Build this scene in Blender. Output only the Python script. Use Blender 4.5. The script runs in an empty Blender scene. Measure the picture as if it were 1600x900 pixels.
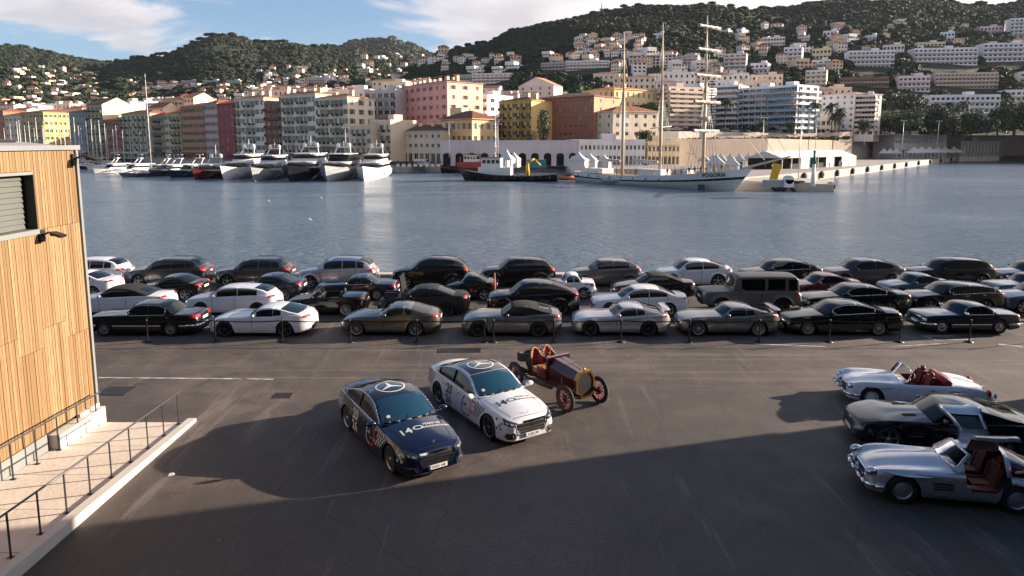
import bpy, bmesh, math, random
import numpy as np
from mathutils import Vector, Matrix, noise as mnoise
from mathutils.bvhtree import BVHTree
R = math.radians
sc = bpy.context.scene
COL = sc.collection
# ------------------------------------------------------------------ camera, world, sun, exposure
F_PX, CX, CY = 1066.7, 800.0, 366.7
PITCH = math.atan(0.1347)
CAM_H = 8.4
cd = bpy.data.cameras.new('camera')
cam = bpy.data.objects.new('camera', cd)
COL.objects.link(cam)
cam.location = (0, 0, CAM_H)
cam.rotation_euler = (R(90) - PITCH, 0, 0)
cd.sensor_width = 36.0
cd.lens = 36.0 * F_PX / 1600.0
cd.shift_y = (CY - 450.0) / 1600.0
cd.clip_start, cd.clip_end = 0.1, 20000
sc.camera = cam
SUN_EL, SUN_AZ = R(14.5), R(16.0)          # azimuth measured from +X towards +Y
SUN_DIR = Vector((math.cos(SUN_AZ) * math.cos(SUN_EL), math.sin(SUN_AZ) * math.cos(SUN_EL), math.sin(SUN_EL)))
sl = bpy.data.lights.new('sun', 'SUN')
sl.energy = 5.0
sl.angle = R(0.5)
sl.color = (1.0, 0.83, 0.66)
so = bpy.data.objects.new('sun', sl)
COL.objects.link(so)
so.rotation_euler = SUN_DIR.to_track_quat('Z', 'Y').to_euler()
wd = bpy.data.worlds.new('World')
sc.world = wd
wd.use_nodes = True
wt = wd.node_tree
for n in list(wt.nodes):
 wt.nodes.remove(n)
class NT:
 """small helper for building node trees"""
 def __init__(s, t): s.t = t
 def n(s, typ, **kw):
  nd = s.t.nodes.new(typ)
  ins = kw.pop('ins', {})
  for k, v in kw.items(): setattr(nd, k, v)
  for k, v in ins.items():
   if isinstance(v, bpy.types.NodeSocket): s.t.links.new(v, nd.inputs[k])
   else: nd.inputs[k].default_value = v
  return nd
 def math(s, op, a, b=0.0, clamp=False):
  return s.n('ShaderNodeMath', operation=op, use_clamp=clamp, ins={0: a, 1: b}).outputs[0]
 def noise(s, vec, scale, detail=4.0, rough=0.55, dist=0.0):
  return s.n('ShaderNodeTexNoise', ins={'Vector': vec, 'Scale': scale, 'Detail': detail, 'Roughness': rough, 'Distortion': dist}).outputs['Fac']
 def ramp(s, fac, stops, interp='LINEAR'):
  r = s.n('ShaderNodeValToRGB', ins={'Fac': fac})
  cr = r.color_ramp
  cr.interpolation = interp
  while len(cr.elements) > 1: cr.elements.remove(cr.elements[0])
  for i, (p, c) in enumerate(stops):
   if isinstance(c, (int, float)): c = (c, c, c)
   e = cr.elements[0] if i == 0 else cr.elements.new(p)
   e.position = p
   e.color = (c[0], c[1], c[2], 1)
  return r.outputs['Color']
 def mix(s, fac, a, b, mode='MIX'):
  m = s.n('ShaderNodeMix', data_type='RGBA', blend_type=mode)
  for i, v in ((0, fac), (6, a), (7, b)):
   if isinstance(v, bpy.types.NodeSocket): s.t.links.new(v, m.inputs[i])
   elif i == 0: m.inputs[0].default_value = v
   else: m.inputs[i].default_value = (v[0], v[1], v[2], 1)
  return m.outputs[2]
 def mapping(s, vec, scale=(1, 1, 1), loc=(0, 0, 0), rot=(0, 0, 0)):
  return s.n('ShaderNodeMapping', ins={'Vector': vec, 'Scale': scale, 'Location': loc, 'Rotation': rot}).outputs[0]
W = NT(wt)
tc = W.n('ShaderNodeTexCoord').outputs['Generated']
sky = W.n('ShaderNodeTexSky', sky_type='NISHITA')
sky.sun_disc = False
sky.sun_elevation = SUN_EL
sky.sun_rotation = R(90) - SUN_AZ
sky.altitude = 50
sky.air_density = 1.1
sky.dust_density = 0.6
sky.ozone_density = 1.6
sep = W.n('ShaderNodeSeparateXYZ', ins={0: tc})
# cloud deck: the direction is carried onto a flat layer overhead so the clouds shrink towards the horizon
zz = W.math('ADD', W.math('MAXIMUM', sep.outputs[2], 0.0), 0.13)
cu = W.math('DIVIDE', sep.outputs[0], zz)
cv = W.math('DIVIDE', sep.outputs[1], zz)
cvec = W.n('ShaderNodeCombineXYZ', ins={0: cu, 1: cv, 2: 0.0}).outputs[0]
cvec = W.mapping(cvec, scale=(1, 1, 1), loc=(3.7, 1.3, 0.4))
n1 = W.noise(cvec, 0.30, 2.0, 0.5, 0.0)
n2 = W.noise(cvec, 1.15, 9.0, 0.60, 0.35)
cl = W.math('ADD', W.math('MULTIPLY', n1, 0.5), W.math('MULTIPLY', n2, 0.5))
# the bank of cloud lies over the sea side (+X)
cov = W.math('MULTIPLY', W.math('ADD', sep.outputs[0], 0.13), 1.1)
cov = W.math('MAXIMUM', W.math('MINIMUM', cov, 0.25), -0.015)
cl2 = W.math('ADD', cl, W.math('MULTIPLY', cov, W.math('SUBTRACT', 1.0, W.math('MULTIPLY', sep.outputs[2], 1.1, True))))
cl2 = W.math('SUBTRACT', cl2, W.math('MULTIPLY', W.math('SUBTRACT', sep.outputs[2], 0.3, True), 0.30))
mask = W.ramp(cl2, [(0.0, 0.0), (0.478, 0.0), (0.55, 0.8), (0.64, 1.0)], 'EASE')
n3 = W.noise(W.mapping(cvec, loc=(0.16, 0.05, 0.0)), 1.1, 7.0, 0.6, 0.2)
ccol = W.ramp(W.math('ADD', n3, W.math('MULTIPLY', W.math('SUBTRACT', cl2, 0.6), 0.5)), [(0.30, (8.4, 7.6, 7.3)), (0.46, (7.0, 6.4, 6.4)), (0.60, (5.2, 4.9, 5.1)), (0.76, (4.0, 3.9, 4.3))])
hz = W.ramp(sep.outputs[2], [(0.0, (0.62, 0.80, 1.35)), (0.12, (0.74, 0.86, 1.16)), (0.3, (0.84, 0.92, 1.05)), (1.0, (0.85, 0.95, 1.1))])
skyb = W.mix(1.0, W.n('ShaderNodeHueSaturation', ins={'Saturation': 0.98, 'Value': 1.15, 'Color': sky.outputs[0]}).outputs[0], hz, 'MULTIPLY')
# cloud lit from behind grows brighter towards the sun
dt = W.n('ShaderNodeVectorMath', operation='DOT_PRODUCT', ins={0: tc, 1: tuple(SUN_DIR)}).outputs['Value']
glow = W.math('ADD', 1.0, W.math('MULTIPLY', W.math('POWER', W.math('MAXIMUM', dt, 0.0), 4.0), 1.2))
ccol = W.n('ShaderNodeVectorMath', operation='SCALE', ins={0: ccol, 'Scale': glow}).outputs[0]
allsky = W.mix(mask, skyb, ccol)
bg = W.n('ShaderNodeBackground', ins={'Color': allsky, 'Strength': 0.052})
out = W.n('ShaderNodeOutputWorld', ins={0: bg.outputs[0]})
sc.view_settings.view_transform = 'Standard'
sc.view_settings.look = 'None'
sc.view_settings.exposure = 1.5
sc.view_settings.gamma = 1.0
sc.cycles.use_denoising = True
sc.cycles.max_bounces = 6
sc.cycles.diffuse_bounces = 2
sc.cycles.glossy_bounces = 3
sc.cycles.transmission_bounces = 4
sc.cycles.transparent_max_bounces = 6
sc.cycles.caustics_reflective = False
sc.cycles.caustics_refractive = False
# ------------------------------------------------------------------ survey helpers (photo point -> place on a known plane)
_F = Vector((0, math.cos(PITCH), -math.sin(PITCH)))
_U = Vector((0, math.sin(PITCH), math.cos(PITCH)))
CAMP = Vector((0, 0, CAM_H))
def ray(px, py):
 return _F + Vector((1, 0, 0)) * ((px - CX) / F_PX) - _U * ((py - CY) / F_PX)
def PZ(px, py, z=0.0):
 d = ray(px, py)
 return CAMP + d * ((z - CAM_H) / d.z)
def PY(px, py, Y):
 d = ray(px, py)
 return CAMP + d * (Y / d.y)
# ------------------------------------------------------------------ object helpers
def tag(o, label=None, cat=None, group=None, kind=None):
 if label: o['label'] = label
 if cat: o['category'] = cat
 if group: o['group'] = group
 if kind: o['kind'] = kind
 return o
def empty(name, loc=(0, 0, 0), rz=0.0, label=None, cat=None, group=None):
 o = bpy.data.objects.new(name, None)
 COL.objects.link(o)
 o.location = loc
 o.rotation_euler = (0, 0, rz)
 o.empty_display_size = 0.2
 return tag(o, label, cat, group)
def put(name, mesh, parent=None, loc=(0, 0, 0), rz=0.0, scale=None, rot=None):
 o = bpy.data.objects.new(name, mesh)
 COL.objects.link(o)
 if parent: o.parent = parent
 o.location = loc
 o.rotation_euler = rot if rot else (0, 0, rz)
 if scale: o.scale = scale
 return o
KIDS = {}
def kids(o):
 return [c for c in bpy.data.objects if c.parent == o]
def copy_tree(o, parent=None, cache=None):
 if cache is None:
  cache = {}
  for c in bpy.data.objects:
   if c.parent: cache.setdefault(c.parent.name, []).append(c)
 c = o.copy(); COL.objects.link(c); c.parent = parent
 for ch in cache.get(o.name, []): copy_tree(ch, c, cache)
 return c
def smat(o, i, m):
 o.material_slots[i].link = 'OBJECT'
 o.material_slots[i].material = m
class MB:
 def __init__(s):
  s.v, s.f, s.m, s.s = [], [], [], []
  s.M = None
 def pt(s, p):
  p = Vector(p)
  if s.M is not None: p = s.M @ p
  s.v.append((p.x, p.y, p.z)); return len(s.v) - 1
 def face(s, idx, m=0, sm=False):
  s.f.append(tuple(idx)); s.m.append(m); s.s.append(sm)
 def poly(s, pts, m=0, sm=False):
  s.face([s.pt(p) for p in pts], m, sm)
 def box(s, c, d, m=0, rz=0.0, taper=1.0, rot=None):
  cx, cy, cz = c; hx, hy, hz = d[0] / 2, d[1] / 2, d[2] / 2
  q = Matrix.Rotation(rz, 3, 'Z') if rot is None else rot
  ids = []
  for z, k in ((-hz, 1.0), (hz, taper)):
   for x, y in ((-hx, -hy), (hx, -hy), (hx, hy), (-hx, hy)):
    p = q @ Vector((x * k, y * k, z))
    ids.append(s.pt((cx + p.x, cy + p.y, cz + p.z)))
  a = ids
  for f in ((3, 2, 1, 0), (4, 5, 6, 7), (0, 1, 5, 4), (1, 2, 6, 5), (2, 3, 7, 6), (3, 0, 4, 7)):
   s.face([a[i] for i in f], m)
 def bb(s, x0, x1, y0, y1, z0, z1, m=0):
  s.box(((x0 + x1) / 2, (y0 + y1) / 2, (z0 + z1) / 2), (x1 - x0, y1 - y0, z1 - z0), m)
 def tube(s, p0, p1, r0, r1=None, n=6, m=0, caps=True, sm=True):
  r1 = r0 if r1 is None else r1
  p0, p1 = Vector(p0), Vector(p1)
  d = (p1 - p0)
  if d.length < 1e-6: return
  d.normalize()
  a = d.orthogonal().normalized(); b = d.cross(a)
  A, B = [], []
  for i in range(n):
   t = 2 * math.pi * i / n
   w = a * math.cos(t) + b * math.sin(t)
   A.append(s.pt(p0 + w * r0)); B.append(s.pt(p1 + w * r1))
  for i in range(n):
   j = (i + 1) % n
   s.face((A[i], A[j], B[j], B[i]), m, sm)
  if caps:
   s.face(A[::-1], m); s.face(B, m)
 def path(s, pts, r, n=6, m=0):
  for a, b in zip(pts[:-1], pts[1:]): s.tube(a, b, r, r, n, m)
 def grid(s, rows, m=0, sm=True, closed=False, flip=False):
  ids = [[s.pt(p) for p in r] for r in rows]
  for i in range(len(ids) - 1):
   n = len(ids[i])
   for j in range(n if closed else n - 1):
    k = (j + 1) % n
    q = (ids[i][j], ids[i][k], ids[i + 1][k], ids[i + 1][j])
    s.face(q[::-1] if flip else q, m, sm)
  return ids
 def lathe(s, prof, n=12, c=(0, 0, 0), axis='Z', m=0, sm=True):
  rows = []
  for r, h in prof:
   row = []
   for i in range(n):
    t = 2 * math.pi * i / n
    x, y = r * math.cos(t), r * math.sin(t)
    if axis == 'Z': p = (c[0] + x, c[1] + y, c[2] + h)
    elif axis == 'Y': p = (c[0] + x, c[1] + h, c[2] + y)
    else: p = (c[0] + h, c[1] + x, c[2] + y)
    row.append(p)
   rows.append(row)
  s.grid(rows, m, sm, closed=True)
 def prism(s, pts, z0, z1, m=0, mt=None):
  A = [s.pt((p[0], p[1], z0)) for p in pts]; B = [s.pt((p[0], p[1], z1)) for p in pts]
  n = len(pts)
  for i in range(n):
   j = (i + 1) % n
   s.face((A[i], A[j], B[j], B[i]), m)
  s.face(B, m if mt is None else mt); s.face(A[::-1], m)
 def ell(s, c, r, nu=10, nv=6, m=0, rot=None):
  rows = []
  for i in range(nv + 1):
   ph = -math.pi / 2 + math.pi * i / nv
   row = []
   for j in range(nu):
    t = 2 * math.pi * j / nu
    p = Vector((r[0] * math.cos(ph) * math.cos(t), r[1] * math.cos(ph) * math.sin(t), r[2] * math.sin(ph)))
    if rot is not None: p = rot @ p
    row.append((c[0] + p.x, c[1] + p.y, c[2] + p.z))
   rows.append(row)
  s.grid(rows, m, True, closed=True)
 def mesh(s, name, mats):
  me = bpy.data.meshes.new(name)
  me.from_pydata(s.v, [], s.f)
  if not isinstance(mats, (list, tuple)): mats = [mats]
  for m in mats: me.materials.append(m)
  if len(mats) > 1: me.polygons.foreach_set('material_index', s.m)
  me.polygons.foreach_set('use_smooth', s.s)
  me.update()
  return me
 def build(s, name, mats, parent=None, loc=(0, 0, 0), rz=0.0):
  return put(name, s.mesh(name, mats), parent, loc, rz)
# ------------------------------------------------------------------ materials
MATS = {}
def mat(name, col, rough=0.6, metal=0.0, coat=0.0, spec=0.5, emit=None, trans=0.0):
 if name in MATS: return MATS[name]
 m = bpy.data.materials.new(name); m.use_nodes = True
 b = m.node_tree.nodes['Principled BSDF']
 b.inputs['Base Color'].default_value = (col[0], col[1], col[2], 1)
 b.inputs['Roughness'].default_value = rough
 b.inputs['Metallic'].default_value = metal
 b.inputs['Coat Weight'].default_value = coat
 b.inputs['Coat Roughness'].default_value = 0.03
 b.inputs['Specular IOR Level'].default_value = spec
 b.inputs['Transmission Weight'].default_value = trans
 MATS[name] = m
 return m
def nmat(name, rough=0.7, **kw):
 """material with node access: returns (material, NT, principled)"""
 m = mat(name, (0.5, 0.5, 0.5), rough, **kw)
 return m, NT(m.node_tree), m.node_tree.nodes['Principled BSDF']
def vary(name, col, amt=0.25, scale=0.5, rough=0.8, streak=True, bump=0.0, bscale=8.0, metal=0.0):
 """a painted or mineral surface with dirt and tone variation in object space"""
 if name in MATS: return MATS[name]
 m, N, b = nmat(name, rough)
 g = N.n('ShaderNodeTexCoord').outputs['Object']
 a = N.noise(g, scale, 5.0, 0.6)
 c2 = N.noise(N.mapping(g, scale=(3, 3, 0.25) if streak else (1, 1, 1)), scale * 3, 4.0, 0.6)
 f = N.math('ADD', N.math('MULTIPLY', a, 0.6), N.math('MULTIPLY', c2, 0.4))
 lo = [c * (1 - amt) for c in col]; hi = [min(1, c * (1 + amt * 0.6)) for c in col]
 N.t.links.new(N.ramp(f, [(0.3, lo), (0.7, hi)]), b.inputs['Base Color'])
 b.inputs['Metallic'].default_value = metal
 if bump:
  bn = N.n('ShaderNodeBump', ins={'Height': N.noise(g, bscale, 4.0, 0.6), 'Strength': bump, 'Distance': 0.05})
  N.t.links.new(bn.outputs[0], b.inputs['Normal'])
 return m
M_black = mat('black_plastic', (0.012, 0.012, 0.013), 0.45)
M_rubber = mat('tyre_rubber', (0.02, 0.02, 0.021), 0.75)
M_chrome = mat('chrome', (0.75, 0.76, 0.78), 0.08, 1.0)
M_glassd = mat('dark_window_glass', (0.006, 0.008, 0.010), 0.03, spec=0.5)
M_dark = mat('dark_recess', (0.015, 0.014, 0.014), 0.9)
M_white = vary('white_render', (0.70, 0.66, 0.62), 0.15, 0.15)
M_steel = mat('dark_steel', (0.035, 0.036, 0.04), 0.4, 0.6)
# ================================================================== SETTING
WATER_Z = -1.6
# ---- asphalt of the quay apron
m_asph, N, b = nmat('worn_asphalt', 0.82)
g = N.n('ShaderNodeTexCoord').outputs['Object']
big = N.noise(g, 0.11, 5.0, 0.6, 0.4)
mid = N.noise(g, 0.9, 6.0, 0.65)
fine = N.noise(g, 45.0, 3.0, 0.7)
base = N.ramp(N.math('ADD', N.math('MULTIPLY', big, 0.6), N.math('MULTIPLY', mid, 0.4)),
    [(0.36, (0.054, 0.043, 0.036)), (0.5, (0.094, 0.074, 0.062)), (0.62, (0.155, 0.122, 0.101))])
agg = N.noise(g, 14.0, 4.0, 0.8)
base = N.mix(N.ramp(agg, [(.38, .65), (.5, .1), (.58, 0.0)]), base, (0.03, 0.027, 0.025))
base = N.mix(N.ramp(fine, [(.60, 0.0), (.70, .5)]), base, (0.22, 0.19, 0.17))
# long tyre sweeps running with the quay, and pale scuffs running away from the camera
tv = N.mapping(g, scale=(0.035, 1.5, 1), rot=(0, 0, R(-3)))
sw = N.ramp(N.noise(tv, 1.6, 6.0, 0.65, 0.6), [(0.52, 0.0), (0.66, 1.0)])
sepg = N.n('ShaderNodeSeparateXYZ', ins={0: g})
band = N.ramp(N.math('DIVIDE', sepg.outputs[1], 40.0), [(0.54, 0.0), (0.60, 1.0), (0.70, 1.0), (0.76, 0.0)])
base = N.mix(N.math('MULTIPLY', N.math('MULTIPLY', sw, band), 0.38), base, (0.26, 0.20, 0.17))
tv2 = N.mapping(g, scale=(1.1, 0.10, 1), rot=(0, 0, R(14)))
sc2 = N.ramp(N.noise(tv2, 1.1, 7.0, 0.7, 0.2), [(0.57, 0.0), (0.68, 1.0)])
base = N.mix(N.math('MULTIPLY', sc2, 0.34), base, (0.30, 0.26, 0.23))
spk = N.ramp(N.noise(N.mapping(g, scale=(1, 0.6, 1)), 2.4, 8.0, 0.75, 1.2), [(0.66, 0.0), (0.70, 1.0)])
base = N.mix(N.math('MULTIPLY', spk, 0.65), base, (0.40, 0.38, 0.36))
oil = N.ramp(N.noise(g, 0.55, 3.0, 0.5, 0.8), [(0.64, 0.0), (0.72, 1.0)])
base = N.mix(N.math('MULTIPLY', oil, 0.4), base, (0.03, 0.03, 0.03))
pat = N.n('ShaderNodeTexVoronoi', feature='F1', distance='CHEBYCHEV', ins={'Vector': N.mapping(g, scale=(.11, .17, 0), rot=(0, 0, R(9))), 'Scale': 1.0, 'Randomness': .8}).outputs['Color']
base = N.mix(N.math('MULTIPLY', N.ramp(pat, [(.55, 0.0), (.56, 1.0)], 'LINEAR'), .22), base, (.05, .046, .044))
crack = N.n('ShaderNodeTexVoronoi', feature='DISTANCE_TO_EDGE', ins={'Vector': N.mapping(N.mix(0.25, g, N.n('ShaderNodeTexNoise', ins={'Vector': g, 'Scale': 0.7, 'Detail': 5.0}).outputs['Color']), scale=(0.16, 0.10, 1)), 'Scale': 1.3}).outputs['Distance']
base = N.mix(N.ramp(crack, [(0.0, 0.35), (0.004, 0.0)]), base, (0.015, 0.014, 0.013))
N.t.links.new(base, b.inputs['Base Color'])
N.t.links.new(N.ramp(mid, [(0.3, 0.62), (0.7, 0.9)]), b.inputs['Roughness'])
bn = N.n('ShaderNodeBump', ins={'Height': N.math('ADD', fine, N.math('MULTIPLY', mid, 2.0)), 'Strength': 0.6, 'Distance': 0.012})
N.t.links.new(bn.outputs[0], b.inputs['Normal'])
QY = 42.3      # quay edge
q = MB()
q.poly([(-140, -60, 0), (160, -60, 0), (160, QY, 0), (-140, QY, 0)], 0)
tag(q.build('asphalt_apron', m_asph), kind='structure')
m_conc = vary('pale_concrete', (0.42, 0.38, 0.34), 0.25, 0.4, 0.85, False, 0.3, 6.0)
m_concl = vary('light_concrete', (0.55, 0.50, 0.45), 0.15, 0.5, 0.8, False, 0.2, 6.0)
q = MB()
q.bb(-140, 160, QY, QY + 0.7, -3, 0.10, 0)
qw = tag(q.build('quay_wall', m_conc), kind='structure')
cs = MB(); cs.box((0, 0, 0), (1.96, 0.74, 0.09), 0)
csm = cs.mesh('coping_stone', m_concl)
for i in range(58):
 put('coping_stone', csm, qw, (-57 + i * 2.0, QY + 0.35, 0.145))
# ---- sea
m_sea, N, b = nmat('sea_water', 0.10)
g = N.n('ShaderNodeTexCoord').outputs['Object']
b.inputs['Base Color'].default_value = (0.14, 0.20, 0.262, 1)
b.inputs['IOR'].default_value = 1.33
b.inputs['Specular IOR Level'].default_value = 0.5
w1 = N.noise(N.mapping(g, scale=(0.45, 1.0, 1), rot=(0, 0, R(12))), 0.28, 3.0, 0.6, 0.4)
w2 = N.noise(N.mapping(g, scale=(0.55, 1.0, 1), rot=(0, 0, R(-20))), 1.7, 5.0, 0.65, 0.5)
w3 = N.noise(N.mapping(g, scale=(0.4, 1.0, 1), rot=(0, 0, R(8))), 0.03, 4.0, 0.6)
h = N.math('ADD', N.math('MULTIPLY', w1, 1.1), N.math('MULTIPLY', w2, 0.85))
b1 = N.n('ShaderNodeBump', ins={'Height': h, 'Strength': N.math('ADD', 0.10, N.math('MULTIPLY', w3, 1.1)), 'Distance': 0.85})
N.t.links.new(b1.outputs[0], b.inputs['Normal'])
N.t.links.new(N.ramp(w3, [(0.35, 0.10), (0.65, 0.24)]), b.inputs['Roughness'])
q = MB()
q.poly([(-3500, QY + 0.5, WATER_Z), (6000, QY + 0.5, WATER_Z), (6000, 5200, WATER_Z), (-3500, 5200, WATER_Z)], 0)
tag(q.build('harbour_water', m_sea), kind='structure')
# ---- terrain
def pch(pts, x):
 xs = [p[0] for p in pts]
 if x <= xs[0]: return pts[0][1]
 if x >= xs[-1]: return pts[-1][1]
 for i in range(len(xs) - 1):
  if x <= xs[i + 1]:
   t = (x - xs[i]) / (xs[i + 1] - xs[i])
   t2 = t * t * (3 - 2 * t) * 0.5 + t * 0.5
   return pts[i][1] + (pts[i + 1][1] - pts[i][1]) * t2
RIDGES = [
 # (skyline in the photo, ridge distance, foot distance, foot height, shape)
 ([(-900, 90), (-300, 60), (-60, 80), (0, 76), (50, 75), (90, 81), (140, 93), (170, 97), (215, 98), (260, 112), (300, 130), (360, 190), (380, 235)], 2300, 520, 2, 1.0),
 ([(60, 235), (110, 165), (160, 118), (200, 101), (235, 95), (270, 89), (300, 76), (320, 67), (350, 60), (390, 63), (410, 71), (440, 69), (470, 68), (500, 77), (540, 82), (600, 91), (650, 101), (700, 118), (760, 150), (800, 235)], 1650, 470, 2, 1.1),
 ([(200, 235), (300, 120), (420, 84), (490, 74), (540, 74), (560, 67), (600, 64), (615, 62), (640, 69), (680, 83), (710, 93), (760, 104), (900, 130), (1000, 235)], 3300, 1500, 20, 1.0),
 ([(470, 235), (560, 160), (620, 124), (660, 103), (700, 87), (760, 74), (800, 55), (860, 41), (900, 33), (940, 27), (1000, 20), (1060, 19), (1100, 15), (1160, 21), (1200, 23), (1260, 17), (1320, 11), (1380, 8), (1450, 11), (1500, 15), (1550, 11), (1600, 6), (1750, -10), (2100, 0), (2600, 60), (3200, 235)], 1000, 380, 12, 0.92),
]
def ridge_h(k, x, y):
 sky_, yr, yf, zf, sh = RIDGES[k]
 px = 800 + F_PX * x / max(y, 30.0) * 1.0
 py = pch(sky_, px)
 zr = CAM_H + (223.0 - py) / F_PX * yr - (8, 8, 16, 3)[k]
 if y <= yf: return -50.0
 u = (y - yf) / (yr - yf)
 if zr < zf: return zf - 30
 if u <= 1: return zf + (zr - zf) * (u ** sh)
 return zr - (u - 1) * (yr - yf) * 0.45
def ground(x, y):
 base = 0.5
 if y > 330 and x > 60: base = 12.0
 h = base
 for k in range(4): h = max(h, ridge_h(k, x, y))
 if h > 6 and y > 420:
  a = min(1.0, (y - 420) / 300.0)
  h += a * 7.0 * mnoise.fractal(Vector((x * 0.006, y * 0.006, 0.3)), 1.0, 2.0, 3)
 return h
def hit(px, py, y0=300.0, y1=3400.0):
 """where a sight line meets the hills"""
 d = ray(px, py); y = y0
 while y < y1:
  p = CAMP + d * (y / d.y)
  if p.z < ground(p.x, p.y): return p
  y *= 1.012
 return None
def shore(y, pts):
 return pts
# far-shore quay line, left to right (photo points at the water line)
SHORE_PX = [(-900, 249), (-300, 250), (0, 251.5), (150, 253.5), (330, 258), (480, 263), (600, 266), (625, 270), (690, 266), (700, 263), (900, 263), (915, 273), (1120, 281), (1150, 293), (1225, 286), (1300, 278), (1450, 257), (1540, 246.5), (1600, 243.5), (1750, 240.5), (2300, 239)]
SHORE = [PZ(px, py, WATER_Z) for px, py in SHORE_PX]
q = MB()
front = [(p.x, p.y) for p in SHORE]
back = [(2400, 1100), (-2400, 1100)]
q.prism(front + back, -3.0, 0.6, 0, 1)
m_quay = vary('quay_stone', (0.46, 0.41, 0.36), 0.3, 0.3, 0.9, True)
m_pave = vary('quay_paving', (0.30, 0.27, 0.25), 0.25, 0.1, 0.9, False)
tag(q.build('far_quay', [m_quay, m_pave]), kind='structure')
# forest floor and hillside soil
m_hill, N, b = nmat('hillside_scrub', 0.95)
g = N.n('ShaderNodeTexCoord').outputs['Object']
a = N.noise(g, 0.02, 8.0, 0.7)
c = N.noise(g, 0.12, 6.0, 0.7)
colr = N.ramp(N.math('ADD', N.math('MULTIPLY', a, 0.5), N.math('MULTIPLY', c, 0.5)), [(0.35, (0.012, 0.022, 0.012)), (0.5, (0.03, 0.045, 0.02)), (0.60, (0.06, 0.065, 0.035)), (0.70, (0.17, 0.14, 0.10))])
N.t.links.new(colr, b.inputs['Base Color'])
bn = N.n('ShaderNodeBump', ins={'Height': c, 'Strength': 0.8, 'Distance': 4.0})
N.t.links.new(bn.outputs[0], b.inputs['Normal'])
q = MB()
ys = [335 * (4800 / 335) ** (i / 110) for i in range(111)]
rows = []
for y in ys:
 rows.append([((pxx - 800) / F_PX * y, y, ground((pxx - 800) / F_PX * y, y)) for pxx in range(-1000, 2900, 20)])
q.grid(rows, 0, True, flip=True)
tag(q.build('hills', m_hill), kind='structure')
# street terrace behind the right quay, with its beige retaining wall
def wall_line(pts, z0, z1, th, name, mtl, label, cat='wall', cap=0.0):
 q = MB()
 for (a, b2) in zip(pts[:-1], pts[1:]):
  d = Vector((b2[0] - a[0], b2[1] - a[1], 0)); L = d.length; d.normalize(); nrm = Vector((-d.y, d.x, 0))
  za0 = z0; a1 = a[2] if len(a) > 2 else z1; b1 = b2[2] if len(b2) > 2 else z1
  A, B = Vector((a[0], a[1], 0)), Vector((b2[0], b2[1], 0))
  v = [A, B, B + nrm * th, A + nrm * th]
  lo = [q.pt((p.x, p.y, z0)) for p in v]
  hi = [q.pt((p.x, p.y, zz_)) for p, zz_ in zip(v, (a1, b1, b1, a1))]
  for i in range(4):
   j = (i + 1) % 4
   q.face((lo[i], lo[j], hi[j], hi[i]), 0)
  q.face(hi, 0)
 return tag(q.build(name, mtl), label, cat)
m_beige = vary('beige_stone_wall', (0.55, 0.45, 0.36), 0.25, 0.08, 0.9, True)
T0, T1, T2, T3, T4 = PY(880, 218, 262), PY(1060, 214, 280), PY(1335, 206, 345), PY(1700, 207, 520), PY(2300, 207, 600)
q = MB()
tp = [(T0.x, T0.y), (T1.x, T1.y), (T2.x, T2.y), (T3.x, T3.y), (T4.x, T4.y), (2400, 640), (2400, 1000), (-100, 1000), (-10, 420), (T0.x - 3, T0.y + 30)]
q.prism(tp, 0.3, 13.0, 0, 1)
m_terr = vary('terrace_stone', (.66, .60, .54), .18, .08, .9, True)
m_road = vary('street_asphalt', (0.10, 0.095, 0.09), 0.2, 0.05, 0.9, False)
tag(q.build('street_terrace', [m_terr, m_road]), kind='structure')
for i, (A, B) in enumerate(((T1, T2), (T2, T3))):
 pass
# castle hill behind the viewer, out of view, added to block sky fill
q = MB(); rows = []
for j in range(9):
 v = j / 8; row = []
 for i in range(41):
  x = -420 + 21 * i; hgt = (1 - ((x + 40) / 400) ** 2); hgt = 95 * max(.05, hgt)
  row.append((x, -62 - 70 * v - 12 * math.sin(i * .7), -2 + hgt * math.sin(v * math.pi / 2) + 4 * mnoise.noise(Vector((i * .5, j * .6, 0)))))
 rows.append(row)
q.grid(rows, 0, True)
tag(q.build('castle_hill_sky_block', m_hill), kind='structure')
# ================================================================== VEGETATION
def foliage_mat(name, c0, c1, c2, scale=0.25):
 m, N, b = nmat(name, 0.75)
 g = N.n('ShaderNodeNewGeometry').outputs['Position']
 a = N.noise(g, scale, 3.0, 0.6)
 c = N.noise(g, scale * 7, 2.0, 0.6)
 N.t.links.new(N.ramp(N.math('ADD', N.math('MULTIPLY', a, 0.6), N.math('MULTIPLY', c, 0.4)), [(0.34, c0), (0.5, c1), (0.66, c2)]), b.inputs['Base Color'])
 return m
M_forest = foliage_mat('forest_foliage', (0.008, 0.018, 0.009), (0.019, 0.033, 0.014), (0.045, 0.058, 0.024), 0.012)
M_pine = foliage_mat('pine_foliage', (0.02, 0.045, 0.018), (0.045, 0.085, 0.028), (0.10, 0.14, 0.045), 0.3)
M_darkleaf = foliage_mat('dark_foliage', (0.012, 0.028, 0.016), (0.03, 0.055, 0.025), (0.06, 0.085, 0.04), 0.3)
M_palm = foliage_mat('palm_frond', (0.03, 0.045, 0.02), (0.06, 0.08, 0.035), (0.13, 0.13, 0.06), 0.3)
M_bark = vary('bark', (0.12, 0.085, 0.06), 0.4, 1.5, 0.9)
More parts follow.
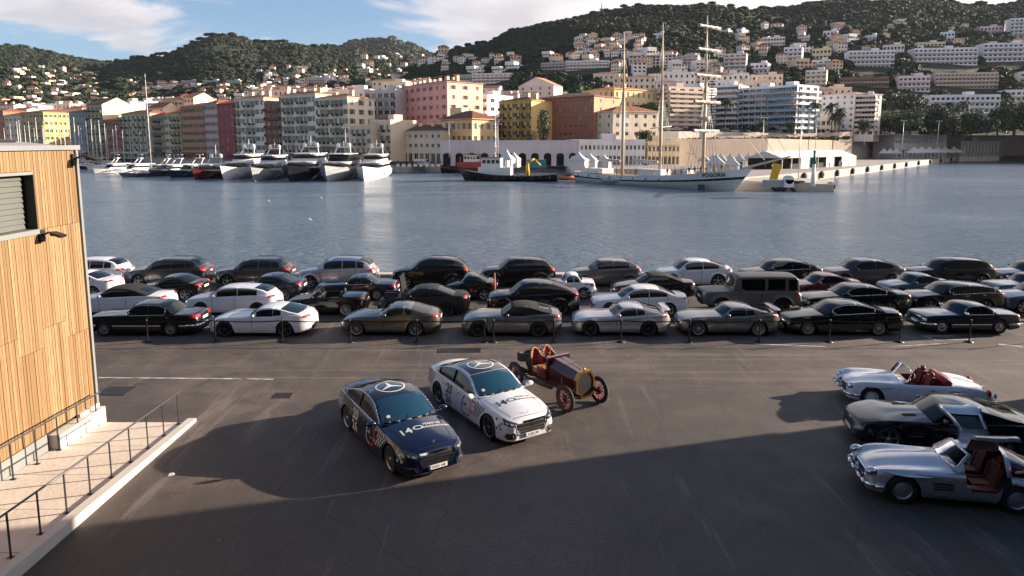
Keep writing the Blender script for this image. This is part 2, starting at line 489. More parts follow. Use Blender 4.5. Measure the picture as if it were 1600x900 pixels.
def crown_proto(seed, n=150):
 """a tree crown: a dark core with leaf clumps standing off it"""
 rnd = random.Random(seed)
 q = MB()
 q.ell((0, 0, 0.0), (0.7, 0.7, 0.52), 7, 4)
 for i in range(n):
  z = rnd.uniform(-0.5, 1.0); t = rnd.uniform(0, 2 * math.pi); rr = math.sqrt(max(0.0, 1 - z * z))
  d = Vector((rr * math.cos(t), rr * math.sin(t), z * 0.75))
  k = 0.82 + 0.25 * mnoise.noise(d * 2.3 + Vector((seed, 0, 0))) + rnd.uniform(-0.06, 0.08)
  c = d * k
  s = rnd.uniform(0.13, 0.26)
  u = Vector((rnd.gauss(0, 1), rnd.gauss(0, 1), rnd.gauss(0, 1))).normalized()
  nrm = (d + u * 0.55).normalized(); a = nrm.orthogonal().normalized(); b_ = nrm.cross(a)
  q.poly([c + a * s, c + b_ * s * 0.9 + nrm * 0.05, c - a * s * 0.9, c - b_ * s])
 return q
protos = []
for i in range(3):
 me = crown_proto(i + 3).mesh('tree_crown_proto', M_forest)
 protos.append(bpy.data.objects.new('tree_crown', me))
def forest(name, pts, label_kind='stuff'):
 me = bpy.data.meshes.new(name)
 me.from_pydata([p[:3] for p in pts], [], [])
 a = me.attributes.new('sz', 'FLOAT_VECTOR', 'POINT')
 a.data.foreach_set('vector', [c for p in pts for c in (p[3], p[3], p[4])])
 a = me.attributes.new('rz', 'FLOAT', 'POINT'); a.data.foreach_set('value', [p[5] for p in pts])
 o = put(name, me)
 ng = bpy.data.node_groups.new('scatter_crowns', 'GeometryNodeTree')
 ng.interface.new_socket('Geometry', in_out='INPUT', socket_type='NodeSocketGeometry')
 ng.interface.new_socket('Geometry', in_out='OUTPUT', socket_type='NodeSocketGeometry')
 G = NT(ng)
 gi = G.n('NodeGroupInput'); go = G.n('NodeGroupOutput')
 join = G.n('GeometryNodeJoinGeometry')
 sel_attr = G.n('GeometryNodeInputNamedAttribute', data_type='FLOAT', ins={'Name': 'rz'}).outputs[0]
 sz = G.n('GeometryNodeInputNamedAttribute', data_type='FLOAT_VECTOR', ins={'Name': 'sz'}).outputs[0]
 comb = G.n('ShaderNodeCombineXYZ', ins={2: sel_attr}).outputs[0]
 for k, po in enumerate(protos):
  oi = G.n('GeometryNodeObjectInfo', ins={'Object': po, 'As Instance': True})
  md = G.math('FLOOR', G.math('MODULO', G.math('MULTIPLY', sel_attr, 37.0), 3.0))
  eq = G.n('FunctionNodeCompare', data_type='FLOAT', operation='EQUAL', ins={0: md, 1: float(k)})
  iop = G.n('GeometryNodeInstanceOnPoints', ins={'Points': gi.outputs[0], 'Selection': eq.outputs[0], 'Instance': oi.outputs['Geometry'], 'Rotation': comb, 'Scale': sz})
  ng.links.new(iop.outputs[0], join.inputs[0])
 ng.links.new(join.outputs[0], go.inputs[0])
 md_ = o.modifiers.new('scatter', 'NODES'); md_.node_group = ng
 me.materials.append(M_forest)
 return tag(o, kind=label_kind)
CLEAR = []      # (x, y, r) kept free of forest
def clear_here(x, y, r): CLEAR.append((x, y, r))
def leafy(q, c, r, n, s, seed=0, m=0, flat=1.0):
 rnd = random.Random(seed)
 for i in range(n):
  while True:
   d = Vector((rnd.uniform(-1, 1), rnd.uniform(-1, 1), rnd.uniform(-1, 1)))
   if 0.2 < d.length < 1: break
  L = d.length; d = d * (0.55 + 0.5 * (L ** 0.5)) / max(L, 0.3) * min(1, L + 0.25)
  p = Vector((c[0] + d.x * r[0], c[1] + d.y * r[1], c[2] + d.z * r[2]))
  nrm = (d.normalized() + Vector((rnd.gauss(0, .5), rnd.gauss(0, .5), rnd.gauss(0, .5)))).normalized()
  a = nrm.orthogonal().normalized(); b_ = nrm.cross(a)
  k = s * rnd.uniform(0.6, 1.3)
  q.poly([p + a * k, p + b_ * k * 0.8, p - a * k, p - b_ * k * 0.8], m)
def broad_tree(loc, h, w, label, leaf=None, name='broadleaf_tree', seed=1, shape='round', group=None):
 leaf = leaf or M_darkleaf
 rnd = random.Random(seed)
 t = empty(name, loc, rnd.uniform(0, 6), label, 'tree', group)
 q = MB()
 th = h * (0.55 if shape != 'umbrella' else 0.68)
 q.tube((0, 0, -0.5), (0.1, 0, th), 0.035 * h, 0.018 * h, 8)
 for i in range(6):
  a = i * 1.05 + rnd.uniform(-.3, .3)
  q.tube((0.05, 0, th * rnd.uniform(.6, .95)), (math.cos(a) * w * .32, math.sin(a) * w * .32, th + h * rnd.uniform(.05, .25)), 0.012 * h, 0.004 * h, 5)
 q.build('trunk', M_bark, t)
 q = MB()
 if shape == 'umbrella':
  for i in range(11):
   a = rnd.uniform(0, 6.3); rr = math.sqrt(rnd.random()) * w * .36
   leafy(q, (math.cos(a) * rr, math.sin(a) * rr, h * .80 + rnd.uniform(-.04, .07) * h - rr * 0.12), (w * .21, w * .21, h * .13), 150, h * .035, seed + i)
 elif shape == 'tall':
  leafy(q, (0, 0, h * .5), (w * .46, w * .46, h * .5), 900, h * .03, seed)
 else:
  for i in range(14):
   a = rnd.uniform(0, 6.3); rr = math.sqrt(rnd.random()) * w * .32
   leafy(q, (math.cos(a) * rr, math.sin(a) * rr, h * rnd.uniform(.24, .82)), (w * .25, w * .25, h * .2), 150, h * .036, seed + i)
 q.build('crown', leaf, t)
 return t
def palm(loc, h, label, seed=1, r=2.6, group=None):
 rnd = random.Random(seed)
 t = empty('palm_tree', loc, rnd.uniform(0, 6), label, 'palm tree', group)
 q = MB()
 q.tube((0, 0, -.3), (.15, .1, h * .5), .28, .2, 8); q.tube((.15, .1, h * .5), (.1, .1, h), .2, .24, 8)
 q.build('trunk', M_bark, t)
 q = MB()
 for i in range(30):
  a = rnd.uniform(0, 6.28); el = rnd.uniform(-.6, 1.2)
  pts = []
  for k in range(6):
   u = k / 5.0
   d = r * u * math.cos(el) ; z = h + r * (math.sin(el) * u - 0.75 * u * u)
   pts.append(Vector((.1 + d * math.cos(a), .1 + d * math.sin(a), z)))
  sd = Vector((-math.sin(a), math.cos(a), 0))
  for k in range(5):
   w0 = .30 * math.sin(math.pi * min(1, (k + .35) / 5.2)); w1 = .30 * math.sin(math.pi * min(1, (k + 1.35) / 5.8)) if k < 4 else .02
   for sgn in (-1, 1):
    q.poly([pts[k], pts[k + 1], pts[k + 1] + sd * sgn * w1 * 1.6 + Vector((0, 0, -w1)), pts[k] + sd * sgn * w0 * 1.6 + Vector((0, 0, -w0))])
 q.build('crown', M_palm, t)
 return t
# ================================================================== BUILDINGS
M_pane, N, b = nmat('window_pane', 0.12)
oi_ = N.n('ShaderNodeObjectInfo').outputs['Random']
N.t.links.new(N.ramp(oi_, [(0.0, (.012, .014, .017)), (.55, (.03, .034, .04)), (.72, (.09, .09, .085)), (.88, (.26, .24, .20)), (1.0, (.34, .31, .26))], 'CONSTANT'), b.inputs['Base Color'])
M_shut = {}
def shutter(col):
 k = str(col)
 if k not in M_shut: M_shut[k] = mat('shutter_' + str(len(M_shut)), col, 0.6)
 return M_shut[k]
M_frame = mat('window_frame', (0.6, 0.58, 0.55), 0.5)
M_tile = vary('terracotta_tiles', (0.30, 0.105, 0.05), 0.35, 0.6, 0.85, False, 0.5, 3.0)
M_tiled = vary('dark_terracotta_tiles', (0.16, 0.07, 0.045), 0.35, 0.6, 0.85, False, 0.5, 3.0)
M_flat = vary('flat_roof', (0.32, 0.30, 0.28), 0.3, 0.2, 0.9, False)
M_rail = mat('balcony_rail', (0.03, 0.032, 0.03), 0.5)
WIN = {}
def win_mesh(w, h, shut=None, dark=False):
 k = (round(w, 2), round(h, 2), str(shut), dark)
 if k in WIN: return WIN[k]
 q = MB()
 if dark:      # shutters drawn across the opening
  for s in (-1, 1):
   q.bb(s * w * .25 - w * .235, s * w * .25 + w * .235, -.10, -.06, 0, h, 0)
   for i in range(5): q.bb(s * w * .25 - w * .19, s * w * .25 + w * .19, -.12, -.103, h * (.08 + .18 * i), h * (.2 + .18 * i), 0)
  WIN[k] = q.mesh('window', shutter(shut)); return WIN[k]
 q.poly([(-w / 2, .0, 0), (w / 2, .0, 0), (w / 2, .0, h), (-w / 2, .0, h)], 0)
 t = min(.09, w * .08)
 for x0, x1 in ((-w / 2, -w / 2 + t), (w / 2 - t, w / 2), (-t / 2, t / 2)): q.bb(x0, x1, -.06, -.005, 0, h, 1)
 q.bb(-w / 2, w / 2, -.07, -.005, h - t, h, 1); q.bb(-w / 2, w / 2, -.07, -.005, 0, t, 1)
 if shut is not None:
  for s in (-1, 1): q.bb(s * w * .74 - w * .23, s * w * .74 + w * .23, -.33, -.27, 0, h, 2)
 m = [M_pane, M_frame] + ([shutter(shut)] if shut is not None else [])
 WIN[k] = q.mesh('window', m)
 return WIN[k]
BAL = {}
def bal_mesh(w, style, d=1.1):
 k = (round(w, 1), style, d)
 if k in BAL: return BAL[k]
 q = MB()
 q.bb(-w / 2, w / 2, -d, 0, -.16, 0, 0)
 if style == 'bars':
  q.bb(-w / 2, w / 2, -d, -d + .05, .92, .98, 1)
  n = max(4, int(w / .35))
  for i in range(n + 1):
   x = -w / 2 + w * i / n
   q.bb(x - .035, x + .035, -d + .005, -d + .045, 0, .92, 1)
  for s in (-1, 1): q.bb(s * (w / 2 - .03) - .025, s * (w / 2 - .03) + .025, -d + .06, 0, .1, .95, 1)
 elif style == 'solid':
  q.bb(-w / 2, w / 2, -d, -d + .12, 0.003, .95, 0)
  for s in (-1, 1): q.bb(s * (w / 2 - .065) - .06, s * (w / 2 - .065) + .06, -d + .123, 0, .003, .95, 0)
 elif style == 'blue':
  q.bb(-w / 2, w / 2, -d, -d + .06, .05, .95, 1)
 BAL[k] = q
 return q
_BM = {}
def bal_obj_mesh(w, style, slab, rail, d=1.1):
 k = (round(w, 1), style, slab.name, rail.name, d)
 if k not in _BM: _BM[k] = bal_mesh(w, style, d).mesh('balcony', [slab, rail])
 return _BM[k]
def wall_col(col):
 k_ = max(1.0, min(1.25, .88 / max(col))); col = tuple(c * k_ for c in col)
 return vary('wall_%02d_%02d_%02d' % tuple(int(c * 99) for c in col), col, 0.16, 0.12, 0.85)
def facade(q, O, u, L, z0, holes, zt, m=0, depth=.28):
 """wall with true recessed openings: holes = list of rows (za, zb, [(ua, ub), ...])"""
 n = Vector((u.y, -u.x, 0))          # outward
 def P(a, z, dd=0.0): return (O.x + u.x * a - n.x * dd, O.y + u.y * a - n.y * dd, z)
 zc = z0
 for za, zb, cols in holes:
  if za > zc: q.poly([P(0, zc), P(L, zc), P(L, za), P(0, za)], m)
  x = 0.0
  for a, b_ in cols:
   if a > x: q.poly([P(x, za), P(a, za), P(a, zb), P(x, zb)], m)
   for p in ([P(a, za), P(b_, za), P(b_, za, depth), P(a, za, depth)], [P(a, zb, depth), P(b_, zb, depth), P(b_, zb), P(a, zb)],
      [P(a, za), P(a, za, depth), P(a, zb, depth), P(a, zb)], [P(b_, za, depth), P(b_, za), P(b_, zb), P(b_, zb, depth)]):
    q.poly(p, m)
   q.poly([P(a, za, depth), P(b_, za, depth), P(b_, zb, depth), P(a, zb, depth)], 1)
   x = b_
  if x < L: q.poly([P(x, za), P(L, za), P(L, zb), P(x, zb)], m)
  zc = zb
 if zc < zt: q.poly([P(0, zc), P(L, zc), P(L, zt), P(0, zt)], m)
def building(name, label, A, B, depth, z0, z1, floors, bays, col, roof='hip', rcol=None, win=(1.1, 1.6), shut=None,
    side=None, sidecol=None, bal=None, balset=None, ground_h=None, style='bars', group=None, cat='building',
    chimneys=0, seed=0, slabcol=None, railcol=None, arch=False, objs=True, rh=2.0, windepth=.28, overhang=.5, bald=1.1, sbays=0, sbal=False, eave=True):
 """A, B: front corners (x, y) left to right as seen from the harbour; depth runs away from the harbour."""
 rnd = random.Random(seed)
 A = Vector((A[0], A[1], 0)); B = Vector((B[0], B[1], 0)); u = (B - A); L = u.length; u.normalize()
 ang = math.atan2(u.y, u.x)
 t = empty(name, (A.x, A.y, z0), ang, label, cat, group)
 H = z1 - z0; gh = ground_h or (H / floors); fh = (H - gh) / max(1, floors - 1) if floors > 1 else H
 q = MB(); X = Vector((1, 0, 0)); Yv = Vector((0, 1, 0))
 wm = wall_col(col)
 ww, wh = win
 def rows(Lf, nb, off=0.0):
  r = []
  for f in range(floors):
   zb = (gh + (f - 1) * fh) if f else 0.0
   hh = fh if f else gh
   w0 = ww if f else min(ww * 1.5, Lf / nb * .7)
   a0 = zb + (hh - wh) * .5 if f else 0.35
   h0 = wh if f else min(gh * .72, gh - .6)
   bw = Lf / nb
   r.append((a0, a0 + h0, [(bw * (i + .5) - w0 / 2, bw * (i + .5) + w0 / 2) for i in range(nb)], w0, h0))
  return r
 fr = rows(L, bays)
 facade(q, Vector((0, 0, 0)), X, L, -3.0, [x[:3] for x in fr], H, 0, windepth)
 sb = sbays
 sr = rows(depth, sb) if sb else []
 sidem = 0
 mats = [wm, M_dark]
 if sidecol is not None: mats.append(wall_col(sidecol)); sidem = 2  # flank wall, often a lighter copy of the front colour to stand for sunlight
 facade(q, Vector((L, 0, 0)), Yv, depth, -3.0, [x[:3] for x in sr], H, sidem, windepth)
 q.poly([(L, depth, -3), (0, depth, -3), (0, depth, H), (L, depth, H)], 0)
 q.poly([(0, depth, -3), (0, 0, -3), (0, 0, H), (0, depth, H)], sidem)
 q.poly([(0, 0, H - .02), (L, 0, H - .02), (L, depth, H - .02), (0, depth, H - .02)], 0)
 if eave: q.bb(-.12, L + .12, -.12, -.003, H - .55, H - .3, 0)
 if floors > 3 and eave: q.bb(-.1, L + .1, -.1, -.003, gh - .25, gh - .05, 0)
 q.build('wall', mats, t)
 # windows
 if objs:
  for (rr, org, dirv, rz) in ((fr, Vector((0, 0, 0)), X, 0.0), (sr, Vector((L, 0, 0)), Yv, R(90))):
   inn = Vector((-dirv.y, dirv.x, 0))
   for fi, (za, zb, cols, w0, h0) in enumerate(rr):
    for a, b_ in cols:
     me = win_mesh(w0, h0, shut if fi else None, bool(fi and shut is not None and rnd.random() < .22))
     p = org + dirv * ((a + b_) / 2) + inn * (windepth - .02)
     put('window', me, t, (p.x, p.y, za), rz)
 else:
  q = MB()
  for (rr, org, dirv) in ((fr, Vector((0, 0, 0)), X), (sr, Vector((L, 0, 0)), Yv)):
   inn = Vector((-dirv.y, dirv.x, 0)) * (windepth - .03)
   for (za, zb, cols, w0, h0) in rr:
    for a, b_ in cols:
     p0 = org + dirv * a + inn; p1 = org + dirv * b_ + inn
     q.poly([(p0.x, p0.y, za), (p1.x, p1.y, za), (p1.x, p1.y, zb), (p0.x, p0.y, zb)], 0)
  tag(q.build('window', M_pane, t), kind='stuff')
 # balconies
 slab = wall_col(slabcol) if slabcol else wm
 rail = mat('rail_%02d_%02d_%02d' % tuple(int(c * 99) for c in railcol), railcol, .5) if railcol else M_rail
 if bal:
  for f in range(1, floors):
   zb = gh + (f - 1) * fh + (.02 if wh < fh * .7 else 0.02)
   if bal == 'full':
    put('balcony', bal_obj_mesh(L - .3, style, slab, rail, bald), t, (L / 2, -.004, zb))
    if sbal: put('balcony', bal_obj_mesh(depth - .3, style, slab, rail, bald), t, (L + .004, depth / 2, zb), R(90))
   else:
    bw = L / bays
    for i in (balset if balset is not None else range(bays)):
     if bal == 'rand' and rnd.random() < .35: continue
     put('balcony', bal_obj_mesh(bw * .86, style, slab, rail, bald), t, (bw * (i + .5), -.004, zb))
 # roof
 oh = overhang
 rm = rcol or M_tile
 q = MB()
 if roof == 'hip':
  q.bb(-oh, L + oh, -oh, depth + oh, H + .003, H + .2, 1)
  k = min(L, depth) * .45 + oh * .4
  z_ = H + .2
  a, b_, c_, d_ = (-oh, -oh, z_), (L + oh, -oh, z_), (L + oh, depth + oh, z_), (-oh, depth + oh, z_)
  if L >= depth: e, f_ = (k, depth / 2, z_ + rh), (L - k, depth / 2, z_ + rh); F = [(a, b_, f_, e), (b_, c_, f_), (c_, d_, e, f_), (d_, a, e)]
  else: e, f_ = (L / 2, k, z_ + rh), (L / 2, depth - k, z_ + rh); F = [(a, b_, e), (b_, c_, f_, e), (c_, d_, f_), (d_, a, e, f_)]
  for fc in F: q.poly(fc, 0)
  q.build('roof', [rm, wm], t)
 elif roof in ('gable', 'gablex'):
  z_ = H + .003
  if roof == 'gable':   # ridge along the front
   a, b_, c_, d_ = (-.2, -oh, z_), (L + .2, -oh, z_), (L + .2, depth + oh, z_), (-.2, depth + oh, z_)
   e, f_ = (-.2, depth / 2, z_ + rh), (L + .2, depth / 2, z_ + rh)
   q.poly((a, b_, f_, e), 0); q.poly((c_, d_, e, f_), 0)
   q.poly([(L, 0, z_), (L, depth, z_), (L, depth / 2, z_ + rh - .15)], 1); q.poly([(0, depth, z_), (0, 0, z_), (0, depth / 2, z_ + rh - .15)], 1)
  else:
   a, b_, c_, d_ = (-oh, -.2, z_), (L + oh, -.2, z_), (L + oh, depth + .2, z_), (-oh, depth + .2, z_)
   e, f_ = (L / 2, -.2, z_ + rh), (L / 2, depth + .2, z_ + rh)
   q.poly((b_, c_, f_, e), 0); q.poly((d_, a, e, f_), 0)
   q.poly([(0, 0, z_), (L, 0, z_), (L / 2, 0, z_ + rh - .15)], 1)
  q.build('roof', [rm, wall_col(sidecol) if sidecol else wm], t)
 else:
  for (x0, x1, y0, y1) in ((0, L, 0, .25), (0, L, depth - .25, depth), (0, .25, .253, depth - .253), (L - .25, L, .253, depth - .253)):
   q.bb(x0 - .003, x1 + .003, y0 - .003, y1 + .003, H - .01, H + .7, 0)
  q.bb(.25, L - .25, .25, depth - .25, H, H + .08, 1)
  q.build('parapet', [wm, rcol or M_flat], t)
  q = MB()
  if L > 8:
   x = rnd.uniform(.25, .6) * L
   q.bb(x, x + min(5, L * .3), depth * .35, depth * .35 + min(4, depth * .4), H + .08, H + 2.7, 0)
   q.build('penthouse', wm, t)
 for i in range(chimneys):
  q = MB()
  x = L * (i + .5 + rnd.uniform(-.25, .25)) / chimneys; w_ = rnd.uniform(.5, 1.3)
  q.bb(x - w_, x + w_, depth * .35, depth * .35 + 1.2, H, H + rh + rnd.uniform(.6, 1.4), 0)
  q.bb(x - w_ - .1, x + w_ + .1, depth * .35 - .1, depth * .35 + 1.3, H + rh + 1.4, H + rh + 1.55, 1)
  q.build('chimney', [wall_col((.62, .5, .38)), M_tile], t)
 return t
def fb(name, label, pl, pr, Yl, Yr, top, z0, depth, floors, bays, col, **kw):
 """front building given by its photo columns, the distances of its two front corners, and its top row at the right corner"""
 A = PY(pl, 240, Yl); B = PY(pr, 240, Yr)
 z1 = PY(pr, top, Yr).z
 return building(name, label, (A.x, A.y), (B.x, B.y), depth, z0, z1, floors, bays, col, **kw)
# ================================================================== THE TOWN
def YL(px): return 228.0 / (1 + 0.6058 * (px - 800) / F_PX)
GREEN = (0.05, 0.11, 0.07); GREY = (0.22, 0.24, 0.26); BLUEG = (0.10, 0.16, 0.20); BRN = (0.16, 0.08, 0.05)
CREAM = (0.72, 0.60, 0.46)
AW = [(.60, .58, .55), (.35, .05, .05), (.06, .10, .22), (.62, .58, .50), (.08, .18, .12)]
def awnings(t, L, n, seed):
 rnd = random.Random(seed); w = L / n
 for i in range(n):
  if rnd.random() < .25: continue
  q = MB(); x0, x1 = w * i + .2, w * (i + 1) - .2
  q.poly([(x0, -2.0, 2.7), (x1, -2.0, 2.7), (x1, -.02, 3.4), (x0, -.02, 3.4)]); q.poly([(x0, -2.0, 2.4), (x1, -2.0, 2.4), (x1, -2.0, 2.7), (x0, -2.0, 2.7)])
  q.build('awning', mat('awning_' + str(seed % 5), AW[seed % 5], .8), t)
def qb(name, label, pl, pr, top, floors, bays, col, off=0.0, z0=.6, depth=13, **kw):
 t = fb(name, label, pl, pr, YL(pl) + off, YL(pr) + off, top, z0, depth, floors, bays, col, **kw)
 a, b_ = PY(pl, 240, YL(pl)), PY(pr, 240, YL(pr)); awnings(t, (a - b_).length, max(1, (pr - pl) // 12), int(pl) % 7)
 return t
qb('house', 'orange red house at the far left edge just above the timber building', -30, 11, 174, 5, 6, (.40, .17, .10), shut=GREY, sbays=3)
qb('house', 'narrow cream house between the orange red and the yellow ochre houses', 12, 38, 180, 5, 4, (.60, .48, .36), shut=GREY, sbays=3)
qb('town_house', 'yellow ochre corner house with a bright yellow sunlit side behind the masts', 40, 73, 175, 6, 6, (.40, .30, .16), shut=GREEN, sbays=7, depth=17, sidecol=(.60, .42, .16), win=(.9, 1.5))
qb('house', 'slate blue grey house right of the yellow ochre corner house', 112, 139, 175, 6, 5, (.26, .26, .27), shut=GREY, sbays=0, rcol=M_tiled)
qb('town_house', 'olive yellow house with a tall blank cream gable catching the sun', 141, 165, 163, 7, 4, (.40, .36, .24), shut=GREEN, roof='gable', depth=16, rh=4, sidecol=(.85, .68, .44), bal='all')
qb('house', 'low dark red brown house below the blank cream gable', 164, 193, 188, 5, 6, (.30, .14, .10), shut=BRN, rcol=M_tiled)
qb('town_house', 'broad grey green house with balconies and a pale ground floor', 194, 238, 177, 6, 6, (.42, .38, .28), shut=GREEN, bal='all', balset=[0, 1, 3, 4], depth=12, sidecol=(.82, .66, .46), roof='hip')
qb('house', 'narrow brown house with flower boxes left of the tall white mast', 240, 259, 181, 6, 4, (.36, .27, .20), shut=GREEN, bal='all', balset=[1, 2])
qb('house', 'narrow pale yellow house just right of the tall white mast', 260, 284, 178, 6, 4, (.48, .42, .28), shut=GREEN, bal='all', balset=[2, 3], sidecol=(.80, .66, .34))
qb('town_house', 'rust orange house with rows of green shutters', 286, 322, 166, 7, 7, (.40, .20, .12), shut=GREEN, depth=14)
qb('town_house', 'pinkish grey house joined to the left of the wine red house', 323, 343, 162, 7, 4, (.46, .33, .30), shut=GREY, depth=14)
qb('town_house', 'wine red house with white framed windows and an orange hipped roof', 344, 369, 162, 7, 3, (.27, .07, .07), win=(1.3, 1.9), depth=15, rcol=vary('orange_tiles', (.50, .17, .06), .25, .6, .8, False, .4, 3.0), sidecol=(.45, .12, .10))
# houses one street behind on the left
def back(name, label, pl, pr, Y, top, floors, bays, col, z0=2, depth=12, rot=14.0, **kw):
 A = PY(pl, 240, Y); w = (pr - pl) / F_PX * Y
 a = R(-rot)
 B = (A.x + w * math.cos(a) * 1.06, A.y + w * math.sin(a) * 1.06)
 z1 = PY(pr, top, B[1]).z
 return building(name, label, (A.x, A.y), B, depth, z0, z1, floors, bays, col, **kw)
back('house', 'sunlit cream rooftop house behind the pale blank gable on the left', 184, 212, 420, 160, 7, 4, (.75, .66, .56), roof='flat')
back('house', 'beige house with small square windows behind the narrow yellow house', 258, 293, 360, 156, 8, 5, (.62, .49, .34), shut=BRN, win=(.9, 1.2))
back('house', 'taller beige house with a bright rounded gable end behind the rust orange house', 292, 309, 352, 152, 8, 3, (.62, .49, .34), depth=16, roof='gable', rh=3, sidecol=(.90, .76, .56))
back('house', 'white gabled house above the narrow pale yellow house', 238, 262, 350, 168, 7, 3, (.80, .68, .54), roof='gable', rh=3)
back('house', 'pale pink roofed house between the slate blue house and the olive house', 104, 138, 440, 170, 7, 5, (.62, .42, .36))
back('house', 'long pale house row behind the yellow ochre corner house', 10, 76, 520, 166, 7, 9, (.70, .58, .52), roof='flat')
# the big white complex
qb('apartment_block', 'long cream white apartment block with stacked balconies behind the black yacht', 371, 416, 153, 7, 6, (.80, .70, .55), shut=GREY, bal='all', balset=[0, 2, 3], depth=14, chimneys=3, seed=2, win=(1.5, 2.0))
qb('apartment_block', 'brick red balcony bay set into the cream white apartment block', 417, 441, 160, 7, 3, (.27, .11, .08), bal='full', depth=13.6, roof='flat', seed=3, win=(1.9, 1.9))
qb('apartment_block', 'cream white apartment wing right of the brick red balcony bay', 442, 496, 147, 7, 8, (.80, .70, .55), shut=GREY, bal='all', balset=[1, 2, 4, 5], depth=14, chimneys=4, seed=4, win=(1.5, 2.0))
qb('apartment_block', 'corner apartment block with bright cream side and shallow tiled roof', 494, 545, 152, 7, 7, (.80, .70, .54), off=-2.5, bal='all', balset=[1, 2, 4, 5], depth=15, shut=(.20, .21, .17), sidecol=(.88, .78, .62), seed=5, win=(1.5, 2.0), sbays=3, rcol=M_tile, chimneys=2)
fb('terraced_house', 'stepped cream house with a planted roof terrace right of the bright corner block', 547, 581, 252, 244, 198, .6, 12, 4, 4, (.60, .47, .34), roof='flat', shut=(.2, .28, .28), bal='all', balset=[1, 2], seed=6)
fb('terraced_house', 'beige house with awnings between the stepped house and the low red roofed row', 582, 611, 250, 243, 190, .6, 12, 4, 3, (.66, .52, .38), roof='flat', shut=(.2, .28, .28), bal='all', seed=7, win=(1.5, 1.7))
back('apartment_block', 'grey white apartment block with dark balconies left of the pink block', 572, 624, 290, 142, 8, 5, (.50, .48, .48), roof='flat', bal='full', rot=22, depth=14, win=(2.2, 1.8))
back('apartment_block', 'bright white sunlit block behind the roofs of the corner block', 515, 580, 318, 141, 7, 7, (.85, .78, .70), roof='flat', rot=10)
# pink block
fb('apartment_block', 'large pink apartment block with brown shutters and yellow chimneys', 624, 700, 298, 268, 128, 2, 17, 8, 8, (.66, .33, .29), shut=(.30, .12, .08), sidecol=(.82, .64, .48), chimneys=9, rcol=M_tiled, win=(1.3, 1.5), sbays=3, bal=None, seed=8, overhang=.4)
fb('row_houses', 'low beige waterfront row with a brown red roof and dark arched openings', 612, 690, 252, 238, 205, .6, 12, 3, 9, (.62, .50, .38), win=(1.3, 1.3), chimneys=4, ground_h=5.2, seed=9, rcol=M_tiled, rh=2.2)
# orange customs house and its tower
fb('customs_house', 'orange villa with pale corners and blue shutters standing on the arcade wall', 689, 738, 246, 235.5, 186, 7.0, 13, 2, 6, (.66, .38, .17), win=(.95, 2.0), shut=(.16, .24, .30), sidecol=(.62, .42, .24), sbays=4, rcol=M_tiled, seed=10, rh=3.0, overhang=.9)
fb('clock_tower', 'cream stepped turret rising behind the roof of the orange villa', 704, 722, 252, 248, 171, 4, 4.5, 3, 1, (.80, .60, .36), roof='flat', sidecol=(.86, .72, .48), seed=11)
fb('apartment_block', 'white apartment block with open balconies between pink block and yellow house', 734, 762, 300, 292, 150, 3, 18, 7, 3, (.66, .60, .60), roof='flat', bal='full', style='solid', sidecol=(.74, .66, .68), sbays=3, win=(2.2, 1.6), seed=12)
# yellow, red brown, cream
fb('town_house', 'bright yellow house with green shutters and dark balconies', 780, 830, 262, 252, 157, 7.0, 16, 5, 5, (.58, .40, .15), shut=GREEN, bal='all', balset=[0, 1, 3, 4], sidecol=(.80, .56, .22), rcol=M_tiled, chimneys=3, seed=13)
fb('warehouse', 'large red brown office building with rows of pale window frames', 840, 927, 266, 250, 150, 7.0, 18, 6, 11, (.30, .125, .08), win=(.95, 1.25), sidecol=(.50, .25, .15), rcol=M_tiled, chimneys=0, sbays=2, seed=14)
fb('town_house', 'square cream villa with a shallow terracotta roof right of the red brown building', 930, 957, 252, 241, 174, 7.0, 19, 4, 2, (.60, .50, .40), win=(1.3, 1.3), sidecol=(.86, .74, .58), sbays=5, rcol=M_tile, seed=15)
fb('palace', 'long yellow ornate building with an orange roof behind the cream villa', 909, 958, 312, 296, 139, 10, 30, 5, 6, (.78, .58, .26), sidecol=(.86, .68, .36), sbays=9, rcol=vary('orange_tiles', (.5, .17, .06)), win=(1.1, 2.2), seed=16, shut=None, chimneys=2, bal='all', balset=[1, 4])
back('house', 'white gabled house with a salmon roof above the yellow and red brown houses', 810, 866, 400, 133, 7, 4, (.80, .66, .56), roof='gablex', rh=5, rcol=vary('salmon_tiles', (.55, .24, .14), .2, .5), rot=28, z0=20)
back('house', 'pink white block of flats left of the white gabled house', 770, 812, 410, 148, 7, 5, (.72, .56, .50), roof='flat', z0=15)
# towers behind the masts
fb('apartment_tower', 'beige apartment tower with banded balconies behind the middle mast', 1012, 1042, 318, 305, 137, 12, 20, 10, 2, (.62, .50, .42), bal='full', style='solid', roof='flat', sidecol=(.72, .60, .50), sbal=True, sbays=4, win=(2.6, 1.5), seed=17)
fb('apartment_tower', 'grey white apartment tower with square windows beside the foremast', 1064, 1094, 322, 316, 137, 12, 16, 9, 4, (.56, .52, .54), roof='flat', win=(1.3, 1.3), seed=18)
def modern(name, label, pl, pr, Yl, Yr, top, z0, floors, bays, rail, depth=16, sbays=3, seed=0, col=(.74, .74, .76), side=None):
 return fb(name, label, pl, pr, Yl, Yr, top, z0, depth, floors, bays, col, bal='full', style='blue', railcol=rail, slabcol=(.80, .79, .78), roof='flat', sbal=True, sbays=sbays, win=(2.9, 2.1), seed=seed, bald=1.5, eave=False, sidecol=side)
BLU = (.12, .32, .48)
modern('apartment_block', 'white flats with long balconies directly behind the norfolk pine', 1096, 1150, 345, 335, 134, 12, 9, 6, (.55, .60, .66), seed=19)
modern('apartment_block', 'blue and white banded apartment block left of its taller blue twin', 1148, 1196, 338, 326, 137, 12, 8, 5, (.30, .44, .55), seed=20, sbays=0)
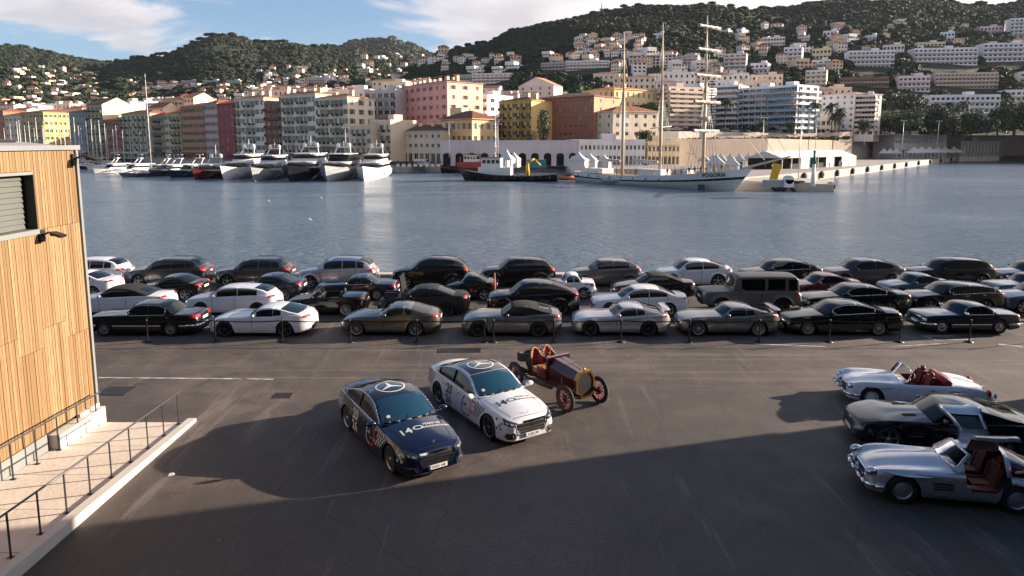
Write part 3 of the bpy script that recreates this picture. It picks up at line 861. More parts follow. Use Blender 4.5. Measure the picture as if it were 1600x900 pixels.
modern('apartment_block', 'blue and white apartment block with bright blue balconies facing the sun', 1197, 1240, 326, 314, 134, 12, 8, 5, BLU, seed=21, depth=17, side=(.80, .80, .80))
fb('apartment_block', 'white corner apartment block with a red roof and rounded balconies', 1278, 1331, 352, 335, 146, 12, 20, 7, 5, (.70, .64, .62), sidecol=(.84, .76, .68), sbal=False, sbays=4, roof='hip', rcol=vary('orange_tiles', (.5, .17, .06)), win=(1.3, 1.3), seed=22, rh=1.5)
modern('apartment_block', 'pink white sunlit balcony wing at the end of the white corner block', 1332, 1362, 334, 330, 150, 12, 8, 3, (.70, .55, .48), seed=23, depth=14, col=(.80, .70, .64))
fb('villa', 'low pale yellow villa between the blue flats and the white corner block', 1258, 1295, 340, 332, 186, 12, 10, 2, 5, (.78, .66, .50), roof='flat', win=(1.5, 2.0), seed=24)
# ---- restaurant row and arcade wall at the water
def arcade(name, label, pl, pr, Yl, Yr, z0, z1, n, col, depth=3.0, cat='wall'):
 A = PY(pl, 240, Yl); B = PY(pr, 240, Yr); u = Vector((B.x - A.x, B.y - A.y, 0)); L = u.length
 t = empty(name, (A.x, A.y, z0), math.atan2(u.y, u.x), label, cat)
 q = MB(); X = Vector((1, 0, 0)); w = L / n; H = z1 - z0
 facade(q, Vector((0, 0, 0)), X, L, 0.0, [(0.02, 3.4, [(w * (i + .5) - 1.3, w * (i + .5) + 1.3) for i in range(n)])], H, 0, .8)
 q.poly([(0, 0, H), (L, 0, H), (L, depth, H), (0, depth, H)], 0)
 q.poly([(L, 0, 0), (L, depth, 0), (L, depth, H), (L, 0, H)], 0)
 q.bb(-.1, L + .1, -.15, -.003, H - .4, H - .1, 0)
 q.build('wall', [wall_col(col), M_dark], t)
 for i in range(n):
  q = MB(); x = w * (i + .5)
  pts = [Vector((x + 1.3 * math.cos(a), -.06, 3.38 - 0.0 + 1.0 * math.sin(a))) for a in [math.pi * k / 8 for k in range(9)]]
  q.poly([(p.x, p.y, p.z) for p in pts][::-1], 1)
  for k in range(8):
   a, b_ = pts[k], pts[k + 1]; c = Vector((x, -.06, 3.38))
   o = lambda p: c + (p - c) * 1.25
   q.poly([a, b_, o(b_) - Vector((0, .06, 0)), o(a) - Vector((0, .06, 0))], 0)
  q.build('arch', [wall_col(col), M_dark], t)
 return t
arcade('arcade_wall', 'lavender grey stone arcade wall with dark arches below the orange and yellow houses', 688, 905, 232, 232, .6, PY(800, 219, 232).z, 11, (.52, .46, .47))
fb('restaurant', 'long low white restaurant building with a flat terrace behind the red brown house wall', 893, 1008, 232, 236, 221, .6, 8, 2, 18, (.78, .74, .72), roof='flat', win=(.8, 1.5), seed=30, rh=.5)
fb('restaurant', 'pale yellow low annex with arched windows right of the white restaurant', 1012, 1062, 236, 240, 224, .6, 8, 2, 8, (.72, .56, .34), roof='flat', win=(.9, 1.7), seed=31)
# beige retaining wall, in front of the street terrace
def long_wall(name, label, pts, z0, th=1.2):
 w = wall_line(pts, z0, 0, th, name, m_beige, label)
 return w
W0, W1, W2 = PY(1058, 222, 246), PY(1200, 218, 262), PY(1300, 226, 290)
long_wall('retaining_wall', 'long beige stone retaining wall behind the white party tents', [(W0.x, W0.y, PY(1058, 217, 246).z), (W1.x, W1.y, PY(1200, 216.5, 262).z), (W2.x, W2.y, PY(1300, 219, 290).z)], .5)
V0, V1, V2 = PY(1190, 214, 292), PY(1332, 207, 322), PY(1334, 207, 350)
long_wall('retaining_wall', 'upper beige stone wall rising to the street under the parked cars', [(T1.x + 3, T1.y - 6, PY(1075, 215, 274).z), (V0.x, V0.y, PY(1190, 211, 292).z), (V1.x, V1.y, PY(1332, 206, 322).z), (V2.x, V2.y, PY(1334, 206, 350).z)], .5)
fb('terminal', 'long low grey ferry terminal with a dark glazed upper floor', 1396, 1478, 338, 352, 213, .6, 12, 2, 14, (.40, .38, .38), roof='flat', win=(2.0, 1.6), seed=33)
fb('terminal', 'white flat roofed quay pavilion at the far right', 1500, 1562, 372, 388, 222, .6, 10, 1, 12, (.70, .66, .64), roof='flat', win=(2.2, 2.0), seed=34)
# ---- blocks on the hillside (photo columns, top row, bottom row)
def hillblock(name, label, pl, pr, top, bot, floors, bays, col, style='solid', rail=None, depth=None, slope=6, **kw):
 p = hit((pl + pr) / 2, bot) or PY((pl + pr) / 2, bot, 700)
 Y = p.y
 A = PY(pl, bot, Y + 6); B = PY(pr, bot, Y - 6 + slope)
 z1 = PY(pr, top, B.y).z
 clear_here((A.x + B.x) / 2, Y, (B.x - A.x) * .5 + 2)
 for k_ in range(1, 3): clear_here((A.x + B.x) / 2 * (1 - .025 * k_), Y * (1 - .018 * k_), (B.x - A.x) * .40 + 1)
 w = (B.x - A.x) / bays
 kw.setdefault('roof', 'flat')
 kw.setdefault('bal', 'full')
 kw.setdefault('win', (w * .7, (z1 - p.z) / floors * .6))
 return building(name, label, (A.x, A.y), (B.x, B.y), depth or 13, p.z - 3, z1, floors, bays, col, style=style, railcol=rail, objs=False, bald=1.6, eave=False, slabcol=kw.pop('slab', None), **kw)
WH = (.62, .60, .64); WC = (.66, .60, .56)
hb = hillblock
hb('apartment_block', 'white block of flats high on the right hill at the picture edge', 1577, 1625, 28, 58, 6, 7, WH)
hb('villa', 'white villa with red balconies high on the right hill', 1531, 1565, 41, 57, 3, 6, (.60, .48, .48), rail=(.35, .08, .07))
hb('apartment_block', 'long white balcony block on the right hill beside the picture edge', 1535, 1628, 67, 97, 5, 12, WH)
hb('apartment_block', 'long white curved balcony block in the middle of the right hill', 1427, 1526, 75, 103, 5, 14, WH)
hb('villa', 'pale yellow long villa just above the long curved balcony block', 1430, 1477, 66, 75, 2, 8, (.62, .52, .34), bal=None)
hb('villa', 'white villa with a wide terrace above the long curved block', 1468, 1491, 50, 67, 3, 4, (.68, .66, .72), bal=None)
hb('apartment_block', 'white terraced balcony block left of the curved block and below the domed palace', 1325, 1396, 79, 108, 5, 11, WH)
hb('villa', 'tall white palace villa with arched windows and a small dome on the hill', 1379, 1412, 70, 90, 3, 6, (.60, .54, .54), bal=None)
hb('villa', 'small white cube villa on the hill left of the domed palace', 1351, 1368, 55, 68, 2, 3, WH, bal=None)
hb('villa', 'bright white villa standing alone near the top of the right hill', 1285, 1308, 48, 65, 3, 4, (.72, .66, .62), bal=None)
hb('villa', 'white arcaded villa with a long roof terrace left on the right hill', 1190, 1226, 58, 72, 3, 8, (.66, .60, .58), bal=None)
hb('villa', 'square cream yellow classical villa on the hillside', 1268, 1298, 76, 95, 3, 5, (.66, .54, .34), bal=None)
hb('apartment_block', 'white rounded balcony block left of the cream yellow classical villa', 1224, 1252, 74, 103, 5, 4, WH)
hb('apartment_block', 'narrow stepped grey white tower below the cream yellow classical villa', 1257, 1290, 110, 145, 6, 4, (.56, .52, .46))
hb('apartment_block', 'upper white stage of the stepped tower below the classical villa', 1268, 1295, 94, 112, 4, 3, WH)
hb('apartment_block', 'long dark brown balcony block low on the right hill', 1312, 1388, 121, 139, 3, 14, (.16, .11, .09), rail=(.20, .14, .12), slab=(.3, .22, .18))
hb('apartment_block', 'white and pinkish balcony block right of the long dark brown block', 1403, 1452, 119, 145, 4, 7, (.60, .52, .54))
hb('apartment_block', 'long beige five storey slab right of the pinkish block', 1460, 1558, 114, 139, 5, 16, (.48, .38, .34))
hb('apartment_block', 'long white flats partly hidden by the park trees on the right', 1452, 1560, 149, 188, 5, 14, (.66, .64, .68))
hb('apartment_block', 'white flats at the right edge above the park trees', 1568, 1640, 141, 168, 4, 8, (.66, .62, .60))
hb('villa', 'low white villa at the right edge below the beige slab', 1592, 1640, 112, 140, 4, 5, (.62, .55, .50))
hb('apartment_block', 'pink white stepped block between the masts and the hill villas', 1130, 1165, 84, 115, 6, 4, (.58, .50, .50))
hb('villa', 'white villa with a tower right of the foremast on the hill', 1172, 1199, 99, 117, 3, 4, (.62, .60, .64))
hb('villa', 'small white villa high behind the foremast yards', 1148, 1159, 46, 55, 2, 2, (.68, .66, .68), bal=None)
hb('villa', 'second small white villa high behind the foremast yards', 1124, 1138, 47, 53, 2, 3, (.6, .6, .62), bal=None)
hb('villa', 'white villa with a loggia left of the arcaded villa', 1186, 1199, 60, 68, 2, 4, (.66, .6, .6), bal=None)
hb('apartment_block', 'pale block of flats with small windows between the two left masts', 1018, 1056, 85, 108, 6, 6, (.60, .50, .46), bal=None, win=(2.2, 1.6))
hb('apartment_block', 'grey block with dark balconies right of the middle mast', 1057, 1090, 87, 109, 6, 4, (.38, .33, .32))
hb('apartment_block', 'low grey terrace block above the white stepped flats', 845, 884, 98, 113, 4, 7, (.34, .31, .29))
hb('apartment_block', 'white stepped terrace flats behind the aft mast', 884, 952, 95, 110, 4, 12, (.60, .57, .56))
hb('apartment_block', 'long white stacked flats on the hillside above the white apartment block', 738, 800, 115, 134, 5, 9, (.64, .58, .54))
hb('apartment_block', 'grey stacked flats left of the long white stacked flats', 718, 745, 117, 130, 4, 5, (.40, .38, .36))
hb('villa', 'white tower villa above the villas by the middle mast', 1020, 1034, 52, 63, 2, 2, (.64, .62, .64), bal=None)
for i, (a, b_) in enumerate(((283, 308), (317, 343), (350, 376))):
 hb('apartment_block', ['leftmost of three low grey glazed blocks on the left hillside', 'middle one of three low grey glazed blocks on the left hillside', 'rightmost of three low grey glazed blocks on the left hillside'][i], a, b_, 126, 133, 3, 9, (.36, .35, .34))
hb('apartment_block', 'grey white block among trees above the cream roofs on the left', 475, 508, 121, 133, 4, 8, (.50, .44, .42))
hb('apartment_block', 'white terraced block on the left hillside above the pink block', 558, 578, 107, 118, 3, 5, (.62, .56, .54))
q = MB(); p = hit(1395, 90); Yc = p.y
q.ell((PY(1394, 66, Yc).x, Yc + 6, PY(1394, 68, Yc).z), (5, 5, 5), 12, 8)
# small houses: three shapes, shared meshes
def house_mesh(k):
 q = MB()
 L, D, H = ((9, 8, 6), (12, 8, 5), (7, 7, 8))[k]
 q.bb(-L / 2, L / 2, -D / 2, D / 2, -5, H, 0)
 if k == 1:
  q.bb(-L / 2 - .01, L * .1, -D / 2 - 1.5, D / 2 - 1, H, H + 2.8, 0)
 if k != 1:
  a, b_, c_, d_ = (-L / 2 - .5, -D / 2 - .5, H), (L / 2 + .5, -D / 2 - .5, H), (L / 2 + .5, D / 2 + .5, H), (-L / 2 - .5, D / 2 + .5, H)
  e, f_ = (-L / 2 + 3, 0, H + 1.9), (L / 2 - 3, 0, H + 1.9)
  for fc in ((a, b_, f_, e), (b_, c_, f_), (c_, d_, e, f_), (d_, a, e)): q.poly(fc, 1)
 nf = 2 if H < 8 else 3; nb = 3 if L < 12 else 5
 for f in range(nf):
  for i in range(nb):
   x = -L / 2 + L * (i + .5) / nb; z = .9 + f * 2.8
   q.bb(x - .6, x + .6, -D / 2 - .02, -D / 2 + .1, z, z + 1.4, 2)
  for i in range(2):
   y = -D / 2 + D * (i + .5) / 2
   q.bb(L / 2 - .1, L / 2 + .02, y - .5, y + .5, .9 + f * 2.8, 2.3 + f * 2.8, 2)
 return q.mesh('hillside_house', [M_white, M_tile, M_pane])
HM = [house_mesh(k) for k in range(3)]
HW = [wall_col(c) for c in ((.72, .66, .62), (.74, .62, .48), (.64, .54, .50), (.76, .72, .70), (.60, .46, .34))]
def nth(i): i += 1; return str(i) + ('th' if 10 < i % 100 < 14 else {1: 'st', 2: 'nd', 3: 'rd'}.get(i % 10, 'th'))
def scatter(n, box, label, group, seed, ys=(330, 3300), s=1.0, kinds=(0, 1, 2)):
 rnd = random.Random(seed); placed = []; objs = []
 c = 0; tries = 0
 while c < n and tries < n * 12:
  tries += 1
  px = rnd.uniform(box[0], box[1]); py = rnd.uniform(box[2], box[3])
  p = hit(px, py, *ys)
  if p is None or any((p.x - a) ** 2 + (p.y - b_) ** 2 < (13 * s) ** 2 for a, b_ in placed): continue
  if any((p.x - x) ** 2 + (p.y - y) ** 2 < (r * .8) ** 2 for x, y, r in CLEAR): continue
  placed.append((p.x, p.y)); c += 1
  o = put('hillside_house', HM[rnd.choice(kinds)], None, (p.x, p.y, ground(p.x, p.y)), R(rnd.uniform(-35, 25)), (s * rnd.uniform(.8, 1.4),) * 2 + (s * rnd.uniform(.8, 1.15),))
  hw = rnd.randrange(5); smat(o, 0, HW[hw]); o['tone'] = ('white', 'cream', 'pinkish', 'bright white', 'tan')[hw]; objs.append(o)
  tag(o, label, 'house', group)
 for i, o in enumerate(sorted(objs, key=lambda o: o.location.x / o.location.y)):
  if len(objs) > 20: o['label'] = o['label'].replace('pale', o['tone'], 1).replace('white', o['tone'], 1) + ', ' + nth(i) + ' from the left'
  else: o['label'] = o['label'] + ', ' + nth(i) + ' from the left'
  del o['tone']
 for (x, y) in placed: clear_here(x, y - 4, 8 * s)
 return placed
scatter(34, (905, 1005, 62, 92), 'pale villa on the wooded slope behind the ship masts', 'villas on the slope behind the masts', 1, s=.85)
scatter(22, (860, 1130, 92, 118), 'white house between the flats behind the masts', 'houses between the flats behind the masts', 2)
scatter(22, (1140, 1330, 45, 115), 'white villa among dark trees on the right hill', 'villas among the trees on the right hill', 3, s=1.0)
scatter(16, (1330, 1590, 40, 112), 'small pale house near the crest of the right hill', 'houses near the crest of the right hill', 4, s=.8)
scatter(52, (0, 175, 128, 168), 'white house on the far left hillside', 'houses on the far left hillside', 5, s=1.0)
scatter(16, (0, 160, 105, 128), 'lone pale farmhouse high on the far left hill', 'lone houses high on the far left hill', 6, s=1.2)
scatter(64, (196, 420, 132, 162), 'pale house above the left quay roofs', 'houses above the left quay roofs', 7, s=.85)
scatter(66, (400, 640, 108, 142), 'pale house above the long white apartment blocks', 'houses above the white apartment blocks', 8, s=.85)
scatter(26, (560, 700, 84, 108), 'tiny pale house in the notch below the distant hill', 'houses in the notch between the hills', 9, s=1.5)
scatter(22, (690, 810, 92, 118), 'pale house on the dark slope left of the masts', 'houses on the dark slope left of the masts', 10, s=.9)
# dense town between the quay front and the hills
def town(n, box, label, group, seed, Y0, Y1, hmin=10, hmax=22):
 rnd = random.Random(seed)
 for i in range(n):
  px = box[0] + (box[1] - box[0]) * (i + rnd.random() * .9) / n; Y = rnd.uniform(Y0, Y1); top = rnd.uniform(box[2], box[3])
  P = PY(px, top, Y); g = ground(P.x, P.y); w = rnd.uniform(10, 20)
  if P.z - g < 5: continue
  fl = max(2, int((P.z - g) / 3.1)); 
  if fl > 9: g = P.z - 27; fl = 9
  col = rnd.choice([(.74, .68, .64), (.76, .64, .50), (.66, .60, .58), (.80, .74, .70), (.66, .50, .40)])
  building('town_block', label + ', ' + nth(i) + ' from the left', (P.x - w / 2, P.y + w * .12), (P.x + w / 2, P.y - w * .12), rnd.uniform(9, 14), g - 2, P.z, fl, max(3, int(w / 3)), col,
     roof=rnd.choice(['flat', 'flat', 'hip', 'gable']), objs=False, seed=rnd.randint(0, 999), group=group, rh=1.6, eave=False, sbays=3, chimneys=rnd.choice([0, 0, 2]))
town(26, (395, 560, 134, 146), 'town house packed behind the long white block', 'town houses behind the white blocks', 21, 380, 520)
town(16, (600, 700, 126, 140), 'pale town house packed behind the pink apartment block', 'town houses behind the pink block', 22, 400, 560)
town(20, (735, 905, 136, 152), 'town house between the yellow house and the hillside', 'town houses behind the yellow house', 23, 380, 520)
town(44, (940, 1215, 113, 138), 'white town block packed between the masts and the hillside', 'white town blocks behind the masts', 24, 390, 540)
town(10, (1210, 1330, 136, 146), 'white town block squeezed behind the blue and white flats', 'white town blocks behind the blue flats', 25, 400, 470)
town(18, (0, 190, 163, 172), 'pinkish white town block behind the left quay houses', 'town blocks behind the left quay', 26, 470, 640)
town(14, (190, 380, 156, 168), 'cream town block behind the masts and the rust orange house', 'town blocks behind the rust orange house', 27, 420, 560)
town(8, (1370, 1460, 148, 158), 'brownish town house behind the park trees', 'town houses behind the park trees', 28, 430, 500)
# radio masts on the ridges
def radio_mast(px, pytop, pybot, Y, label):
 p = PY(px, pybot, Y); h = PY(px, pytop, Y).z - p.z
 t = empty('radio_mast', (p.x, Y, p.z - 8), 0, label, 'radio mast')
 q = MB()
 q.tube((0, 0, 0), (0, 0, h * .45 + 8), 2.0, 1.6, 6); q.tube((0, 0, h * .45 + 8), (0, 0, h + 8), .9, .25, 6)
 q.build('pole', vary('mast_paint', (.45, .4, .38), .2), t)
 q = MB(); q.tube((0, 0, h * .40 + 8), (0, 0, h * .46 + 8), 3.2, 3.2, 10); q.tube((0, 0, h * .2 + 8), (0, 0, h * .25 + 8), 3.0, 3.0, 10)
 q.build('platform', vary('mast_paint', (.45, .4, .38)), t)
radio_mast(940, 2, 24, 985, 'tall radio mast with a round platform on the crest of the right hill')
radio_mast(570, 51, 66, 3250, 'thin radio mast on the summit of the distant hill')
# ---- forest on the hills (nobody could count it)
def make_forest():
 rnd = random.Random(77); pts = []
 def ok(x, y):
  for cx, cy, r in CLEAR:
   if abs(x - cx) < r and abs(y - cy) < r: return False
  return True
 def add(n, pxa, pxb, Ya, Yb, smin, smax, ridge=None):
  c = 0
  while c < n:
   px = rnd.uniform(pxa, pxb); Y = Ya * (Yb / Ya) ** rnd.random(); x = (px - 800) / F_PX * Y
   c += 1
   g = ground(x, Y)
   if g < 14 or not ok(x, Y): continue
   if mnoise.noise(Vector((x * .011, Y * .005, 7.0))) > .40 and rnd.random() < .8: continue
   if ridge is not None and ridge_h(ridge, x, Y) < g - 12: continue
   s = rnd.uniform(smin, smax) * (0.7 + 0.8 * abs(mnoise.noise(Vector((x * .01, Y * .01, 1)))))
   pts.append((x, Y, g + s * .25, s, s * rnd.uniform(.75, 1.15), rnd.uniform(0, 6.28)))
 add(19000, 480, 1750, 430, 1060, 3.2, 6.0, 3)
 add(2500, 620, 1700, 930, 1010, 4.0, 7.0, 3)
 add(9000, 60, 800, 560, 1700, 4.0, 8.0, 1)
 add(2200, 60, 760, 1500, 1680, 6.0, 10.0, 1)
 add(6500, -250, 380, 700, 2350, 6.0, 11.0, 0)
 add(5000, -900, -150, 560, 2350, 8.0, 14.0, 0)
 add(5000, 380, 800, 1900, 3380, 11.0, 19.0, 2)
 for i in range(170):      # flat topped pines standing along the crests
  k = 3 if i < 120 else 1; px = rnd.uniform(690, 1690) if k == 3 else rnd.uniform(150, 640)
  yr = RIDGES[k][1]; Y = yr * rnd.uniform(.985, 1.0); x = (px - 800) / F_PX * Y; g = ground(x, Y); s = rnd.uniform(3.5, 6.5) * yr / 1000
  pts.append((x, Y, g + s * rnd.uniform(.7, 1.2), s, s * .55, rnd.uniform(0, 6.28)))
 return forest('wooded_hillside', pts)
make_forest()
forest_n = None
# ---- single trees along the harbour
broad_tree(PY(1010, 220, 262) - Vector((0, 0, 1)), 15.5, 17, 'broad umbrella pine between the cream villa and the beige tower', M_pine, 'umbrella_pine', 4, 'umbrella')
def gtree(px, pyb, Y, h, w, label, **kw):
 p = PY(px, pyb, Y); return broad_tree((p.x, p.y, kw.pop('z', 13.0)), h, w, label, **kw)
gtree(660, 150, 300, 26, 14, 'flat dark umbrella pine above the white roofs left of the pink block', leaf=M_pine, name='umbrella_pine', seed=9, shape='umbrella', z=6)
gtree(908, 150, 330, 27, 15, 'umbrella pine behind the red brown office building', leaf=M_pine, name='umbrella_pine', seed=10, shape='umbrella', z=9)
p = PY(849, 215, 236); broad_tree((p.x, p.y, 9), 10.5, 4.6, 'tall dark cypress in front of the red brown building', M_darkleaf, 'cypress_tree', 5, 'tall')
p = PY(831, 215, 236); broad_tree((p.x, p.y, 9), 3.6, 4.0, 'low dark bush beside the tall cypress', M_darkleaf, 'bush', 6, 'tall')
p = PY(1006, 222, 240); broad_tree((p.x, p.y, 7.2), 6, 6.0, 'small round tree in front of the cream villa by the ship', M_pine, 'broadleaf_tree', 7)
p = PY(770, 200, 262); broad_tree((p.x, p.y, 8), 9, 6.0, 'dark tree in the gap between the orange villa and the yellow house', M_darkleaf, 'broadleaf_tree', 8)
# norfolk pine
p = PY(1110, 205, 292)
t = empty('norfolk_pine', (p.x, p.y, 12.8), 0, 'tall layered norfolk pine behind the foremast', 'tree')
q = MB(); q.tube((0, 0, 0), (0, 0, 22), .45, .08, 8); q.build('trunk', M_bark, t)
q = MB(); rnd = random.Random(3)
for k in range(17):
 z = 2.5 + k * 1.15; r = 4.3 * (1 - k / 18.5) + .5
 for j in range(9):
  a = 2 * math.pi * j / 9 + k * .37; dx, dy = math.cos(a), math.sin(a)
  sd = Vector((-dy, dx, 0))
  for u in range(6):
   c = Vector((dx * r * (u + .7) / 6, dy * r * (u + .7) / 6, z + .25 * (u / 6) ** 2 * r * .5))
   s = .42 + .2 * rnd.random()
   q.poly([c - sd * s, c + Vector((dx, dy, .1)) * s, c + sd * s, c - Vector((dx, dy, 0)) * s + Vector((0, 0, .1))])
   q.poly([c - sd * s * .7 - Vector((0, 0, .22)), c + Vector((dx, dy, 0)) * s * .5, c + sd * s * .7 - Vector((0, 0, .22))])
q.build('crown', M_darkleaf, t)
for i, (px, pyt, Y, lab) in enumerate(((1134, 158, 290, 'tall palm right of the norfolk pine'), (1275, 163, 318, 'palm in front of the white block beside the blue flats'), (1302, 165, 312, 'tallest palm before the white corner block'), (1313, 173, 306, 'palm leaning right in front of the white corner block'), (1306, 180, 304, 'shortest palm between two taller palms at the white corner block'),
  (1371, 158, 370, 'leftmost palm above the park trees'), (1386, 160, 372, 'second palm above the park trees'), (1398, 159, 376, 'third palm above the park trees beside the big round tree'), (1462, 164, 372, 'palm right of the big round park tree'), (1484, 163, 380, 'palm in front of the long white flats'), (1497, 166, 376, 'second palm in front of the long white flats'), (1508, 160, 350, 'tall palm with a drooping brown skirt in the park'))):
 p = PY(px, pyt, Y); palm((p.x, p.y, 13.0), max(3.5, p.z - 13.0), lab, i + 2, r=4.2)
park = ((1380, 172, 350, 'round dark tree at the left end of the park'), (1403, 176, 345, 'dark park tree under the leftmost palms'), (1430, 146, 368, 'biggest and tallest round park tree'), (1425, 168, 338, 'wide olive tree in front of the biggest park tree'), (1458, 160, 350, 'dense green tree right of the wide olive tree'), (1478, 170, 345, 'park tree before the long white flats'), (1520, 172, 348, 'dark tree right of the skirted palm'), (1545, 180, 340, 'low round tree with pale leaves in the park'), (1562, 166, 352, 'upright dark tree near the right edge'), (1590, 150, 362, 'tall dark conifer like tree at the right picture edge'), (1612, 164, 350, 'dark tree cut by the right picture edge'), (1352, 186, 318, 'small tree at the corner block'), (1235, 190, 305, 'clipped dark tree mass under the blue flats'), (1190, 188, 300, 'wide dark tree in front of the left blue block'), (1180, 194, 298, 'low dark tree beside the lamp before the blue flats'), (1132, 200, 285, 'low hedge tree under the tall palm'), (1085, 206, 282, 'low hedge tree behind the foremast'))
for i, (px, pyt, Y, lab) in enumerate(park):
 p = PY(px, pyt, Y); h = p.z - 12.8
 broad_tree((p.x, p.y, 12.8), h, max(5.0, h * (1.05 if h < 14 else .95)), lab, M_darkleaf if i % 3 else M_pine, 'broadleaf_tree', i + 30, 'round')
def hedge(name, pts, n, r, s, m, seed=0):
 q = MB(); rnd = random.Random(seed)
 for i in range(n):
  u = (i + rnd.random()) / n * (len(pts) - 1); k = min(len(pts) - 2, int(u)); p = Vector(pts[k]).lerp(Vector(pts[k + 1]), u - k)
  leafy(q, p, (r[0] * rnd.uniform(.8, 1.3), r[1], r[2] * rnd.uniform(.7, 1.3)), 34, s, seed + i)
 return tag(q.build(name, m), kind='stuff')
hedge('hedge_planting', [PY(1064, 219.5, 268), PY(1200, 217.5, 287), PY(1328, 215.5, 317)], 46, (1.6, 1.0, .8), .5, M_darkleaf, 3)
a_ = [PY(px, 205, Y) for px, Y in ((1345, 366), (1450, 378), (1640, 400))]
hedge('park_shrubbery', [(p.x, p.y, 15.2) for p in a_], 70, (3.4, 3.0, 2.6), 1.1, M_darkleaf, 9)
a_ = [PY(px, 205, Y) for px, Y in ((1075, 300), (1240, 326))]
hedge('street_planting', [(p.x, p.y, 14.0) for p in a_], 40, (1.8, 1.5, 1.3), .7, M_darkleaf, 19)
# ================================================================== TIMBER BUILDING, RAMP AND APRON DETAILS
m_wood, N, b = nmat('larch_slats', .65)
g = N.n('ShaderNodeTexCoord').outputs['Object']
oi = N.n('ShaderNodeObjectInfo').outputs['Random']
geo = N.n('ShaderNodeNewGeometry').outputs['Random Per Island']
rn = N.math('FRACT', N.math('ADD', oi, geo))
gv = N.n('ShaderNodeVectorMath', operation='ADD', ins={0: g, 1: N.n('ShaderNodeCombineXYZ', ins={0: rn, 1: rn, 2: N.math('MULTIPLY', rn, 30.0)}).outputs[0]}).outputs[0]
gr = N.noise(N.mapping(gv, scale=(14, 14, .9)), 3.0, 5.0, .6, .6)
kn = N.ramp(N.noise(N.mapping(gv, scale=(5, 5, 2.2)), 2.2, 2.0, .5), [(.70, 0.0), (.76, 1.0)])
tone = N.ramp(rn, [(0.0, (.17, .098, .038)), (.35, (.22, .135, .056)), (.7, (.26, .17, .076)), (1.0, (.31, .22, .11))])
tone = N.mix(N.math('MULTIPLY', N.ramp(gr, [(.42, 0.0), (.62, 1.0)]), .55), tone, (.16, .075, .025))
tone = N.mix(N.math('MULTIPLY', kn, .8), tone, (.16, .06, .02))
N.t.links.new(tone, b.inputs['Base Color'])
m_membrane = vary('grey_roof_sheet', (.36, .37, .36), .12, .5, .5, False)
m_trim = vary('grey_metal_trim', (.20, .21, .21), .15, 1.0, .45, False)
m_louvre = vary('sage_grey_louvre', (.085, .095, .085), .08, 1.0, .45, False)
WX = -12.62
t = empty('timber_building', (WX, 19.8, 0), 0, 'tall building clad in vertical larch slats with a grey louvred window beside the ramp', 'building')
q = MB()      # wall core with a true window opening; local y runs 0 (corner) to -21
def wallq(y0, y1, z0, z1): q.poly([(-.06, y0, z0), (-.06, y1, z0), (-.06, y1, z1), (-.06, y0, z1)])
WY0, WY1, WZ0, WZ1 = -6.2, -1.82, 6.13, 7.57
wallq(-21, WY0, .1, 8.2); wallq(WY1, 0, .1, 8.2); wallq(WY0, WY1, .1, WZ0); wallq(WY0, WY1, WZ1, 8.2)
q.poly([(-.06, 0, 0), (-20, 0, 0), (-20, 0, 8.2), (-.06, 0, 8.2)])
q.poly([(-20, 0, 0), (-20, -21, 0), (-20, -21, 8.2), (-20, 0, 8.2)])
q.poly([(-20, -21, 0), (-.06, -21, 0), (-.06, -21, 8.2), (-20, -21, 8.2)])
q.build('wall', M_dark, t)
SP = .107
sm_ = {}
def slat(z0, z1):
 k = (round(z0, 2), round(z1, 2))
 if k not in sm_:
  s_ = MB(); s_.bb(-.05, 0, -.047, .047, z0, z1); sm_[k] = s_.mesh('slat', m_wood)
 return sm_[k]
rnd = random.Random(5)
far_s = MB()
for i in range(190):
 y = -.06 - i * SP
 tiers = [(.58, 3.42), (3.43, 6.10), (6.11, 8.18)] if (i // 9) % 2 else [(.58, 2.92), (2.93, 6.10), (6.11, 8.18)]
 if WY0 < y < WY1 + .03: tiers = [tiers[0], (tiers[1][0], 6.04), (7.66, 8.18)]
 for z0, z1 in tiers:
  if y > -4.75: put('slat', slat(z0, z1), t, (rnd.uniform(-.004, .004), y, 0))
  elif y > -21: far_s.bb(-.05, 0, y - .047, y + .047, z0, z1)
tag(far_s.build('slats', m_wood, t), kind='stuff')
q = MB()      # window frame, jamb, sill
q.bb(-.34, .03, WY1, WY1 + .03, WZ0 - .05, WZ1 + .06, 0)
q.bb(-.34, .04, WY0, WY1, WZ1, WZ1 + .08, 1)
q.bb(-.34, .06, WY0, WY1 + .04, WZ0 - .13, WZ0 - .003, 1)
q.build('window_frame', [M_black, m_trim], t)
sh = MB(); sh.box((0, 0, 0), (.03, 4.3, .128), 0, rot=Matrix.Rotation(R(-14), 3, 'Y'))
shm = sh.mesh('louvre_slat', m_louvre)
for i in range(10):
 put('louvre_slat', shm, t, (-.26, (WY0 + WY1) / 2 - .02, WZ0 + .075 + i * .142))
q = MB(); q.bb(-.32, -.29, WY0, WY1, WZ0, WZ1); q.build('louvre_backing', m_louvre, t)
q = MB(); q.bb(-.02, .06, .0, .10, .1, 8.26); q.build('corner_trim', m_trim, t)
q = MB(); q.bb(-.30, .09, -21, .17, 8.20, 8.33); q.build('coping', m_trim, t)
q = MB()
q.poly([(-.3, .15, 8.31), (-.3, -21, 8.31), (-9, -21, 9.1), (-9, .15, 9.1)]); q.poly([(-9, .15, 9.1), (-9, -21, 9.1), (-20, -21, 8.3), (-20, .15, 8.3)])
q.poly([(-.3, .15, 8.2), (-.3, .15, 8.31), (-9, .15, 9.1), (-20, .15, 8.3), (-20, .15, 8.2)][::-1])
q.build('roof', m_membrane, t)
for i in range(4):
 q = MB(); q.box((-3.2 - i * .02, -1.2 - i * 1.9, 8.31 + .30), (3.8, 1.5, .06), 0, rot=Matrix.Rotation(R(5.2), 3, 'Y')); q.build('roof_panel', M_steel, t)
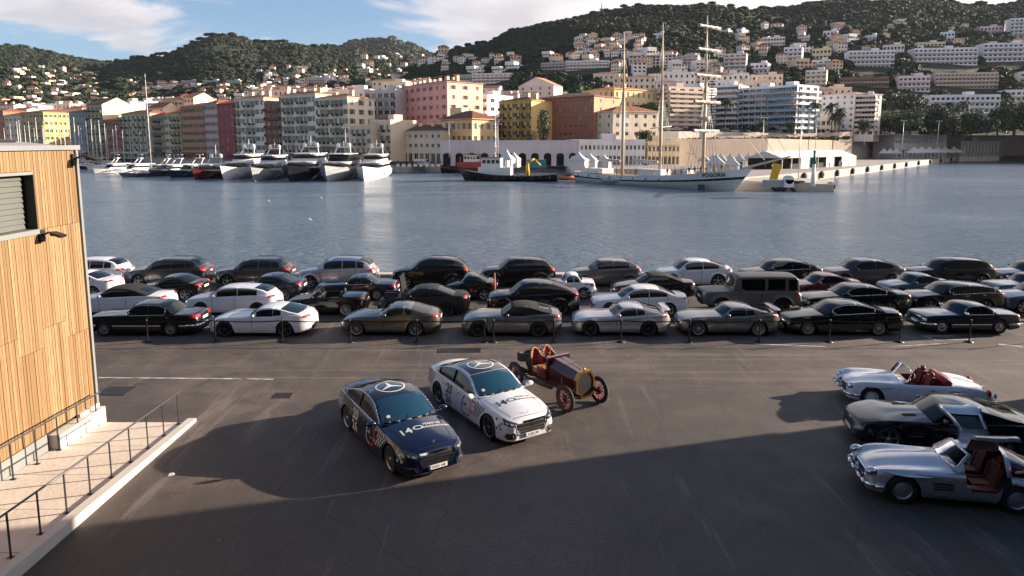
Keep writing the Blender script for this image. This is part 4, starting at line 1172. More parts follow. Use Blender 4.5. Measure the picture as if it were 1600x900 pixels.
q = MB(); q.bb(.0, .03, -21, -2.2, .10, .57); q.build('plinth', m_trim, t)
q = MB(); q.bb(-.02, .30, -2.1, .0, 0, .50); q.bb(.0, .12, -.9, .02, .503, .60); q.build('concrete_upstand', m_concl, t)
def floodlight(y, z, out, label):
 f = empty('floodlight', (WX + .02, y, z), 0, label, 'floodlight')
 q = MB(); q.bb(-.02, .05, -.09, .09, -.16, .16); q.tube((.02, 0, .0), (.20, .02, .10), .025, .025, 6); q.tube((.2, .02, .10), (out, .05, .06), .022, .022, 6); q.build('bracket', M_black, f)
 q = MB(); q.box((out + .12, .05, .03), (.30, .26, .07), 0, rot=Matrix.Rotation(R(18), 3, 'Y')); q.box((out - .02, .05, .05), (.08, .1, .12)); q.build('lamp_head', M_black, f)
floodlight(18.1, 5.93, .30, 'small black bracket floodlight below the louvred window')
floodlight(19.72, 7.92, .42, 'black floodlight arm at the top corner of the timber building')
tag(t, kind=None)
# the quay terminal that stands round the viewer and shades the foreground
m_term = vary('terminal_cladding', (.035, .035, .038), .2, .3, .8)  # near black, chosen so the cars reflect a dark building
t = empty('terminal_building', (26.0, 24.15, 0), 0, 'large terminal building outside the frame casting the broad foreground shadow', 'building')
q = MB()
q.bb(0, 30, -26, 0, 0, 15)
q.bb(-38.4, -.01, -40, -25.6, 0, 15)  # rear wing out of view, added to darken car reflections and sky fill
q.build('wall', m_term, t)
q = MB(); q.bb(-.3, 30.3, -26.3, .3, 15.005, 15.3); q.bb(-38.5, -.31, -40, -25.3, 15.005, 15.3); q.build('roof', m_trim, t)
for i in range(10):
 for k in range(4):
  q = MB(); q.bb(-.05, -.005, -24 + i * 2.5, -22.4 + i * 2.5, 1.5 + k * 3.4, 3.6 + k * 3.4); q.build('window', M_pane, t)
# ---- ramp with slabs, kerb and two handrails
def rz_(y): return .04 + max(0, (19.7 - y)) * .024
q = MB()
def slope(x0, x1, ya, yb, top, bot=-.3, m=0):
 za, zb2 = rz_(ya) + top, rz_(yb) + top
 p = [(x0, ya), (x1, ya), (x1, yb), (x0, yb)]
 lo = [q.pt((a, b_, bot)) for a, b_ in p]; hi = [q.pt((a, b_, z)) for (a, b_), z in zip(p, (za, za, zb2, zb2))]
 for i in range(4):
  j = (i + 1) % 4; q.face((lo[i], lo[j], hi[j], hi[i]), m)
 q.face(hi, m)
slope(-12.6, -9.63, 4.0, 19.70, -.02)
ramp = tag(q.build('ramp', m_conc), 'pale concrete access ramp rising beside the timber building', 'ramp')
m_slab = vary('ramp_slab_concrete', (.62, .55, .47), .16, .8, .85, False, .2, 8.0)
for i in range(9):
 q = MB(); ya = 19.68 - (i + 1) * 1.72
 slope(-12.58, -9.90, ya, ya + 1.70, .0); q.build('slab', m_slab, ramp)
q = MB(); slope(-9.84, -9.60, 4.0, 19.82, .07)
q.build('kerb', vary('white_kerb', (.58, .54, .48), .12, .6, .7, False), ramp)
def handrail(x, ys_, label, zoff=0.0):
 t = empty('handrail', (x, ys_[0], 0), 0, label, 'handrail')
 y0 = ys_[0]
 for y in ys_:
  q = MB(); z = rz_(y)
  q.bb(-.006, .006, y - y0 - .025, y - y0 + .025, z + .012, z + .93); q.build('post', M_steel, t)
  q = MB(); q.bb(-.06, .06, y - y0 - .05, y - y0 + .05, z, z + .012); q.build('base_plate', M_steel, t)
 q = MB(); a, b_ = ys_[0] + .28, ys_[-1] - .5
 q.tube((0, a - y0, rz_(a) + .95), (0, b_ - y0, rz_(b_) + .95), .024, .024, 8); q.build('rail', vary('galvanised_rail', (.12, .13, .14), .2, 3.0, .4, False, metal=.6), t)
 return t
handrail(-9.98, [19.5 - i * .86 for i in range(11)], 'dark steel handrail along the outer kerb of the ramp')
handrail(-12.36, [19.4 - i * .86 for i in range(11)], 'dark steel handrail close to the slatted wall')
# ---- markings and ironwork on the apron
def sheet(name, px, m, z=.004, **kw):
 q = MB(); P = [PZ(a, b_, 0) for a, b_ in px]
 q.poly([(p.x, p.y, z) for p in P][::-1]); return tag(q.build(name, m), **kw)
m_line, N, b = nmat('worn_white_paint', .7)
g = N.n('ShaderNodeTexCoord').outputs['Object']
wn = N.ramp(N.noise(N.mapping(g, scale=(.6, 2, 1)), 3.0, 6.0, .7), [(.36, 0.0), (.58, 1.0)])
N.t.links.new(N.mix(wn, (.09, .08, .07), (.62, .58, .54)), b.inputs['Base Color'])
A = PZ(154, 590, 0); B = PZ(428, 592.5, 0)
q = MB(); n_ = Vector((0, .055, 0))
q.poly([(A.x, A.y - .055, .004), (B.x, B.y - .055, .004), (B.x, B.y + .055, .004), (A.x, A.y + .055, .004)])
tag(q.build('painted_line', m_line), kind='structure')
for (a, b_, c_, d_) in (((1437, 524), (1462, 532), (1466, 532), (1441, 524)), ((1441, 524.5), (1492, 524.5), (1492, 525.5), (1441, 525.5)), ((1466, 531), (1520, 529.5), (1520, 530.5), (1466, 532)), ((1180, 537), (1290, 541), (1290, 542), (1180, 538)), ((1395, 541), (1480, 536), (1480, 537), (1395, 542)), ((1560, 537), (1598, 541), (1598, 543), (1560, 539))):
 sheet('painted_line', (a, b_, c_, d_), m_line, kind='structure')
m_iron = vary('cast_iron', (.05, .045, .042), .3, 4.0, .7, False)
def grate(px, py, w, d, n, label, m=m_iron):
 p = PZ(px, py, 0); t = empty('drain_grate', (p.x, p.y, 0), 0, label, 'drain grate')
 q = MB(); q.bb(-w / 2, w / 2, -d / 2, d / 2, .002, .010); q.build('frame', m, t)
 bm_ = MB(); bm_.bb(-.012, .012, -d / 2 + .03, d / 2 - .03, .010, .022); me = bm_.mesh('bar', M_steel)
 for i in range(n): put('bar', me, t, (-w / 2 + w * (i + .5) / n, 0, 0))
grate(718, 547.5, 1.75, .62, 22, 'long iron drain grate on the apron in front of the grey soft top roadster')
grate(183, 611, .95, .85, 12, 'square iron drain grate by the foot of the ramp')
grate(443, 618, .62, .52, 9, 'small rusty drain grate in the open asphalt left of the two liveried saloons', vary('rusty_iron', (.16, .09, .06), .3, 4.0, .8, False))
p = PZ(268, 742, 0); q = MB(); q.box((0, 0, .02), (.16, .10, .04), 0, rz=.4, taper=.6)
tag(q.build('paper_scrap', M_white, loc=(p.x, p.y, 0)), 'white crumpled paper scrap lying in the left shadow', 'litter')
# ---- barrier posts with belts
def stanchion_meshes():
 a = MB(); a.lathe([(.17, 0), (.17, .02), (.05, .045), (.03, .05)], 16); a.poly([(.03 * math.cos(i), .03 * math.sin(i), .05) for i in (0, 2, 4)])
 b_ = MB(); b_.lathe([(.032, .045), (.032, .86), (.042, .865), (.042, .98), (.03, .99), (.001, .99)], 12)
 return a.mesh('base', M_black), b_.mesh('pole', M_black)
sb_, sp_ = stanchion_meshes()
SX = [231, 337, 441.5, 547.5, 651.5, 757, 771, 865, 970, 1076.5, 1186, 1295, 1405.5, 1514, 1622]
ST = [PZ(x, 534.5, 0) for x in SX]
names = ['behind the tail of the black classic saloon', 'at the front wheel of the white sports coupe', 'at the rear wheel of the white sports coupe', 'just ahead of the bronze grey coupe', 'at the rear wheel of the bronze grey coupe', 'left one of the close pair at the grey soft top roadster', 'right one of the close pair at the grey soft top roadster', 'at the tail of the grey soft top roadster', 'in front of the silver winged coupe', 'at the nose of the dark grey winged coupe', 'at the rear wheel of the dark grey winged coupe', 'at the front wheel of the black luxury coupe', 'at the rear of the black luxury coupe', 'before the navy classic hardtop roadster', 'just past the right edge of the picture']
for i, p in enumerate(ST):
 t = empty('barrier_post', (p.x, p.y, 0), 0, 'black belt barrier post ' + names[i], 'barrier post', 'belt barrier posts before the front row')
 put('base', sb_, t); put('pole', sp_, t)
 if i + 1 < len(ST) and i != 5:
  nx = ST[i + 1]; d = nx.x - p.x; dy = nx.y - p.y
  q = MB(); q.grid([[(d * k / 8, dy * k / 8, .955 - .05 * math.sin(math.pi * k / 8)), (d * k / 8, dy * k / 8, .905 - .05 * math.sin(math.pi * k / 8))] for k in range(9)], 0, False)
  q.build('belt', M_black, t)
p0 = ST[0]; t = empty('barrier_post', (p0.x - 3.0, p0.y, 0), 0, 'black belt barrier post hidden behind the timber corner', 'barrier post', 'belt barrier posts before the front row')
put('base', sb_, t); put('pole', sp_, t)
q = MB(); q.grid([[(3.0 * k / 8, 0, .955 - .05 * math.sin(math.pi * k / 8)), (3.0 * k / 8, 0, .905 - .05 * math.sin(math.pi * k / 8))] for k in range(9)]); q.build('belt', M_black, t)
p = PZ(773, 470, 0)
t = empty('marker_post', (p.x, p.y - .2, 0), 0, 'slim orange marker post standing between the black coupes in the third row', 'post')
q = MB(); q.tube((0, 0, 0), (0, 0, 1.55), .05, .045, 10); q.build('pole', vary('faded_orange', (.42, .16, .06), .2), t)
q = MB(); q.lathe([(.14, 0), (.14, .05), (.05, .08)], 12); q.build('base', M_black, t)
# ================================================================== CARS
def curve(pts):
 """monotone cubic through (x, y) points"""
 xs = [p[0] for p in pts]; ysv = [p[1] for p in pts]; n = len(xs)
 d = [(ysv[i + 1] - ysv[i]) / (xs[i + 1] - xs[i]) for i in range(n - 1)]
 m = [d[0]] + [0.0 if d[i - 1] * d[i] <= 0 else 2 * d[i - 1] * d[i] / (d[i - 1] + d[i]) for i in range(1, n - 1)] + [d[-1]]
 def f(x):
  if x <= xs[0]: return ysv[0]
  if x >= xs[-1]: return ysv[-1]
  i = 0
  while x > xs[i + 1]: i += 1
  h = xs[i + 1] - xs[i]; t = (x - xs[i]) / h
  return (2 * t ** 3 - 3 * t * t + 1) * ysv[i] + (t ** 3 - 2 * t * t + t) * h * m[i] + (3 * t * t - 2 * t ** 3) * ysv[i + 1] + (t ** 3 - t * t) * h * m[i + 1]
 return f
def paint(name, col, metal=0.0, rough=0.35, flake=False):
 return mat(name, col, rough, metal, coat=1.0, spec=.12 if max(col) < .03 else .4)
P_white = paint('white_car_paint', (.70, .71, .74), 0.0, .3)
P_black = paint('black_car_paint', (.008, .008, .010), 0.0, .25)
P_dkgrey = paint('dark_grey_car_paint', (.075, .078, .085), .75, .32)
P_grey = paint('grey_car_paint', (.16, .165, .18), .8, .32)
P_silver = paint('silver_car_paint', (.50, .51, .54), .75, .32)
P_gun = paint('gunmetal_bronze_paint', (.13, .122, .112), .8, .32)
P_navy = paint('navy_car_paint', (.010, .016, .035), .2, .28)
P_blue = paint('steel_blue_car_paint', (.10, .13, .19), .6, .32)
P_red = paint('dark_red_car_paint', (.12, .012, .015), .4, .3)
P_teal = paint('grey_teal_car_paint', (.10, .14, .15), .4, .35)
P_matt = mat('matt_grey_paint', (.125, .12, .11), .42, .35)
P_mattb = mat('matt_black_paint', (.018, .018, .018), .42, .3)
P_bluevio = paint('deep_blue_livery_paint', (.0025, .006, .032), .2, .2)
M_soft = mat('soft_top_fabric', (.012, .011, .011), .9)
M_headl = mat('headlight_glass', (.45, .48, .52), .06, .5, coat=1.0)
M_headd = mat('smoked_headlight', (.05, .055, .06), .06, .3, coat=1.0)
M_tail = mat('tail_light_red', (.50, .012, .012), .15, coat=1.0)
M_amber = mat('amber_lens', (.7, .16, .01), .2, coat=1.0)
M_alloy = mat('alloy_silver', (.42, .42, .43), .3, .9)
M_alloyd = mat('alloy_dark', (.06, .06, .065), .35, .8)
M_plate = mat('number_plate_white', (.75, .75, .74), .4)
M_plateb = mat('plate_blue', (.01, .05, .35), .4)
M_text = mat('print_black', (.012, .012, .014), .5)
M_textw = mat('print_white', (.72, .72, .70), .5)
M_textr = mat('print_red', (.75, .04, .03), .5)
M_leatherr = vary('red_leather', (.19, .014, .018), .25, 3.0, .55, False)
M_tan = vary('tan_leather', (.38, .20, .09), .2, 4.0, .5, False)
M_under = mat('underbody', (.008, .008, .008), .9)
M_inner = mat('cabin_black', (.02, .02, .021), .7)
M_stone = vary('beige_interior', (.45, .36, .22), .2, 3.0, .7, False)
m_ws, N, b = nmat('windscreen_glass', .03)
b.inputs['Base Color'].default_value = (.008, .040, .070, 1); b.inputs['Specular IOR Level'].default_value = 1.0; b.inputs['Coat Weight'].default_value = .6
g = N.n('ShaderNodeTexCoord').outputs['Object']
# ---- wheels (shared)
def wheel_mesh(r, w, rim_r, style, rimmat):
 """returns (tyre mesh, rim mesh); the outer face looks towards -Y"""
 q = MB()
 q.lathe([(rim_r, -w * .46), (rim_r + .012, -w * .5), (r - .03, -w * .5), (r - .006, -w * .42), (r, -w * .25), (r, w * .25), (r - .03, w * .5), (rim_r, w * .5)], 32, axis='Y')
 tyre = q.mesh('tyre', M_rubber)
 q = MB()
 R0 = rim_r
 q.lathe([(R0 + .002, -w * .47), (R0 - .012, -w * .47), (R0 - .03, -w * .30), (R0 - .035, w * .3)], 32, axis='Y', m=0)
 yb = -w * .12
 q.lathe([(0.001, yb), (R0 - .034, yb)], 24, axis='Y', m=1)       # dark barrel behind the spokes
 def spoke(a, r0, r1, w0, w1, y0, y1, th=.02):
  d = Vector((math.cos(a), 0, math.sin(a))); s = Vector((-math.sin(a), 0, math.cos(a)))
  p = [d * r0 + s * w0, d * r1 + s * w1, d * r1 - s * w1, d * r0 - s * w0]
  y = [y0, y1, y1, y0]
  f = [(p[i].x, y[i], p[i].z) for i in range(4)]; bk = [(p[i].x, y[i] + th, p[i].z) for i in range(4)]
  F = [q.pt(x) for x in f]; B = [q.pt(x) for x in bk]
  q.face(F, 0); 
  for i in range(4): q.face((F[i], B[i], B[(i + 1) % 4], F[(i + 1) % 4]), 0)
 if style in ('five', 'five2', 'ten', 'multi', 'wire', 'twin'):
  n = {'five': 5, 'five2': 5, 'ten': 10, 'multi': 18, 'wire': 24, 'twin': 5}[style]
  for i in range(n):
   a = 2 * math.pi * i / n + .3
   if style == 'twin':
    for da in (-.14, .14): spoke(a + da, .05, R0 - .015, .018, .016, -w * .40, -w * .44)
   elif style == 'five2': spoke(a, .04, R0 - .015, .045, .022, -w * .36, -w * .44)
   elif style == 'five': spoke(a, .04, R0 - .015, .040, .040, -w * .36, -w * .44)
   elif style == 'ten': spoke(a, .05, R0 - .015, .014, .012, -w * .38, -w * .44)
   elif style == 'multi': spoke(a, .05, R0 - .015, .009, .010, -w * .40, -w * .42, .01)
   else: spoke(a, .03, R0 - .015, .006, .006, -w * .42, -w * .36, .01)
  q.lathe([(.001, -w * .44), (.05, -w * .43), (.06, -w * .36), (.06, -w * .1)], 14, axis='Y', m=0)
 elif style == 'cap':       # chromed hub cap on a painted steel wheel
  q.lathe([(R0 - .02, -w * .3), (R0 * .80, -w * .24), (R0 * .72, -w * .30)], 24, axis='Y', m=2)
  q.lathe([(.001, -w * .50), (R0 * .22, -w * .49), (R0 * .40, -w * .42), (R0 * .62, -w * .40), (R0 * .74, -w * .30)], 24, axis='Y', m=0)
 elif style == 'disc':      # flat classic alloy with slots
  q.lathe([(.001, -w * .42), (R0 * .35, -w * .42), (R0 * .5, -w * .36), (R0 * .9, -w * .42), (R0 - .01, -w * .42)], 24, axis='Y', m=0)
  for i in range(15):
   a = 2 * math.pi * i / 15
   q.box((math.cos(a) * R0 * .7, -w * .43, math.sin(a) * R0 * .7), (R0 * .3, .012, .02), 1, rot=Matrix.Rotation(-a, 3, 'Y'))
 rim = q.mesh('rim', [rimmat, M_under, M_chrome if style == 'cap' else rimmat])
 return tyre, rim
_W = {}
def add_wheel(parent, x, y, r, w=.24, rim_r=None, style='five', rimmat=None, mirror=False, steer=0.0, capmat=None):
 rimmat = rimmat or M_alloy
 rim_r = rim_r or r * .70
 k = (round(r, 3), w, round(rim_r, 3), style, rimmat.name)
 if k not in _W: _W[k] = wheel_mesh(r, w, rim_r, style, rimmat)
 ty, rm = _W[k]
 e = bpy.data.objects.new('wheel', None); COL.objects.link(e); e.parent = parent; e.location = (x, y, r); e.empty_display_size = .1
 e.rotation_euler = (0, 0, (math.pi if mirror else 0) + steer)
 put('tyre', ty, e); o = put('rim', rm, e)
 return e
class Car:
 """Builds a car pointing to -X with its left side towards -Y. All sizes in metres.
 t: top profile of the lower body, s: shoulder height, w: half width in plan, g: cabin centreline."""
 def __init__(c, L, W, H, xf, xr, r, t, s, w, g=None, sill=.20, nose_z=.24, tail_z=.30, bow=.16, tumble=.30, wheelw=.24, glassx=None, topw=.90, flare=.02, crown=.05, arch=.045, bodyin=0.0, fender=None):
  c.L, c.W, c.H, c.xf, c.xr, c.r = L, W, H, xf, xr, r
  c.t, c.s = curve(t), curve(s); c.w = curve(w); c.g = curve(g) if g else None; c.gp = g
  c.sill, c.nose_z, c.tail_z, c.bow, c.tumble, c.topw, c.flare, c.crown, c.wheelw, c.arch = sill, nose_z, tail_z, bow, tumble, topw, flare, crown, wheelw, arch
  c.fender = fender
  c.bvh = None
 def zb(c, x):
  z = c.sill
  if x < .5: z = c.nose_z + (c.sill - c.nose_z) * min(1, x / .5)
  if x > c.L - .5: z = c.tail_z + (c.sill - c.tail_z) * min(1, (c.L - x) / .5)
  R_ = c.r + c.arch
  for xc in (c.xf, c.xr):
   d = abs(x - xc)
   if d < R_: z = max(z, c.r + math.sqrt(max(0, R_ * R_ - d * d)))
  return z
 def side_y(c, x, z):
  w = c.w(x); zs = c.s(x); u = max(0.0, min(1.0, (z - c.sill) / max(.05, zs - c.sill)))
  k = .945 + .055 * math.sin(math.pi * min(1, u * 1.05 + .18)) if u < .78 else None
  if u >= .78:
   k0 = .945 + .055 * math.sin(math.pi * min(1, .78 * 1.05 + .18))
   k = k0 + (c.topw - k0) * ((u - .78) / .22) ** 1.6
  y = w * k
  R_ = c.r + c.arch
  for xc in (c.xf, c.xr):
   d = math.hypot(x - xc, z - c.r)
   y += c.flare * math.exp(-((d - R_) / .09) ** 2)
  return y
 def stations(c):
  xs = set()
  n = 44
  for i in range(n + 1): xs.add(round(c.L * i / n, 4))
  for a in (.015, .04, .08, .13, .2): xs.add(a); xs.add(round(c.L - a, 4))
  R_ = c.r + c.arch
  for xc in (c.xf, c.xr):
   for i in range(17): xs.add(round(xc - R_ * math.cos(math.pi * i / 16), 4))
  xs = sorted(xs); o = [xs[0]]
  for x in xs[1:]:
   if x - o[-1] > .012: o.append(x)
  return o
 def top_z(c, x, k):
  """k 0 shoulder .. 1 centre"""
  zs, zt = c.s(x), c.t(x)
  z = zs + (zt - zs) * (1 - (1 - k) ** 2.0)
  if c.fender: z += c.fender(x, k)
  return z
 def body(c, name, mats, parent, skip=None, topskip=None):
  q = MB(); xs = c.stations(); V = [0, .04, .12, .26, .42, .58, .72, .84, .93, 1.0]; K = [.06, .16, .3, .5, .75, 1.0]
  for sg in (-1, 1):
   rows = []
   for x in xs:
    zb = c.zb(x); zs = max(c.s(x), zb + .02); row = []
    w_in = max(.1, c.w(x) - .38)
    row.append((x, 0, c.sill + .02)); row.append((x, sg * w_in, c.sill + .02)); row.append((x, sg * w_in, zb))
    for v in V:
     z = zb + (zs - zb) * v
     row.append((x, sg * c.side_y(x, z), z))
    y0 = c.side_y(x, zs)
    for k in K: row.append((x, sg * y0 * (1 - k) if k < 1 else 0.0, c.top_z(x, k)))
    rows.append(row)
   ids = [[q.pt(p) for p in r_] for r_ in rows]
   nv = len(V)
   for i in range(len(xs) - 1):
    xm = (xs[i] + xs[i + 1]) / 2
    for j in range(len(ids[0]) - 1):
     if j >= 3 and j < 3 + nv - 1 and skip and skip(xm, (rows[i][j][2] + rows[i][j + 1][2]) / 2, sg): continue
     if j >= 2 + nv and topskip and topskip(xm, (abs(rows[i][j][1]) + abs(rows[i][j + 1][1])) / 2): continue
     m = 1 if j < 3 else 0
     f = (ids[i][j], ids[i][j + 1], ids[i + 1][j + 1], ids[i + 1][j])
     q.face(f[::-1] if sg < 0 else f, m, j >= 3)
   for e in (0, -1):
    r_ = ids[e]; nn = len(r_)
    for j in range(3, nn - 1):
     # closing faces to the centre plane
     a, b_ = rows[e][j], rows[e][j + 1]
     ca = q.pt((a[0], 0, a[2])); cb = q.pt((b_[0], 0, b_[2]))
     f = (r_[j], ca, cb, r_[j + 1])
     q.face(f if (sg < 0) == (e == 0) else f[::-1], 0, False)
  me = q.mesh(name, mats)
  bm = bmesh.new(); bm.from_mesh(me); bmesh.ops.remove_doubles(bm, verts=bm.verts, dist=.0008)
  bmesh.ops.recalc_face_normals(bm, faces=bm.faces)
  bm.to_mesh(me)
  c.bvh = BVHTree.FromBMesh(bm); bm.free()
  o = put(name, me, parent)
  return o
 # cabin -----------------------------------------------------------
 def cab(c, x, k):
  """k: 0 belt .. 1 roof edge .. 2 centre ; returns point on the left side as (x, y>0, z)"""
  g0, g1 = c.gp[0][0], c.gp[-1][0]
  zc = c.g(x); zs = c.s(x) - .012
  w = c.w(x) * c.topw - .015
  zmax = max(p[1] for p in c.gp)
  hgt = max(0.0, zc - zs)
  lift = hgt * (.90) - .01
  zr = zs + max(0.0, lift)
  xm = (g0 + g1) / 2
  up = min(1.0, hgt / max(.01, (zmax - zs)))
  sh = c.bow * (1 - up * .75) * (1 if x < xm else -.8)
  ye = w - c.tumble * (zr - zs)
  if k <= 1:
   z = zs + (zr - zs) * k
   y = w + (ye - w) * (k ** 1.25)
   # roof-edge rounding
   return Vector((x + sh * (1 - 0) , y, z))
  u = k - 1
  y = ye * (1 - u)
  z = zr + (zc - zr) * (1 - (1 - u) ** 2.3)
  return Vector((x + sh * (1 - u) ** 2, y, z))
 def cabn(c, x, k, sg=1, off=0.006):
  e = .01
  p = c.cab(x, k); a = c.cab(x + e, k) - c.cab(x - e, k); b_ = c.cab(x, min(2, k + e)) - c.cab(x, k - e)
  n = a.cross(b_)
  if n.length < 1e-9: n = Vector((0, 0, 1))
  n.normalize()
  if n.z < 0 and k > 1: n = -n
  if k <= 1 and n.y < 0: n = -n
  p = p + n * off
  return Vector((p.x, p.y * sg, p.z))
 def cabin(c, name, mats, parent, skip=None):
  q = MB(); g0, g1 = c.gp[0][0], c.gp[-1][0]
  xs = [g0 + (g1 - g0) * i / 40 for i in range(41)]
  Ks = [0, .2, .4, .6, .8, .92, 1.0, 1.04, 1.1, 1.25, 1.5, 1.75, 2.0]
  for sg in (-1, 1):
   rows = []
   for x in xs: rows.append([Vector((p.x, p.y * sg, p.z)) for p in (c.cab(x, k) for k in Ks)])
   ids = [[q.pt(p) for p in r_] for r_ in rows]
   for i in range(40):
    for j in range(len(Ks) - 1):
     if skip and skip((xs[i] + xs[i + 1]) / 2, (Ks[j] + Ks[j + 1]) / 2, sg): continue
     f = (ids[i][j], ids[i][j + 1], ids[i + 1][j + 1], ids[i + 1][j])
     mi = 0
     if len(mats) > 1 and Ks[j] >= 1.0: mi = 1
     q.face(f[::-1] if sg > 0 else f, mi, True)
  me = q.mesh(name, mats)
  bm = bmesh.new(); bm.from_mesh(me); bmesh.ops.remove_doubles(bm, verts=bm.verts, dist=.0005); bmesh.ops.recalc_face_normals(bm, faces=bm.faces); bm.to_mesh(me)
  c.bvh2 = BVHTree.FromBMesh(bm); bm.free()
  return put(name, me, parent)
 def pane(c, name, xa, xb, ka, kb, m, parent, sides=(-1, 1), n=10, nk=6, full=False, off=.006, xa2=None, xb2=None):
  """a sheet of glass lying on the cabin surface between two stations"""
  q = MB()
  for sg in ((1,) if full else sides):
   rows = []
   for i in range(n + 1):
    row = []
    for j in range(nk + 1):
     k = ka + (kb - ka) * j / nk
     u = j / nk
     x0 = xa + ((xa2 if xa2 is not None else xa) - xa) * u; x1 = xb + ((xb2 if xb2 is not None else xb) - xb) * u
     row.append(c.cabn(x0 + (x1 - x0) * i / n, k, sg, off))
    if full:
     row += [c.cabn(xa + (xb - xa) * i / n, k, -1, off) for k in [kb - (kb - ka) * j / nk for j in range(1, nk + 1)]]
    rows.append(row)
   q.grid(rows, 0, True, flip=(sg > 0))
  return q.build(name, m, parent)
 def proj(c, pts_faces, o, u, v, d, off=.004, which=0):
  """carry a flat drawing (list of 2-D points, faces) onto the body along direction d"""
  o, u, v, d = Vector(o), Vector(u), Vector(v), Vector(d).normalized()
  P = []
  bv = c.bvh2 if which else c.bvh
  for p in pts_faces:
   s = o + u * p[0] + v * p[1]
   loc, nrm, i_, dist = bv.ray_cast(s - d * 2.5, d, 6.0)
   if loc is None: loc, nrm, i_, dist = bv.find_nearest(s); 
   if nrm.dot(d) > 0: nrm = -nrm
   P.append(loc + nrm * off)
  return P
 def patch(c, name, pts, o, u, v, d, m, parent, off=.005, n=6, which=0, mats=None):
  """four-cornered patch (bilinear) projected on the body"""
  q = MB(); a, b_, c_, e = [Vector((p[0], p[1])) for p in pts]
  rows2 = [[a.lerp(b_, i / n).lerp(e.lerp(c_, i / n), j / n) for j in range(n + 1)] for i in range(n + 1)]
  flat = [p for r_ in rows2 for p in r_]
  P = c.proj(flat, o, u, v, d, off, which)
  q.grid([P[i * (n + 1):(i + 1) * (n + 1)] for i in range(n + 1)], 0, True)
  return q.build(name, m, parent)
 def ribbon(c, name, pts, wd, o, u, v, d, m, parent, off=.004, which=0, seg=.12, q=None):
  own = q is None
  q = q or MB(); L_ = []
  for a, b_ in zip(pts[:-1], pts[1:]):
   a, b_ = Vector(a), Vector(b_); n = max(1, int((b_ - a).length / seg))
   L_ += [a.lerp(b_, i / n) for i in range(n)]
  L_.append(Vector(pts[-1]))
  A = []
  for i, p in enumerate(L_):
   t = (L_[min(i + 1, len(L_) - 1)] - L_[max(0, i - 1)]).normalized(); nn = Vector((-t.y, t.x)) * wd / 2
   A += [p + nn, p - nn]
  P = c.proj(A, o, u, v, d, off, which)
  q.grid([[P[2 * i], P[2 * i + 1]] for i in range(len(L_))], 0, True)
  return q.build(name, m, parent) if own else q
_TX = {}
def text_geo(s, size=1.0, bold=0.0, sub=None):
 """outline font text -> (points, triangles), flat, unit baseline at the origin"""
 cu_ = bpy.data.curves.new('t', 'FONT'); cu_.body = s; cu_.size = size; cu_.offset = bold; cu_.resolution_u = 3
 ob = bpy.data.objects.new('t', cu_); COL.objects.link(ob)
 dg = bpy.context.evaluated_depsgraph_get()
 me = bpy.data.meshes.new_from_object(ob.evaluated_get(dg))
 bm = bmesh.new(); bm.from_mesh(me)
 bmesh.ops.remove_doubles(bm, verts=bm.verts, dist=1e-5)
 bmesh.ops.triangulate(bm, faces=bm.faces)
 if sub: bmesh.ops.subdivide_edges(bm, edges=[e for e in bm.edges if e.calc_length() > sub], cuts=1); bmesh.ops.triangulate(bm, faces=bm.faces)
 pts = [(v.co.x, v.co.y) for v in bm.verts]; fs = [tuple(v.index for v in f.verts) for f in bm.faces]
 bm.free(); bpy.data.objects.remove(ob); bpy.data.meshes.remove(me); bpy.data.curves.remove(cu_)
 return pts, fs
